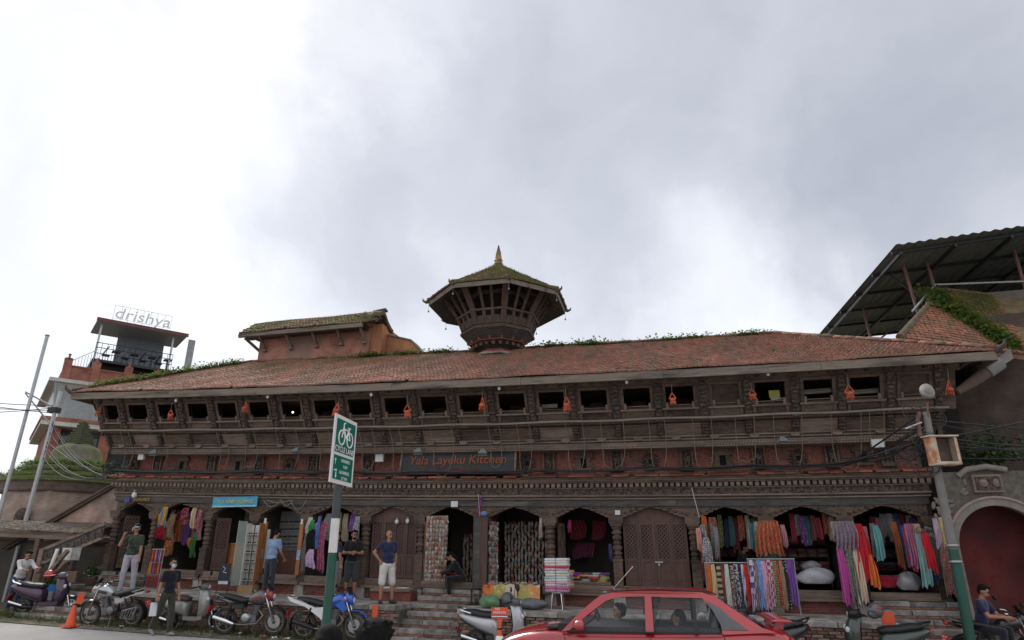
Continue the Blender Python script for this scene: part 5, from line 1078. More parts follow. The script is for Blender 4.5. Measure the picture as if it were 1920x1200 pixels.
# ================================================================ vehicles
def wheel(parent, name, x, r, w, y=0, spokes=5, disc=False, rimm=None, hub=.05, wire=False):
    g = bpy.data.objects.new(name, None); COL.objects.link(g); g.parent = parent; g.location = (x, y, r); g.rotation_euler = (PI/2, 0, 0)
    tp = [(r-w*.62, -w/2*.8), (r-w*.25, -w/2), (r-w*.05, -w/2*.7), (r, -w*.18), (r, w*.18), (r-w*.05, w/2*.7), (r-w*.25, w/2), (r-w*.62, w/2*.8)]
    mb = MB(); n = 28
    for i, (rr, z) in enumerate(tp): pass
    secs = [[(rr*math.cos(2*PI*k/n), rr*math.sin(2*PI*k/n), z) for k in range(n)] for rr, z in tp]; mb.loft(secs+[secs[0]], 0, True, False); part('tyre', mb, RUBBER, g)
    ri = r-w*.6; mb = MB(); rm = rimm or CASTM
    ring = [(ri, -w*.33), (ri-.02, -w*.36), (ri-.035, -w*.2), (ri-.035, w*.2), (ri-.02, w*.36), (ri, w*.33)]; secs = [[(rr*math.cos(2*PI*k/n), rr*math.sin(2*PI*k/n), z) for k in range(n)] for rr, z in ring]; mb.loft(secs+[secs[0]], 0, True, False)
    if wire:
        for k in range(28): a = 2*PI*k/28; b = a+(.35 if k % 2 else -.35); mb.tube([(hub*math.cos(b), hub*math.sin(b), (.03 if k % 4 < 2 else -.03)), ((ri-.03)*math.cos(a), (ri-.03)*math.sin(a), 0)], .0028, 4)
    else:
        for k in range(spokes): a = 2*PI*k/spokes; mb.bar((hub*.7*math.cos(a), hub*.7*math.sin(a), 0), ((ri-.02)*math.cos(a), (ri-.02)*math.sin(a), 0), .035, .03)
    mb.lathe([(hub, -w*.5), (hub, w*.5)], 14); part('rim', mb, rm, g)
    if disc:
        mb = MB(); dr = ri*.62; mb.lathe([(dr*.7, w*.42), (dr, w*.42), (dr, w*.47), (dr*.7, w*.47)], 24, 0, None, False); part('brake_disc', mb, mat('brushed_disc', (.55, .55, .55), .3, .1, 8, metal=.9), g)
    return g
def plate(parent, loc, rot, txt, c=(.5, .03, .03), size=(.2, .16)):
    o = part('number_plate', MB().box(-size[0]/2, size[0]/2, -.006, .006, -size[1]/2, size[1]/2), mat('plate_%.1f' % c[0], c, .5), parent, loc, rot)
    for i, t in enumerate(txt): lettering(t, .055, WHITEP, o, (0, -.0105, .03-.06*i), extrude=.002)
def motorcycle(label, loc, rz, tank, tail, fender, lean=R(7), spec=None, wire=False, side='l', accent=None, group='motorcycles parked nose to tail below the platform'):
    spec = spec or {}; t = thing('motorcycle', label, 'motorcycle', loc, 0, group); t.rotation_euler = Euler((lean*(1 if side == 'l' else -1), 0, rz), 'XYZ')
    r = .305; wb = 1.27; fx = wb
    wheel(t, 'rear_wheel', 0, r, .11, 0, 5, False, CASTM, wire=wire); wheel(t, 'front_wheel', fx, r, .09, 0, 5, True, CASTM, wire=wire)
    for s in (-1, 1):
        part('fork', MB().tube([(fx, s*.085, r), (fx-.13, s*.085, r+.34)], [.026, .026], 8, 0).tube([(fx-.13, s*.085, r+.34), (fx-.25, s*.085, r+.66)], .02, 8, 1), [CASTM, CHROME], t)
        part('swing_arm', MB().bar((0, s*.09, r), (.46, s*.08, .36), .03, .05), BLACKP, t); part('shock_absorber', MB().tube([(.06, s*.11, r+.03), (.2, s*.11, .72)], .028, 8), spec.get('shock', BLACKP), t)
        part('foot_peg', MB().tube([(.5, s*.1, .33), (.5, s*.24, .33)], .013, 6), CASTM, t)
        m = part('mirror', MB().tube([(fx-.33, s*.25, 1.05), (fx-.36, s*.33, 1.2)], .008, 5).ell((fx-.36, s*.36, 1.25), (.02, .065, .045), 10, 6), BLACKP, t)
        part('indicator', MB().tube([(fx-.2, s*.08, .92), (fx-.19, s*.17, .92)], .01, 5).ell((fx-.18, s*.19, .92), (.03, .025, .025), 8, 6, 1), [BLACKP, ORANGE], t)
    part('frame', MB().tube([(fx-.28, 0, .92), (fx-.4, 0, .6), (fx-.48, 0, .38), (.75, 0, .3), (.46, 0, .34), (.42, 0, .72), (.05, 0, .8)], .022, 8).tube([(fx-.3, 0, .88), (.75, 0, .78), (.42, 0, .74)], .026, 8), BLACKP, t)
    part('engine', MB().box(.5, .84, -.12, .12, .3, .47).ell((.62, .0, .4), (.17, .17, .13), 12, 8).tube([(.76, 0, .45), (.84, 0, .68)], [.09, .085], 10), spec.get('engine', CASTM), t)
    mb = MB()
    for k in range(6): q = Vector((.77, 0, .47)).lerp(Vector((.84, 0, .68)), k/5); mb.box(q.x-.11, q.x+.11, -.115, .115, q.z-.006, q.z+.006)
    part('cooling_fins', mb, CASTM, t, kind='stuff'); part('crankcase_cover', MB().lathe([(.11, 0), (.11, .03), (.05, .05)], 16, 0, Matrix.Translation((.58, -.13, .4)) @ Matrix.Rotation(PI/2, 4, 'X')), spec.get('cover', CASTM), t); part('crankcase_cover', MB().lathe([(.11, 0), (.11, .03), (.05, .05)], 16, 0, Matrix.Translation((.58, .13, .4)) @ Matrix.Rotation(-PI/2, 4, 'X')), spec.get('cover', CASTM), t)
    ys = -1
    part('exhaust', MB().tube([(.86, ys*.05, .6), (1.0, ys*.08, .45), (.85, ys*.12, .27), (.5, ys*.14, .25), (.2, ys*.15, .28)], .02, 8).tube([(.3, ys*.16, .27), (.1, ys*.17, .34), (-.22, ys*.175, .43)], [.035, .055, .05], 10, 1), [mat('dull_pipe', (.22, .18, .15), .5, .3, 8, metal=.6), spec.get('silencer', BLACKP)], t)
    # tank: lofted, broad shoulders
    secs = []
    for x, z0, z1, w in ((.58, .74, .84, .08), (.66, .72, .93, .13), (.78, .70, 1.0, .165), (.9, .69, 1.02, .175), (1.0, .72, .99, .14), (1.07, .8, .94, .07)):
        secs.append([(x, w*math.cos(a)*(1.0 if math.sin(a) > 0 else .82), (z0+z1)/2+(z1-z0)/2*math.sin(a)) for a in [2*PI*k/14 for k in range(14)]])
    tk = part('fuel_tank', MB().loft(secs), tank, t)
    part('fuel_cap', MB().lathe([(.045, 0), (.045, .02), (.03, .03)], 12, 0, Matrix.Translation((.84, 0, 1.01))), CHROME, tk)
    if accent:
        for s in (-1, 1): part('tank_decal', MB().loft([[(x, s*(w+.004), z-.035), (x, s*(w+.008), z), (x, s*(w+.004), z+.035)] for x, w, z in ((.72, .15, .83), (.86, .172, .86), (.98, .15, .88))], 0, True, False, False), accent, tk)
        if spec.get('shroud'):
            for s in (-1, 1): part('tank_shroud', MB().prism([(.82, .8), (1.0, .9), (1.14, .72), (1.02, .64)], s*.17-.015, s*.17+.015), tank, t)
    secs = []
    for x, z, w, h in ((.62, .8, .1, .05), (.45, .79, .13, .06), (.25, .84, .135, .06), (.05, .88, .115, .055), (-.2, .9, .075, .04)):
        secs.append([(x, w*math.cos(a), z+h*math.sin(a)) for a in [2*PI*k/12 for k in range(12)]])
    part('seat', MB().loft(secs), mat('black_vinyl', (.018, .018, .02), .45, .2, 6), t)
    for s in (-1, 1): part('tail_panel', MB().prism([(.5, .72), (.3, .7), (-.2, .86), (-.38, .9), (-.3, .82), (.05, .76), (.3, .6), (.48, .58)] if not spec.get('bigtail') else [(.52, .74), (.3, .72), (-.25, .93), (-.42, .97), (-.34, .86), (.05, .74), (.42, .5), (.55, .36), (.6, .5)], s*.11-.012, s*.11+.012), tail, t)
    part('grab_rail', MB().tube([(.0, -.12, .86), (-.25, -.12, .93), (-.34, 0, .95), (-.25, .12, .93), (.0, .12, .86)], .012, 6), spec.get('rail', CASTM), t)
    part('tail_lamp', MB().ell((-.36, 0, .86), (.05, .07, .04), 10, 6), mat('red_lens', (.35, .02, .02), .25), t)
    part('rear_mudguard', MB().loft([[(-math.sin(a)*(r+.05), -.07, r+math.cos(a)*(r+.05)), (-math.sin(a)*(r+.065), 0, r+math.cos(a)*(r+.065)), (-math.sin(a)*(r+.05), .07, r+math.cos(a)*(r+.05))] for a in [R(-10+10*k) for k in range(13)]], 0, True, False, False), spec.get('rearguard', BLACKP), t)
    plate(t, (-.42, 0, .58), (R(-18), 0, -PI/2), ('BA 61', '2734'))
    part('front_mudguard', MB().loft([[(fx-math.sin(a)*(r+.035), -.06, r+math.cos(a)*(r+.035)), (fx-math.sin(a)*(r+.055), 0, r+math.cos(a)*(r+.055)), (fx-math.sin(a)*(r+.035), .06, r+math.cos(a)*(r+.035))] for a in [R(-62+10*k) for k in range(12)]], 0, True, False, False), fender, t)
    part('handlebar', MB().tube([(fx-.42, -.36, 1.05), (fx-.3, -.2, 1.06), (fx-.27, 0, 1.0), (fx-.3, .2, 1.06), (fx-.42, .36, 1.05)], .014, 8, 0).tube([(fx-.44, -.38, 1.05), (fx-.36, -.26, 1.055)], .02, 8, 1).tube([(fx-.44, .38, 1.05), (fx-.36, .26, 1.055)], .02, 8, 1), [CHROME, BLACKP], t)
    part('headlamp_cowl', MB().loft([[(x, w*math.cos(a), z+h*math.sin(a)) for a in [2*PI*k/12 for k in range(12)]] for x, z, w, h in ((fx-.26, .93, .07, .1), (fx-.2, .92, .12, .15), (fx-.1, .9, .12, .13), (fx-.04, .87, .09, .09))]), spec.get('cowl', tank), t)
    part('headlamp', MB().ell((fx-.05, 0, .87), (.035, .08, .075), 12, 8), mat('lamp_lens', (.5, .52, .54), .1, .05), t)
    part('windscreen', MB().loft([[(fx-.12, -.1, 1.0), (fx-.06, 0, 1.02), (fx-.12, .1, 1.0)], [(fx-.24, -.07, 1.16), (fx-.2, 0, 1.18), (fx-.24, .07, 1.16)]], 0, True, False, False), BLACKP, t)
    part('side_stand', MB().tube([(.55, .1, .3), (.5, .25, .02)], .012, 6), CASTM, t); part('brake_pedal', MB().tube([(.5, -.13, .3), (.72, -.14, .27)], .01, 5), CASTM, t)
    if spec.get('guard'):
        mb = MB()
        for k in range(5): mb.tube([(-.2+.08*k, .2, .5-.02*k), (-.12+.08*k, .2, .25)], .008, 5)
        mb.tube([(-.24, .2, .52), (.18, .2, .42), (.22, .2, .25), (-.14, .2, .22), (-.24, .2, .52)], .01, 5); part('saree_guard', mb, STEEL, t)
    return t
def scooter(label, loc, rz, body, dark=BLACKP, lean=R(6), group='scooters parked below the platform', helmet=False, seatm=None, fender=None, side='l', bodyside=None, decal=None):
    t = thing('scooter', label, 'scooter', loc, 0, group); t.rotation_euler = Euler((lean*(1 if side == 'l' else -1), 0, rz), 'XYZ')
    r = .225; fx = 1.24
    wheel(t, 'rear_wheel', 0, r, .1, 0, 3, False, CASTM, .06); fw = wheel(t, 'front_wheel', fx, r, .095, 0, 8, False, mat('silver_rim', (.5, .5, .5), .35, .1, 5, metal=.7), .07)
    def oval(x, z, w, h, n=14, p=.8): return [(x, w*math.copysign(abs(math.cos(a))**p, math.cos(a)), z+h*math.copysign(abs(math.sin(a))**p, math.sin(a))) for a in [2*PI*k/n for k in range(n)]]
    # rear body, tapering up to the tail
    part('rear_body', MB().loft([oval(.52, .46, .15, .2), oval(.4, .5, .19, .22), oval(.2, .55, .2, .18), oval(0, .61, .185, .14), oval(-.2, .68, .14, .1), oval(-.36, .73, .08, .06)]), bodyside or body, t)
    for s in (-1, 1): part('side_trim', MB().loft([[(x, s*(w+.006), z-.022), (x, s*(w+.014), z), (x, s*(w+.006), z+.022)] for x, w, z in ((.44, .18, .36), (.25, .198, .42), (.05, .19, .5), (-.18, .145, .6), (-.33, .09, .68))], 0, True, False, False), dark, t)
    part('seat', MB().loft([oval(.52, .72, .12, .04), oval(.4, .74, .155, .065), oval(.15, .76, .16, .065), oval(-.05, .8, .145, .065), oval(-.25, .82, .1, .04)]), seatm or mat('black_vinyl', (.018, .018, .02), .45, .2, 6), t)
    part('grab_rail', MB().tube([(-.08, -.13, .79), (-.3, -.12, .85), (-.4, 0, .9), (-.3, .12, .85), (-.08, .13, .79)], .02, 7), CHROME if bodyside is None else dark, t)
    part('tail_lamp', MB().ell((-.37, 0, .72), (.04, .08, .045), 10, 6), mat('red_lens', (.35, .02, .02), .25), t)
    part('rear_mudguard', MB().loft([[(-.28, -.07, .56), (-.28, .07, .56)], [(-.36, -.07, .4), (-.36, .07, .4)], [(-.4, -.07, .28), (-.4, .07, .28)]], 0, False, False, False), dark, t); plate(t, (-.4, 0, .44), (R(-20), 0, -PI/2), ('BA 85', '4102'))
    part('engine', MB().box(-.05, .38, .06, .17, .14, .34).ell((.15, .12, .24), (.2, .08, .12), 12, 8), CASTM, t)
    part('silencer', MB().tube([(.3, -.14, .2), (.1, -.18, .22), (-.28, -.19, .32)], [.03, .065, .06], 10), dark, t); part('heat_shield', MB().tube([(.08, -.235, .26), (-.27, -.245, .36)], [.035, .04], 8), CHROME, t)
    part('floorboard', MB().loft([[(x, -w, z), (x, w, z), (x, w, z-.09), (x, -w, z-.09)] for x, w, z in ((.45, .15, .34), (.62, .17, .33), (.86, .17, .33), (.95, .15, .36))], 0, False), body, t); part('floor_mat', MB().box(.56, .92, -.14, .14, .332, .343), dark, t)
    # front apron: curved shield wrapped around the steering column
    secs = []
    for z, x, w, d in ((.27, .93, .15, .06), (.4, .98, .2, .1), (.56, 1.0, .215, .12), (.72, .99, .2, .12), (.86, .96, .15, .1), (.96, .93, .1, .07)):
        secs.append([(x-.1-.02, -w, z), (x+d*.55, -w*.62, z), (x+d, 0, z), (x+d*.55, w*.62, z), (x-.12, w, z), (x-.15, w*.5, z), (x-.16, 0, z), (x-.15, -w*.5, z)])
    part('front_apron', MB().loft(secs), body, t); part('inner_panel', MB().loft([[(.8, -.16, .34), (.8, .16, .34)], [(.85, -.17, .6), (.85, .17, .6)], [(.8, -.1, .9), (.8, .1, .9)]], 0, True, False, False), dark, t)
    part('apron_grille', MB().prism([(1.05, .5), (1.13, .52), (1.11, .72), (1.04, .7)], -.06, .06), dark, t); part('indicator', MB().ell((1.07, -.12, .74), (.045, .03, .055), 8, 6), mat('lamp_lens', (.5, .52, .54), .1, .05), t); part('indicator', MB().ell((1.07, .12, .74), (.045, .03, .055), 8, 6), mat('lamp_lens', (.5, .52, .54), .1, .05), t)
    if decal: part('apron_decal', MB().ell((1.0, -.18, .62), (.05, .04, .05), 8, 6), decal, t)
    part('handlebar_cowl', MB().loft([oval(.78, 1.0, .1, .05), oval(.86, 1.02, .14, .075), oval(.96, 1.02, .12, .075), oval(1.02, 1.0, .07, .05)]), dark if bodyside is not None else mat('dark_grey_cowl', (.1, .1, .105), .4), t)
    part('headlamp', MB().ell((1.0, 0, 1.01), (.035, .08, .05), 12, 8), mat('lamp_lens', (.5, .52, .54), .1, .05), t)
    part('handlebar', MB().tube([(.76, -.34, 1.03), (.84, -.18, 1.04), (.86, 0, 1.03), (.84, .18, 1.04), (.76, .34, 1.03)], .016, 8, 0).tube([(.74, -.36, 1.03), (.8, -.25, 1.035)], .022, 8).tube([(.74, .36, 1.03), (.8, .25, 1.035)], .022, 8), BLACKP, t)
    for s in (-1, 1): part('mirror', MB().tube([(.84, s*.2, 1.05), (.85, s*.27, 1.25)], .008, 5).ell((.86, s*.29, 1.31), (.02, .06, .06), 10, 7), BLACKP, t); part('fork', MB().tube([(fx, s*.08, r), (fx-.09, s*.07, .5)], .02, 8), CHROME, t)
    part('front_mudguard', MB().loft([[(fx-math.sin(a)*(r+.03), -.075, r+math.cos(a)*(r+.03)), (fx-math.sin(a)*(r+.06), 0, r+math.cos(a)*(r+.06)), (fx-math.sin(a)*(r+.03), .075, r+math.cos(a)*(r+.03))] for a in [R(-60+10*k) for k in range(12)]], 0, True, False, False), fender or body, t)
    part('centre_stand', MB().tube([(.35, -.12, .2), (.3, -.16, .02)], .012, 6).tube([(.35, .12, .2), (.3, .16, .02)], .012, 6).tube([(.35, -.12, .2), (.35, .12, .2)], .012, 6), CASTM, t)
    return t
def paint(name, c, rough=.28, coat=.5, metal=0): return mat(name, c, rough, .06, 3, spec=.5, coat=coat, metal=metal)
SILVP = paint('silver_paint', (.42, .42, .43), .32, .4, .5); WHTP = paint('white_gloss', (.66, .66, .66)); BLKP = paint('black_gloss', (.015, .015, .017)); BLUP = paint('blue_gloss', (.02, .10, .46)); GRYP = paint('warm_grey_paint', (.26, .255, .245), .35, .4, .3); REDP = paint('dark_red_gloss', (.2, .02, .02)); GRNP = paint('dark_green_black', (.03, .045, .035))
def mid(px0, py0, px1, py1, z=.02):   # ground points under the two wheels
    a, b = foot(px0, py0, z), foot(px1, py1, z); return a, b
def place(rear_px, front_px, y=None):
    a = foot(*rear_px, .03); b = foot(*front_px, .03); return a, math.atan2(b[1]-a[1], b[0]-a[0])
def vz(p): return (p[0], p[1], .06)
# 1: silver motorcycle facing left
motorcycle('silver and white commuter motorcycle with wire wheels parked beside the orange cone', (-14.0, -2.72, .05), R(184), SILVP, SILVP, BLKP, spec={'guard': 1, 'cowl': SILVP, 'rail': STEEL}, side='r', accent=BLKP, wire=True)
scooter('warm grey scooter with silver wheels behind the walking man', (-12.95, -2.66, .05), R(8), GRYP, seatm=mat('brown_vinyl', (.06, .045, .05), .45, .2), group='scooters parked below the platform')
motorcycle('black and red motorcycle with chrome exhaust parked between grey scooter and blue motorcycle', (-11.15, -2.85, .05), R(8), paint('grey_red_tank', (.1, .1, .11)), BLKP, BLKP, spec={'silencer': CHROME, 'cowl': REDP, 'cover': mat('bright_cover', (.4, .4, .4), .3, .1, metal=.7)}, accent=REDP)
motorcycle('blue and white sports motorcycle parked behind the cycle lane post', (-9.02, -2.75, .05), R(6), BLUP, WHTP, BLUP, spec={'bigtail': 1, 'shroud': 1, 'cowl': BLUP}, accent=paint('navy_stripe', (.015, .03, .16)))
scooter('silver scooter with chrome grab rail parked by the entrance steps', (-4.62, -3.05, .05), R(4), SILVP)
sc = scooter('black scooter with green and red graphics beside the scarf shop steps', (4.05, -3.0, .05), R(176), GRNP, bodyside=GRNP, fender=paint('green_fender', (.07, .1, .05)), decal=REDP, side='r')
scooter('dark scooter loaded with a white bag at the stall under the lean-to', (-18.05, -2.35, .1), R(20), paint('plum_paint', (.05, .02, .05)), group='scooters parked below the platform')
scooter('black scooter whose screen shows just behind the red car', (1.9, -3.0, .05), R(190), BLKP, bodyside=BLKP, side='r')
motorcycle('black motorcycle ridden by the seated man near the arched gateway', (5.15, -2.55, .05), R(14), BLKP, BLKP, BLKP)
hl = thing('motorcycle_helmet', 'glossy black and red full face helmet hung on the black scooter', 'helmet', (3.55, -3.05, 1.12))
part('shell', MB().ell((0, 0, 0), (.14, .17, .14), 16, 12).ell((-.05, 0, -.07), (.12, .12, .09), 14, 9), paint('helmet_grey', (.1, .09, .1)), hl); part('visor', MB().ell((-.06, 0, .01), (.1, .125, .06), 14, 8), mat('visor_dark', (.15, .16, .18), .08), hl); part('stripe', MB().ell((.02, -.09, .04), (.09, .085, .05), 12, 8), REDP, hl)
# ---------------------------------------------------------------- red saloon
CARP = mat('red_car_paint', (.37, .010, .016), .24, .1, 2, spec=.5, coat=1.0, c2=(.28, .016, .02), scale2=1.5)
cl = thing('red_saloon_car', 'red four door saloon car with rear spoiler driving along the road', 'car', (1.33, -7.35, .0), R(181), warp=False); cl.location.z = .03; cl.scale = (.955, 1, 1)
# local x forward, nose at x = 4.40; photo: windscreen foot 3.4, roof 2.6..1.2, tail 0
def csec(x, w, zt, zc, zb=.22):
    return [(x, -w*.72, zb), (x, -w*.96, zb+.08), (x, -w, zb+.26), (x, -w*1.0, (zb+zt)/2+.08), (x, -w*.965, zt-.1), (x, -w*.9, zt-.015), (x, -w*.6, zt+zc*.7), (x, 0, zt+zc), (x, w*.6, zt+zc*.7), (x, w*.9, zt-.015), (x, w*.965, zt-.1), (x, w, (zb+zt)/2+.08), (x, w, zb+.26), (x, w*.96, zb+.08), (x, w*.72, zb)]
stn = [(0, .62, .74, .0, .34), (.03, .72, .86, .01, .28), (.12, .79, .93, .02, .24), (.4, .83, .945, .02, .22), (.7, .845, .93, .02, .2), (1.2, .85, .9, .0, .2), (2.0, .85, .885, .0, .2), (2.8, .85, .875, .0, .2), (3.35, .845, .885, .03, .2), (3.6, .84, .88, .05, .2), (3.9, .82, .835, .05, .2), (4.15, .78, .775, .045, .22), (4.3, .72, .70, .03, .26), (4.38, .62, .60, .01, .32)]
body = MB().loft([csec(*s) for s in stn]); bo = part('body', body, CARP, cl); 
sd = bo.modifiers.new('s', 'SUBSURF'); sd.levels = 2; sd.render_levels = 2
part('cabin_tub', MB().box(.9, 3.2, -.74, .74, .6, .935), mat('dark_trim', (.03, .03, .032), .8), cl)
def side_y(z): return .80-(.80-.575)*((z-.88)/(1.40-.88))
def side_piece(name, poly, m, s, th=.045, par=cl, out=0.0):
    mb = MB(); n = len(poly); vo = [(x, s*(side_y(z)+out), z) for x, z in poly]; vi = [(x, s*(side_y(z)-th), z) for x, z in poly]
    mb.add(vo+vi, [tuple(range(n)) if s < 0 else tuple(reversed(range(n))), tuple(range(n, 2*n)) if s > 0 else tuple(reversed(range(n, 2*n)))]+[(i, (i+1) % n, (i+1) % n+n, i+n) for i in range(n)]); return part(name, mb, m, par)
for s in (-1, 1):
    side_piece('window_frame', [(3.28, .87), (3.18, .87), (2.9, 1.08), (2.62, 1.265), (2.45, 1.315), (2.1, 1.33), (1.2, 1.315), (.98, 1.26), (.98, 1.35), (1.2, 1.40), (1.6, 1.415), (2.1, 1.42), (2.5, 1.39), (2.7, 1.34), (3.0, 1.13)], CARP, s)
    side_piece('door_pillar', [(2.05, .87), (1.93, .87), (1.94, 1.33), (2.04, 1.33)], CARP, s, out=.004)
    side_piece('rear_pillar', [(.98, .87), (.25, .91), (.42, .96), (.78, 1.18), (.98, 1.31), (1.22, 1.33), (1.02, 1.1), (.98, 1.0)], CARP, s, out=.002)
    side_piece('pillar_trim', [(.98, .93), (.62, .93), (.8, 1.05), (.98, 1.2), (1.14, 1.28), (1.1, 1.2), (.99, 1.0)], mat('grey_trim_panel', (.1, .1, .11), .5), s, out=.012)
    side_piece('window_glass', [(3.15, .88), (2.06, .88), (2.05, 1.32), (2.45, 1.31), (2.64, 1.25), (2.9, 1.07)], GLASS, s, .008, out=-.02); side_piece('window_glass', [(1.92, .88), (1.0, .88), (1.08, 1.12), (1.25, 1.3), (1.93, 1.325)], GLASS, s, .008, out=-.02)
    side_piece('quarter_bar', [(1.36, .88), (1.31, .88), (1.31, 1.32), (1.36, 1.32)], BLACKP, s, .02, out=-.005)
    part('belt_trim', MB().bar((3.2, s*.822, .875), (.98, s*.822, .885), .02, .018), BLACKP, cl)
    part('door_seam', MB().bar((3.24, s*.852, .86), (3.2, s*.858, .4), .006, .012), BLACKP, cl); part('door_seam', MB().bar((1.99, s*.855, .86), (1.99, s*.86, .3), .006, .012), BLACKP, cl); part('door_seam', MB().bar((.95, s*.85, .87), (1.05, s*.858, .4), .006, .012), BLACKP, cl)
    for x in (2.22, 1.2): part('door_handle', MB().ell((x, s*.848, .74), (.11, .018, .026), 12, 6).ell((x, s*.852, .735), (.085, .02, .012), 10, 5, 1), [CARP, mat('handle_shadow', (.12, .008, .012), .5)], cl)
    part('wing_mirror', MB().loft([[(2.98+dx, s*(.86+w*math.cos(a)), .955+h*math.sin(a)) for a in [2*PI*k/12 for k in range(12)]] for dx, w, h in ((-.05, .07, .06), (.0, .095, .075), (.06, .09, .07), (.11, .05, .04))]), CARP, cl)
    for x in (3.58, .88): wheel(cl, 'wheel', x, .29, .18, s*.76, 5, False, mat('alloy_silver', (.42, .42, .43), .35, .1, metal=.7), .07); part('wheel_arch', MB().lathe([(.36, -.02), (.36, .1)], 24, 0, Matrix.Translation((x, s*.78, .3)) @ Matrix.Rotation(PI/2, 4, 'X')), BLACKP, cl)
    part('headlamp', MB().ell((4.2, s*.6, .62), (.12, .16, .07), 12, 8), mat('lamp_lens', (.5, .52, .54), .1, .05), cl); part('tail_lamp', MB().ell((.05, s*.6, .78), (.06, .17, .08), 12, 8), mat('tail_lens', (.25, .03, .03), .2), cl)
rf = MB().grid(lambda u, v: (2.62-u*1.45, (v-.5)*2*(.6-.03*abs(u-.5)), 1.355+.075*math.sin(PI*min(1, max(0, u*.92+.06)))**.6*1.0*(1-.35*(2*v-1)**4)), 16, 10, 0, True, (0, 0, -.03)); part('roof', rf, CARP, cl)
part('windscreen', MB().grid(lambda u, v: (3.42-u*.82-.04*(2*v-1)**2, (v-.5)*2*(.76-.19*u), .9+u*.475), 8, 8, 0, True, (0, 0, -.008)), GLASS, cl); part('rear_window', MB().grid(lambda u, v: (.36+u*.86, (v-.5)*2*(.68-.1*u), .97+u*.4), 8, 8, 0, True, (0, 0, -.008)), GLASSD, cl)
part('sunstrip_sticker', MB().box(2.68, 2.76, -.52, -.3, 1.33, 1.335), mat('blue_sticker', (.03, .3, .45), .4), cl, (0, 0, .008), None)
part('spoiler', MB().loft([[(.32, y, 1.035), (.2, y, 1.065), (.04, y, 1.06), (.0, y, 1.035), (.1, y, 1.02)] for y in (-.7, -.66, -.3, 0, .3, .66, .7)]).prism([(.2, 1.03), (.26, .93), (.12, .93), (.1, 1.03)], -.55, -.5).prism([(.2, 1.03), (.26, .93), (.12, .93), (.1, 1.03)], .5, .55), CARP, cl)
part('wiper_cowl', MB().box(3.36, 3.52, -.7, .7, .895, .915).tube([(3.5, -.6, .93), (3.3, .0, .96)], .012, 5), BLACKP, cl); part('aerial', MB().tube([(2.6, -.5, 1.38), (2.25, -.52, 1.72)], .005, 5), STEEL, cl)
for s in (-1, 1):
    part('side_moulding', MB().bar((3.1, s*.862, .56), (1.15, s*.864, .56), .016, .045), mat('moulding_grey', (.09, .02, .025), .6), cl); part('window_seal', MB().bar((2.06, s*.70, 1.1), (2.05, s*.6, 1.33), .02, .012), BLACKP, cl); part('drip_rail', MB().tube([(2.66, s*.585, 1.36), (2.45, s*.582, 1.402), (1.9, s*.58, 1.425), (1.2, s*.582, 1.405), (.85, s*.6, 1.28)], .009, 5), BLACKP, cl); part('wing_indicator', MB().ell((3.3, s*.845, .68), (.05, .01, .02), 8, 5), ORANGE, cl)
part('bonnet_gap', MB().tube([(3.38, -.7, .9), (3.9, -.72, .83), (4.2, -.66, .75)], .006, 4), BLACKP, cl); part('bonnet_gap', MB().tube([(3.38, .7, .9), (3.9, .72, .83), (4.2, .66, .75)], .006, 4), BLACKP, cl); part('badge', MB().ell((4.33, 0, .68), (.02, .06, .035), 10, 6), CHROME, cl); part('window_sticker', MB().lathe([(.07, 0), (.07, .004)], 14, 0, Matrix.Translation((1.18, -.795, .97)) @ Matrix.Rotation(PI/2, 4, 'X')), WHITEP, cl)
part('front_bumper', MB().loft([csec(x, w, .5, .0, .25) for x, w in ((4.25, .76), (4.38, .7), (4.44, .55))]), CARP, cl); part('rear_bumper', MB().loft([csec(x, w, .55, .0, .28) for x, w in ((-.06, .6), (0, .72), (.12, .8))]), CARP, cl)
plate(cl, (-.075, 0, .48), (0, 0, -PI/2), ('BA 2', '7716'), size=(.34, .14))
SEATM = mat('grey_seat_cloth', (.09, .09, .095), .9, .2, 20)
for x in (2.1, 1.15):
    for y in (-.36, .36):
        part('seat_back', MB().loft([[(x-.05-dz*.35, y-.23, .6+dz), (x+.07-dz*.35, y-.22, .6+dz), (x+.07-dz*.35, y+.22, .6+dz), (x-.05-dz*.35, y+.23, .6+dz)] for dz in (0, .3, .5, .56)], 0, True), SEATM, cl); part('head_rest', MB().ell((x-.22, y, 1.24), (.05, .12, .08), 10, 7), SEATM, cl)
part('dashboard', MB().box(2.95, 3.35, -.7, .7, .85, .96), BLACKP, cl)
part('steering_wheel', MB().tube([(2.86+.07*math.sin(a), -.36+.18*math.cos(a), .98+.17*math.sin(a)) for a in [2*PI*k/20 for k in range(20)]], .015, 6, closed=True), BLACKP, cl)
drv = person('driver of the red car with both hands at the wheel', (0, 0, 0), 0, 1.70, {'r': ((-.1, -.75, -.5), (.25, -1, .1), {'curl': 1.2}), 'l': ((.1, -.75, -.5), (-.25, -1, .1), {'curl': 1.2})}, SITL, shirt=(.16, .15, .16), seat=.47, hair='short', lean=R(-8), warp=False)
drv.location = (1.33-2.5, -7.35+.36, -.06); drv.rotation_euler = (0, 0, R(181)-PI/2+PI)
drv.rotation_euler = (0, 0, R(-89))
pas = person('passenger in a white shawl on the back seat of the red car', (0, 0, 0), 0, 1.58, None, SITL, shirt=(.6, .6, .58), seat=.46, hair='long', lean=R(-10), warp=False, female=True, sleeve=1.9)
pas.location = (1.33-1.62, -7.35-.3, -.02); pas.rotation_euler = (0, 0, R(-89))
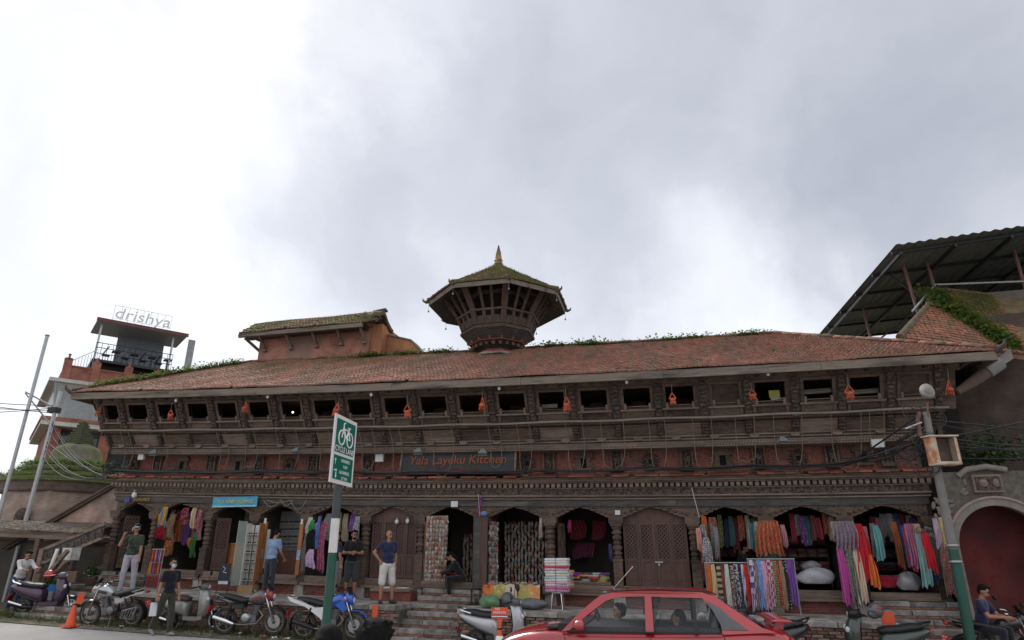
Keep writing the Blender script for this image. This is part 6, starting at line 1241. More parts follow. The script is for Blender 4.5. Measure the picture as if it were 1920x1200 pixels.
# ================================================================ shop fronts and their goods
# ---- lattice doors of the two closed bays
def door_leaf(parent, x0, x1, y, z0, z1, m=DOORW, tilt=0):
    g = bpy.data.objects.new('door_leaf', None); COL.objects.link(g); g.parent = parent; g.location = (x0, y, z0+W(x0)); g.rotation_euler = (0, 0, tilt); w = x1-x0; h = z1-z0; b = .055; zl = h*.36
    part('frame', MB().box(0, b, -.03, .03, 0, h).box(w-b, w, -.03, .03, 0, h).box(b, w-b, -.03, .03, 0, b*1.3).box(b, w-b, -.03, .03, h-b*1.6, h).box(b, w-b, -.03, .03, zl, zl+b*1.4), m, g)
    part('lower_panel', MB().box(b, w-b, -.012, .012, b*1.3, zl).box(b+.05, w-b-.05, -.026, -.012, b*1.3+.06, zl-.06).box(b+.03, w-b-.03, -.03, -.012, zl*.62, zl*.66), m, g)
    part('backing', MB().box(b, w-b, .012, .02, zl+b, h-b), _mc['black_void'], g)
    mb = MB(); a, c = b, w-b; lo, hi = zl+b*1.4, h-b*1.6; st = .1
    for sg in (1, -1):
        t = -(hi-lo)
        while t < (c-a):
            p, q = max(0, t), min(c-a, t+(hi-lo))
            if q-p > .01:
                za, zb = lo+(p-t), lo+(q-t); xa, xb = (a+p, a+q) if sg > 0 else (c-p, c-q); mb.bar((xa, -.004*sg, za), (xb, -.004*sg, zb), .034, .02, 0, (0, 1, 0))
            t += st
    part('lattice', mb, m, g); return g
def closed_bay(i, n):
    a, b = COLX[i]+.16, COLX[i+1]-.16
    for k in range(n): door_leaf(BLD, a+(b-a)*k/n+.004, a+(b-a)*(k+1)/n-.004, .03, 1.37, 2.95)
    part('transom', MB().box(a, b, 0, .06, 2.955, 3.3), DOORW, BLD, warp=True)
    g = part('door_lock', MB().box((a+b)/2-.04, (a+b)/2+.16, -.03, -.005, 1.93, 1.96).ell(((a+b)/2+.06, -.03, 1.88), (.03, .015, .035), 8, 6), STEEL, BLD, warp=True)
closed_bay(5, 4); closed_bay(9, 4)
door_leaf(BLD, COLX[0]+.17, COLX[0]+.62, .06, 1.3, 2.9, WOOD, R(62)); door_leaf(BLD, COLX[1]-.2, COLX[1]+.2, .1, 1.3, 2.9, WOOD, R(80)); door_leaf(BLD, COLX[2]+.16, COLX[2]+.58, .05, 1.37, 2.9, DOORW, R(38)); door_leaf(BLD, COLX[8]+.2, COLX[8]+.5, .08, 1.37, 2.9, WOOD, R(70))
def lamp_bulb(px, py, Y, label, s=.07, drop=.0):
    p = at(px, py, Y); t = thing('light_bulb', label, 'bulb', (p.x, p.y, p.z), warp=False, group='bulbs on the facade')
    part('globe', MB().ell((0, 0, 0), (s*.8, s*.8, s), 12, 9), mat('frosted_bulb', (.6, .6, .58), .3, .05), t); part('socket', MB().lathe([(s*.45, s*.8), (s*.45, s*1.5), (s*.2, s*1.6)], 10), GREYP, t)
    part('flex', MB().tube([(0, 0, s*1.5), (0, .02, s*1.5+drop+.05)], .006, 5), CABLE, t)
lamp_bulb(744, 978, -.1, 'bare white bulb above the lattice doors beside the shoe shop'); lamp_bulb(764, 977, -.1, 'second bare bulb over the lattice doors beside the shoe shop')
lamp_bulb(252, 928, -.4, 'white pear shaped bulb hanging beside the entrance sign', .1, .3)
# ---- hanging textiles
def px_w(px, py, Y, w): p = Vector(CAM); q = at(px, py, Y); d = (np.array(q)-CAM)@_fw; return w*d/F_PX
def hang(label, px, py0, py1, wpx, Y, m, flare=1.15, pl=4, name='scarf', lean=0.0, group=None, th=.02, tip=.0):
    a = at(px, py0, Y); b = at(px, py1, Y); w = px_w(px, py0, Y, wpx); h = a.z-b.z; seed = random.uniform(0, 9)
    def fn(u, v):
        ww = w*(.86+.3*math.sin(min(1, v*2)*PI/2)*(.6 if flare < 1.3 else 1)+(flare-1.1)*v); x = (u-.5)*ww+lean*h*v+.02*math.sin(v*4+seed)*w*3; am = min(.055, w*.22)
        return (x, -am*math.sin(u*pl*2*PI+seed+1.1*math.sin(v*2.3+seed))*(0.45+.75*v)-.05*math.sin(v*PI)-.012*math.sin(v*11+u*5+seed), -h*v*(1-.07*abs(math.sin(u*PI*pl*.7+seed)))-.03*math.sin(u*5+seed)*v)
    mb = MB(); mb.grid(fn, max(14, pl*7), 14, 0, True, (0, th, 0))
    return solo(name, mb, m, label, 'scarf' if name == 'scarf' else name.split('_')[-1], (a.x, a.y, a.z), 0, group, warp=False)
C = cloth; wht = (.62, .6, .58)
HG = 'textiles hung for sale along the arcade'
items = [  # label, px, top, bottom, width px, Y, material, flare
 ('orange plain scarf at the end of the rail beside the lattice doors', 1327, 1058, 1140, 9, -1.0, C((.62, .17, .03)), 1.2), ('cream plain scarf on the rail next to the orange one', 1336, 1058, 1140, 8, -1.0, C((.6, .5, .3)), 1.2),
 ('tan scarf with black striped ends on the shop rail', 1346, 1057, 1142, 8, -1.0, C((.5, .38, .25), (.04, .035, .03), 'stripe_h', .6), 1.1), ('brick red scarf on the rail between tan and pale scarves', 1353, 1058, 1140, 5, -1.0, C((.28, .06, .04)), 1.2),
 ('pale mint and white scarf on the shop rail', 1361, 1058, 1143, 8, -1.0, C((.5, .56, .5), (.62, .6, .58)), 1.2), ('pink and black patterned scarf on the shop rail', 1370, 1060, 1143, 7, -1.0, C((.5, .33, .28), (.04, .03, .04), 'ikat', 1.2), 1.2),
 ('navy scarf with white dashes on the shop rail', 1379, 1058, 1144, 8, -1.0, C((.02, .03, .1), (.5, .5, .5), 'ikat', .9), 1.2), ('black scarf with white dots on the first shop rail', 1388, 1058, 1144, 8, -1.0, C((.015, .015, .02), (.55, .55, .52), 'dots', 1.2), 1.2),
 ('deep maroon shawl folded over the first shop rail', 1381, 1056, 1140, 12, -.95, C((.2, .012, .05)), 1.3), ('lilac and white striped scarf near the end of the first rail', 1391, 1058, 1142, 5, -1.02, C((.45, .4, .6), (.6, .6, .65), 'stripe_v', 3), 1.2), ('bright red scarf at the end of the first rail', 1397, 1058, 1137, 8, -1.02, C((.6, .03, .025)), 1.2),
 ('purple and white checked scarf on the second rail', 1407, 1050, 1147, 9, -1.1, C((.14, .05, .3), (.6, .58, .6), 'check', .9), 1.1), ('taupe plain scarf on the second rail', 1414, 1051, 1145, 7, -1.1, C((.32, .24, .2)), 1.1), ('sky blue floral scarf on the second rail', 1421, 1050, 1146, 9, -1.1, C((.16, .3, .62), (.3, .45, .75), 'floral', 1), 1.15),
 ('pale pink scarf on the second rail', 1430, 1051, 1146, 9, -1.1, C((.6, .33, .42), (.62, .45, .55), 'floral', .8), 1.1), ('red white and blue geometric scarf on the second rail', 1440, 1050, 1146, 12, -1.1, C((.45, .04, .06), (.5, .5, .6), 'check', 1.4), 1.15), ('olive green scarf on the second rail', 1450, 1051, 1147, 7, -1.1, C((.12, .14, .03), (.3, .3, .1), 'stripe_h', 1.4), 1.15),
 ('red scarf with white dots on the second rail', 1456, 1051, 1145, 5, -1.1, C((.42, .03, .05), (.6, .5, .5), 'dots', 1.5), 1.15), ('camel brown scarf on the second rail', 1463, 1051, 1145, 7, -1.1, C((.4, .25, .14)), 1.15), ('black scarf with white dots on the second rail', 1470, 1051, 1147, 6, -1.1, C((.015, .015, .02), (.55, .55, .52), 'dots', 1.1), 1.15),
 ('purple shawl with a blue hem at the end of the second rail', 1480, 1050, 1140, 13, -1.1, C((.17, .06, .3), (.2, .08, .34)), 1.1),
 ('peach printed dress hung beside the lattice door column', 1309, 990, 1035, 9, -.45, C((.6, .3, .22), (.5, .2, .16), 'floral', 1), 1.2), ('purple cloth behind the peach dress', 1314, 995, 1040, 7, -.38, C((.12, .05, .28)), 1.2), ('black and white lace shawl by the lattice door column', 1323, 1008, 1062, 12, -.5, C((.06, .06, .065), (.5, .5, .52), 'ikat', 2), 1.6),
 ('orange shawl hung high inside the first scarf arch', 1319, 968, 1012, 10, -.15, C((.55, .13, .02)), 1.1), ('rust paisley shawl hung inside the first scarf arch', 1334, 970, 1058, 15, -.1, C((.25, .08, .04), (.4, .25, .15), 'floral', 1.6), 1.3), ('long maroon cloth below the lace shawl', 1316, 1036, 1100, 6, -.5, C((.16, .02, .03)), 1.2),
 ('grey and green printed cloth on the column between the scarf arches', 1416, 978, 1022, 8, -.5, C((.35, .38, .35), (.08, .12, .1), 'ikat', 1.3), 1.2), ('brick red shawl with gold motifs on the column between the scarf arches', 1437, 976, 1046, 36, -.55, C((.36, .06, .02), (.5, .28, .12), 'floral', 1.8), 1.3), ('dark green hem cloth under the brick red shawl', 1440, 1036, 1052, 38, -.5, C((.01, .09, .045)), 1.1),
 ('magenta scarf beside the brick red shawl', 1459, 995, 1020, 7, -.5, C((.55, .02, .2)), 1.2), ('pale pink scarf beside the brick red shawl', 1455, 978, 1010, 7, -.48, C((.6, .4, .42)), 1.1), ('dark brown cloth with fringe beside the brick red shawl', 1447, 978, 1040, 8, -.47, C((.12, .06, .05)), 1.2),
 ('beige plain cloth beside the paisley shawl', 1561, 978, 1016, 9, -.5, C((.42, .33, .28)), 1.1), ('grey pink paisley shawl on the column of the middle scarf arch', 1583, 977, 1034, 38, -.6, C((.36, .26, .29), (.12, .1, .16), 'ikat', 2.4), 1.2), ('long magenta scarf hanging below the paisley shawl', 1575, 1028, 1140, 12, -.62, C((.38, .03, .23), (.5, .1, .35), 'stripe_v', 1.5), 1.5), ('long green floral scarf hanging below the paisley shawl', 1590, 1028, 1140, 12, -.62, C((.1, .14, .1), (.35, .25, .2), 'floral', 1.6), 1.5),
 ('long cream and peach striped scarf hanging below the paisley shawl', 1603, 1028, 1136, 12, -.62, C((.6, .42, .3), (.62, .55, .45), 'stripe_v', 2), 1.4), ('dark plum scarf behind the cream striped scarf', 1613, 1040, 1138, 9, -.5, C((.1, .012, .04)), 1.2),
 ('deep red gauze veil swept out beside the paisley shawl', 1609, 982, 1092, 12, -.62, C((.5, .012, .02), (.38, .01, .02)), 2.6), ('orange and gold veil hem below the red veil', 1632, 1040, 1104, 8, -.66, C((.6, .2, .02), (.6, .05, .02), 'stripe_v', 1), 2.0),
 ('rust orange shawl inside the last scarf arch', 1675, 978, 1068, 11, -.1, C((.42, .13, .04)), 1.1), ('indigo shawl inside the last scarf arch', 1690, 985, 1062, 8, -.1, C((.06, .08, .38)), 1.2), ('mauve pink veil hung on the corner column', 1706, 982, 1068, 20, -.62, C((.42, .13, .24), (.48, .2, .3)), 1.3), ('scarlet braid hanging beside the mauve veil', 1694, 990, 1068, 6, -.6, C((.5, .02, .04)), 1.2),
 ('teal gauze scarf on the corner column', 1720, 1000, 1104, 12, -.68, C((.16, .32, .32), (.25, .42, .4), 'stripe_v', 1.5), 1.5), ('tan tasselled scarf top on the corner column', 1716, 982, 1002, 12, -.66, C((.45, .35, .22)), 1.1), ('bright scarlet scarf on the corner column', 1733, 1000, 1074, 13, -.7, C((.62, .015, .03)), 1.4), ('grey paisley shawl behind the scarlet scarf', 1747, 1000, 1086, 18, -.6, C((.2, .17, .18), (.1, .09, .1), 'ikat', 2), 1.4), ('navy scarf behind the scarlet scarf', 1745, 1030, 1096, 9, -.58, C((.03, .04, .1)), 1.4),
 ('pale lilac scarf in the pastel bunch by the lamp post', 1751, 972, 1030, 9, -.85, C((.55, .42, .5)), 1.2), ('pale yellow scarf in the pastel bunch by the lamp post', 1763, 970, 1032, 9, -.86, C((.6, .5, .25)), 1.2), ('rose pink scarf in the pastel bunch by the lamp post', 1772, 972, 1034, 9, -.87, C((.6, .3, .36)), 1.3), ('stone coloured scarf in the pastel bunch by the lamp post', 1757, 974, 1030, 6, -.83, C((.4, .36, .28)), 1.2),
 ('long red brown embroidered stole below the pastel bunch', 1768, 1028, 1118, 14, -.84, C((.24, .1, .09), (.4, .28, .22), 'floral', 2), 1.4), ('long crimson floral stole beside the lamp post', 1783, 1030, 1124, 15, -.86, C((.35, .02, .05), (.5, .3, .3), 'floral', 1.8), 1.4),
 ('striped prayer cloth in yellow and blue at the textile shop doorway', 311, 950, 988, 14, -.3, C((.62, .36, .02), (.15, .25, .5), 'stripe_v', 2.4), 1.1), ('plain crimson cloth below the striped prayer cloth', 305, 986, 1012, 19, -.28, C((.3, .012, .03)), 1.1), ('gold flecked brocade hanging in the textile shop doorway', 325, 964, 1012, 15, -.15, C((.16, .07, .05), (.38, .3, .16), 'ikat', 2.4), 1.05),
 ('maroon and gold brocade below the flecked brocade', 319, 1012, 1042, 17, -.15, C((.25, .02, .02), (.42, .24, .06), 'ikat', 1.6), 1.0), ('dark red embroidered banner at the inner side of the textile shop', 350, 952, 984, 14, -.1, C((.26, .02, .04), (.35, .3, .3), 'floral', 1.2), 1.1), ('gold and white banner beside the dark red banner', 366, 952, 992, 10, -.2, C((.5, .3, .06), (.55, .5, .5), 'stripe_v', 2), 1.1), ('pink brocade strip at the column of the textile shop', 377, 956, 992, 9, -.28, C((.35, .08, .1), (.5, .35, .38), 'floral', 2), 1.05),
 ('long green cloth roll at the column of the textile shop', 368, 998, 1046, 9, -.3, C((.045, .16, .04)), 1.1), ('small brown gold pouch cloth beside the green roll', 357, 1008, 1028, 7, -.28, C((.36, .17, .02)), 1.0), ('crimson drape deep inside the textile shop', 345, 960, 1000, 20, 1.2, C((.22, .012, .02)), 1.0), ('grey patterned drape inside the textile shop', 352, 985, 1012, 14, .6, C((.14, .12, .12)), 1.0),
 ('white shirt on the pavement stand of the clothes shop', 583, 970, 1000, 9, -.5, C((.6, .58, .58)), 1.5), ('bright green scarf on the stand of the clothes shop', 587, 975, 994, 7, -.56, C((.03, .36, .08)), 1.6), ('black top hanging on the clothes stand', 586, 992, 1030, 14, -.54, C((.012, .012, .013)), 1.2), ('blue long sash on the clothes stand', 600, 968, 1030, 6, -.6, C((.12, .22, .55)), 1.1), ('lilac vest on the clothes stand', 594, 980, 1000, 7, -.5, C((.5, .28, .55)), 1.3),
 ('red and purple floral dress on the clothes stand', 608, 978, 1075, 13, -.5, C((.36, .05, .1), (.4, .3, .45), 'floral', 2), 1.2), ('pink and lavender child dress hung from the clothes stand', 584, 1030, 1066, 12, -.66, C((.58, .32, .42), (.45, .38, .62), 'stripe_h', .6), 1.7), ('grey patterned trousers on the clothes stand', 575, 1000, 1075, 7, -.48, C((.3, .29, .3), (.1, .1, .1), 'ikat', 2), 1.1), ('red embroidered blouse inside the clothes shop', 618, 962, 1000, 12, .3, C((.28, .04, .05), (.4, .2, .1), 'floral', 2), 1.1),
 ('grey hooded top inside the clothes shop arch', 636, 966, 984, 11, .4, C((.26, .24, .25)), 1.2), ('dusty rose top inside the clothes shop arch', 650, 962, 982, 14, .45, C((.32, .2, .2)), 1.2), ('cream blouse in the second row inside the clothes shop', 636, 990, 1008, 12, .5, C((.45, .4, .33)), 1.2), ('beige blouse in the second row inside the clothes shop', 648, 990, 1008, 8, .5, C((.36, .27, .22)), 1.2), ('crimson bag cloth behind the man with crossed arms', 634, 1020, 1040, 10, .2, C((.36, .01, .02)), 1.1), ('black and white lace scarf at the column by the closed doors', 671, 968, 1015, 9, -.35, C((.5, .48, .5), (.12, .12, .12), 'ikat', 2.2), 1.4), ('striped red and white towel hanging by the man with crossed arms', 639, 1045, 1095, 10, -.35, C((.5, .1, .12), (.55, .52, .52), 'stripe_h', 2.2), 1.1),
 ('deep red curtain cloth inside the fabric shop', 1083, 976, 1012, 30, 1.3, C((.24, .012, .03)), 1.0), ('crimson cloth rolls row inside the fabric shop', 1122, 976, 1012, 26, 1.3, C((.26, .01, .03)), 1.0), ('dark plum cloth row under the red curtain cloth', 1095, 1018, 1048, 40, 1.3, C((.13, .01, .05)), 1.0), ('pink sash pinned at the edge of the fabric shop', 1068, 975, 1000, 6, .2, C((.4, .02, .12)), 1.1), ('navy cloth at the door post of the fabric shop', 1144, 1020, 1052, 6, -.1, C((.05, .05, .16)), 1.1),
 ('pale pink stocking strip down the post of the shoe shop', 893, 970, 1050, 6, -.2, C((.55, .38, .3), (.5, .45, .42)), 1.2), ('yellow strip hanging below the pale stocking strip', 890, 1046, 1078, 4, -.2, C((.5, .38, .1)), 1.1), ('cream stocking strip down the post between slipper and fabric shops', 1014, 968, 1010, 5, -.1, C((.55, .45, .4)), 1.1),
]
def more(where, x0, x1, y0, y1, n, Y, cols, hmin, hmax, wmin, wmax):
    for k in range(n):
        px = x0+(x1-x0)*(k+.5)/n+random.uniform(-3, 3); t = y0+random.uniform(-4, 5); c = random.choice(cols); kind = random.choice(('plain', 'plain', 'floral', 'ikat', 'stripe_v', 'dots'))
        hang('%s cloth hung %s' % (c[0], where), px, t, t+random.uniform(hmin, hmax), random.uniform(wmin, wmax), Y+random.uniform(-.08, .08), C(c[1], tuple(min(.6, v*1.9+.06) for v in c[1]) if kind != 'plain' else None, kind, random.choice((1, 1.6, 2.2))), random.uniform(1.0, 1.4), pl=random.choice((2, 3)), group='cloths hung '+where)
PAL = [('maroon', (.16, .02, .03)), ('rust', (.28, .08, .03)), ('cream', (.45, .38, .28)), ('rose', (.4, .15, .18)), ('teal', (.06, .18, .18)), ('violet', (.14, .06, .22)), ('grey', (.2, .19, .2)), ('navy', (.03, .04, .1)), ('olive', (.12, .13, .05)), ('crimson', (.35, .02, .04))]
more('inside the first scarf arch', 1345, 1425, 968, 0, 9, .55, PAL, 40, 70, 8, 13); more('inside the middle scarf arch', 1475, 1570, 966, 0, 9, .6, PAL, 35, 60, 8, 13); more('inside the last scarf arch', 1625, 1740, 966, 0, 10, .5, PAL, 45, 80, 8, 13)
more('between the clothes stand and the crossed arm man', 572, 668, 962, 0, 8, .15, PAL, 30, 55, 8, 12); more('in the textile doorway', 298, 388, 958, 0, 8, .35, PAL, 40, 70, 8, 14); more('on the corner column bunch', 1688, 1786, 990, 0, 8, -.52, PAL, 60, 110, 8, 12); more('around the middle arch column', 1560, 1650, 985, 0, 7, -.45, PAL, 50, 110, 8, 12); more('around the column of the brick red shawl', 1405, 1470, 980, 0, 6, -.4, PAL, 40, 65, 7, 11); more('by the lattice door post', 1304, 1345, 985, 0, 5, -.3, PAL, 40, 75, 6, 10)
for it in items: hang(it[0], it[1], it[2], it[3], it[4], it[5], it[6], it[7], pl=3 if it[4] < 14 else 6, group=HG)
# rails that carry the scarves
def rail(label, px0, px1, py, Y, zfoot):
    a, b = at(px0, py, Y), at(px1, py, Y); t = thing('display_rail', label, 'rail', (a.x, Y+.02, 0), warp=False); part('bar', MB().tube([(0, 0, a.z+.01), (b.x-a.x, 0, b.z+.01)], .016, 6), STEEL, t)
    for x, z in ((0.02, a.z), (b.x-a.x-.02, b.z)): part('leg', MB().tube([(x, .02, z), (x, .06, zfoot+W(a.x))], .014, 6), STEEL, t)
rail('steel rail carrying the first row of scarves beside the lattice doors', 1320, 1404, 1056, -1.0, PZ); rail('steel rail carrying the second row of scarves in front of the arch', 1400, 1490, 1049, -1.1, PZ)
# rack of bright tassel strings by the entrance
tr = thing('tassel_rack', 'rack of bright tasselled key strings in three rows beside the entrance', 'rack', (at(288, 1080, -.95).x, -.95, PZ))
part('frame', MB().tube([(-.22, 0, 0), (-.2, 0, 1.1)], .012, 6).tube([(.2, 0, 0), (.22, 0, 1.1)], .012, 6).tube([(-.2, 0, 1.1), (.22, 0, 1.1)], .012, 6).tube([(-.2, 0, .74), (.22, 0, .74)], .01, 6).tube([(-.2, 0, .4), (.22, 0, .4)], .01, 6), STEEL, tr)
tc_ = [(.3, .02, .03), (.55, .3, .02), (.2, .1, .35), (.02, .22, .08), (.5, .35, .38), (.3, .02, .05), (.12, .15, .4), (.55, .18, .05)]
for r_ in range(3):
    for k in range(8):
        z = 1.09-.36*r_; mb = MB().tube([(-.19+k*.054, -.02, z), (-.19+k*.054, -.025, z-.25), (-.19+k*.054, -.02, z-.33)], [.016, .02, .012], 6); part('tassel', mb, cloth(random.choice(tc_) if r_ < 2 else random.choice(((.3, .02, .03), (.28, .03, .04), (.05, .12, .05)))), tr)
# ---- slippers pegged in rows
def slipper(c):
    mb = MB(); out = [(.038*math.sin(a)*(1+.15*math.cos(a)), .125*math.cos(a)) for a in [2*PI*k/12 for k in range(12)]]
    mb.loft([[(x, 0, z) for x, z in out], [(x, -.018, z) for x, z in out]], 1, False); mb.loft([[(x*1.02, -.018, z) for x, z in out[:4]+out[9:]], [(x*.8, -.05, z*.85+.005) for x, z in out[:4]+out[9:]]], 0, True)
    return mb.mesh('slipper', [cloth(c, tuple(min(.6, v*1.8+.05) for v in c), 'floral', 2.5), mat('felt_sole', (.35, .3, .25), .9)])
SLC = [slipper(c) for c in ((.24, .05, .05), (.35, .3, .27), (.14, .15, .17), (.3, .2, .12), (.4, .33, .3), (.1, .06, .06), (.28, .13, .14), (.2, .23, .22))]
def slipper_wall(label, corner, du, dv, nu, nv, rz, group, sc=1.0, dim=0):
    c = Vector(corner); du = Vector(du); dv = Vector(dv)
    for j in range(nv):
        for i in range(nu):
            p = c+du*(i+random.uniform(-.12, .12))+dv*(j+random.uniform(-.08, .08)); o = link('slipper', random.choice(SLC), None, (p.x, p.y, p.z+W(p.x)), (random.uniform(-.15, .15), random.gauss(0, .2), rz+random.uniform(-.2, .2))); o.scale = (sc, sc, sc); tag(o, label, 'slipper', group)
p0 = atl(801, 975, -.25)
bd = thing('slipper_display_board', 'tall display board packed with felt slippers beside the closed lattice doors', 'board', (p0.x-.02, -.2, 1.3)); part('panel', MB().box(-.02, .62, -.01, .02, 0, 1.75), CARD, bd); part('edge_post', MB().box(-.06, -.021, -.02, .03, 0, 1.8), WOOD, bd)
slipper_wall('felt slipper pegged on the tall board next to the closed lattice doors', (p0.x+.03, -.215, 1.42), (.092, 0, 0), (0, 0, .118), 7, 14, 0, 'slippers on the tall display board', .85)
slipper_wall('felt slipper on the back wall rows of the slipper shop', (COLX[7]+.3, 1.25, 1.4), (.1, 0, 0), (0, 0, .15), 14, 11, 0, 'slippers on the back wall of the slipper shop', .9)
slipper_wall('slipper on the angled side panel at the slipper shop post', (COLX[7]+.2, -.12, 1.42), (.035, .1, 0), (0, 0, .14), 4, 11, R(55), 'slippers on the angled side panel', .95)
slipper_wall('slipper in the dim rows deep inside the shoe shop by the steps', (COLX[6]+.85, 1.3, 1.4), (.11, 0, 0), (0, 0, .16), 8, 8, 0, 'slippers deep inside the shoe shop', .9)
for px in (897, 909): p = at(px, 1000, -.2); t = thing('shutter_board', 'dark slatted folded shutter standing between the two shoe shops' if px < 900 else 'brown framed folded shutter standing beside the slatted one', 'shutter', (p.x, -.3, 1.2)); part('panel', MB().box(-.09, .09, -.02, .02, 0, 1.85), WOODD if px < 900 else DOORW, t); part('stile', MB().box(-.11, -.09, -.03, .03, 0, 1.86), DOORW, t); part('stile', MB().box(.09, .11, -.03, .03, 0, 1.86), DOORW, t)
# ---- tables, stools, bags, stacks
def folded(w, d, h, seed): 
    mb = MB(); prof = [(-w/2+h*.3, -h/2), (w/2-h*.2, -h/2), (w/2, -h*.2), (w/2, h*.2), (w/2-h*.2, h/2), (-w/2+h*.3, h/2), (-w/2, 0)]
    mb.loft([[(x*(1-.03*abs(t)), t*d/2, z+h/2+.004*math.sin(t*9+seed)) for x, z in prof] for t in (-1, -.96, -.3, .3, .96, 1)], 0, True); return mb
stl = thing('steel_stool', 'thin legged steel stool under the tied stack of cloths', 'stool', (atl(1046, 1145, -1.15).x, -1.15, PZ)); part('seat', MB().lathe([(.19, .36), (.2, .37), (.2, .385), (0, .39)], 16), STEEL, stl)
for k in range(4): a = PI/4+k*PI/2; part('leg', MB().tube([(.15*math.cos(a), .15*math.sin(a), .36), (.2*math.cos(a), .2*math.sin(a), 0)], .012, 6), CHROME, stl)
ords = 'topmost second third fourth fifth sixth seventh eighth ninth tenth eleventh twelfth thirteenth'.split()
colz = [(.62, .62, .65), (.6, .55, .5), (.62, .5, .46), (.42, .05, .1), (.55, .35, .38), (.35, .5, .55), (.6, .45, .33), (.4, .52, .55), (.58, .56, .52), (.55, .3, .35), (.5, .42, .45), (.45, .1, .2), (.4, .2, .3)]
zz = PZ+.39
for k in range(12, -1, -1):
    solo('folded_cloth', folded(.6, .36, .062, k), cloth(colz[k], tuple(min(.65, c*1.3) for c in colz[k]), ('stripe_v', 'floral', 'plain')[k % 3], 1.5), '%s folded cloth of the tied stack on the steel stool' % ords[k], 'cloth', (stl.location.x+random.uniform(-.015, .015), -1.15, zz), R(random.uniform(-4, 4)), 'folded cloths in the tied stack'); zz += .06
solo('tie_string', MB().tube([(0, -.2, -.79), (0, -.21, -.4), (0, -.2, 0), (0, .18, .01)], .006, 5), CABLE, 'dark string tied round the stack of cloths', 'string', (stl.location.x, -1.15, zz))
ps = at(1062, 1048, -.5)
for k in range(8): solo('folded_cloth', folded(.36-.01*k, .3, .05, k), cloth(random.choice(((.5, .2, .15), (.55, .45, .4), (.4, .25, .35), (.6, .2, .08), (.45, .35, .3))), None, 'plain'), '%s folded cloth of the pile beside the fabric shop post' % ords[7-k], 'cloth', (ps.x, -.5, 1.5+.05*k-.2), R(random.uniform(-8, 8)), 'folded cloths in the pile by the post')
sh = thing('cloth_counter', 'low wooden counter heaped with bright folded shawls in the fabric shop', 'counter', (COLX[8]+.95, -.05, 1.37)); part('top', MB().box(-.62, .62, -.12, .45, .0, .03), WOODL, sh); part('front_board', MB().box(-.62, .62, -.13, -.1, .031, .07), WOODL, sh)
for k in range(26):
    c = random.choice(((.3, .03, .2), (.5, .05, .05), (.2, .05, .35), (.55, .4, .35), (.4, .3, .05), (.1, .08, .2), (.5, .2, .3), (.35, .45, .45), (.6, .3, .05))); solo('folded_shawl', folded(.26, .3, .05, k), cloth(c, tuple(x*.6 for x in c)), 'bright folded shawl heaped on the low counter of the fabric shop', 'shawl', (COLX[8]+.45+(k % 5)*.23+random.uniform(-.04, .04), .06+random.uniform(-.08, .1), 1.405+(k//5)*.05), R(random.uniform(-40, 40)), 'shawls on the fabric shop counter')
# shelves of folded cloth deep in the scarf shops
for bi in (10, 11, 12):
    x0, x1 = COLX[bi]+.15, COLX[bi+1]-.15; sv = thing('shelf_unit', ('shelf unit at the back of the scarf arch beside the lattice doors', 'shelf unit at the back of the middle scarf arch', 'shelf unit at the back of the scarf arch above the stone steps')[bi-10], 'shelf', ((x0+x1)/2, 1.9, 1.2)); w = x1-x0
    for k in range(5): part('shelf', MB().box(-w/2, w/2, -.2, .2, .25+k*.32, .275+k*.32), WOOD, sv)
    for s in (-1, 1): part('side', MB().box(s*w/2-.015, s*w/2+.015, -.2, .2, 0, 1.9), WOOD, sv)
    for k in range(4):
        for i in range(6):
            for j in range(3):
                c = random.choice(((.35, .1, .1), (.4, .35, .3), (.2, .15, .2), (.45, .25, .15), (.3, .3, .32), (.4, .05, .08), (.25, .1, .2))); solo('folded_cloth', folded(w/6.6, .3, .07, k), cloth(c), 'folded cloth stored on the dim shelves of the scarf shop', 'cloth', ((x0+x1)/2-w/2+w/6*(i+.5), 1.85, 1.2+.278+k*.32+j*.07), R(random.uniform(-5, 5)), 'folded cloths on the scarf shop shelves')
def sack(label, px, py, Y, r, m, name='plastic_sack', seed=0, tie=True):
    p = at(px, py, Y); rnd_ = random.Random(seed); mb = MB(); nu, nv = 34, 20; ph = [rnd_.uniform(0, 6) for _ in range(6)]
    def fn(u, v):
        a = 2*PI*u; t = PI*v-PI/2; w = 1+.2*math.sin(2*a+ph[0])*math.cos(t)+.12*math.sin(3*a+ph[1]+2*t)+.025*math.sin(13*a+ph[2]-4*t)
        return (r[0]*w*math.cos(t)*math.cos(a), r[1]*w*math.cos(t)*math.sin(a), max(-r[2]*.75, r[2]*math.sin(t)*(1+.1*math.sin(5*a+ph[3]))))
    mb.grid(fn, nu, nv, 0, True); t = thing(name, label, 'sack', (p.x, p.y, p.z), warp=False); part('bag', mb, m, t)
    if tie: part('knot', MB().tube([(0, 0, r[2]*.9), (.03, 0, r[2]*1.2), (-.02, .02, r[2]*1.45)], [.05, .025, .05], 8), m, t)
POLY = mat('clear_grey_polythene', (.28, .28, .29), .3, .25, 6, bump=.8, bscale=9, spec=.5); BINB = mat('grey_bin_bag', (.11, .115, .125), .4, .25, 7, bump=.9)
sack('white plastic sack of goods slumped in the middle scarf arch', 1531, 1082, -.15, (.38, .22, .2), mat('white_sack', (.4, .4, .42), .45, .2, 6, bump=.8, bscale=9), seed=1, tie=False); sack('clear grey plastic bundle on the threshold of the last scarf arch', 1704, 1092, -.2, (.28, .2, .22), POLY, seed=2, tie=False)
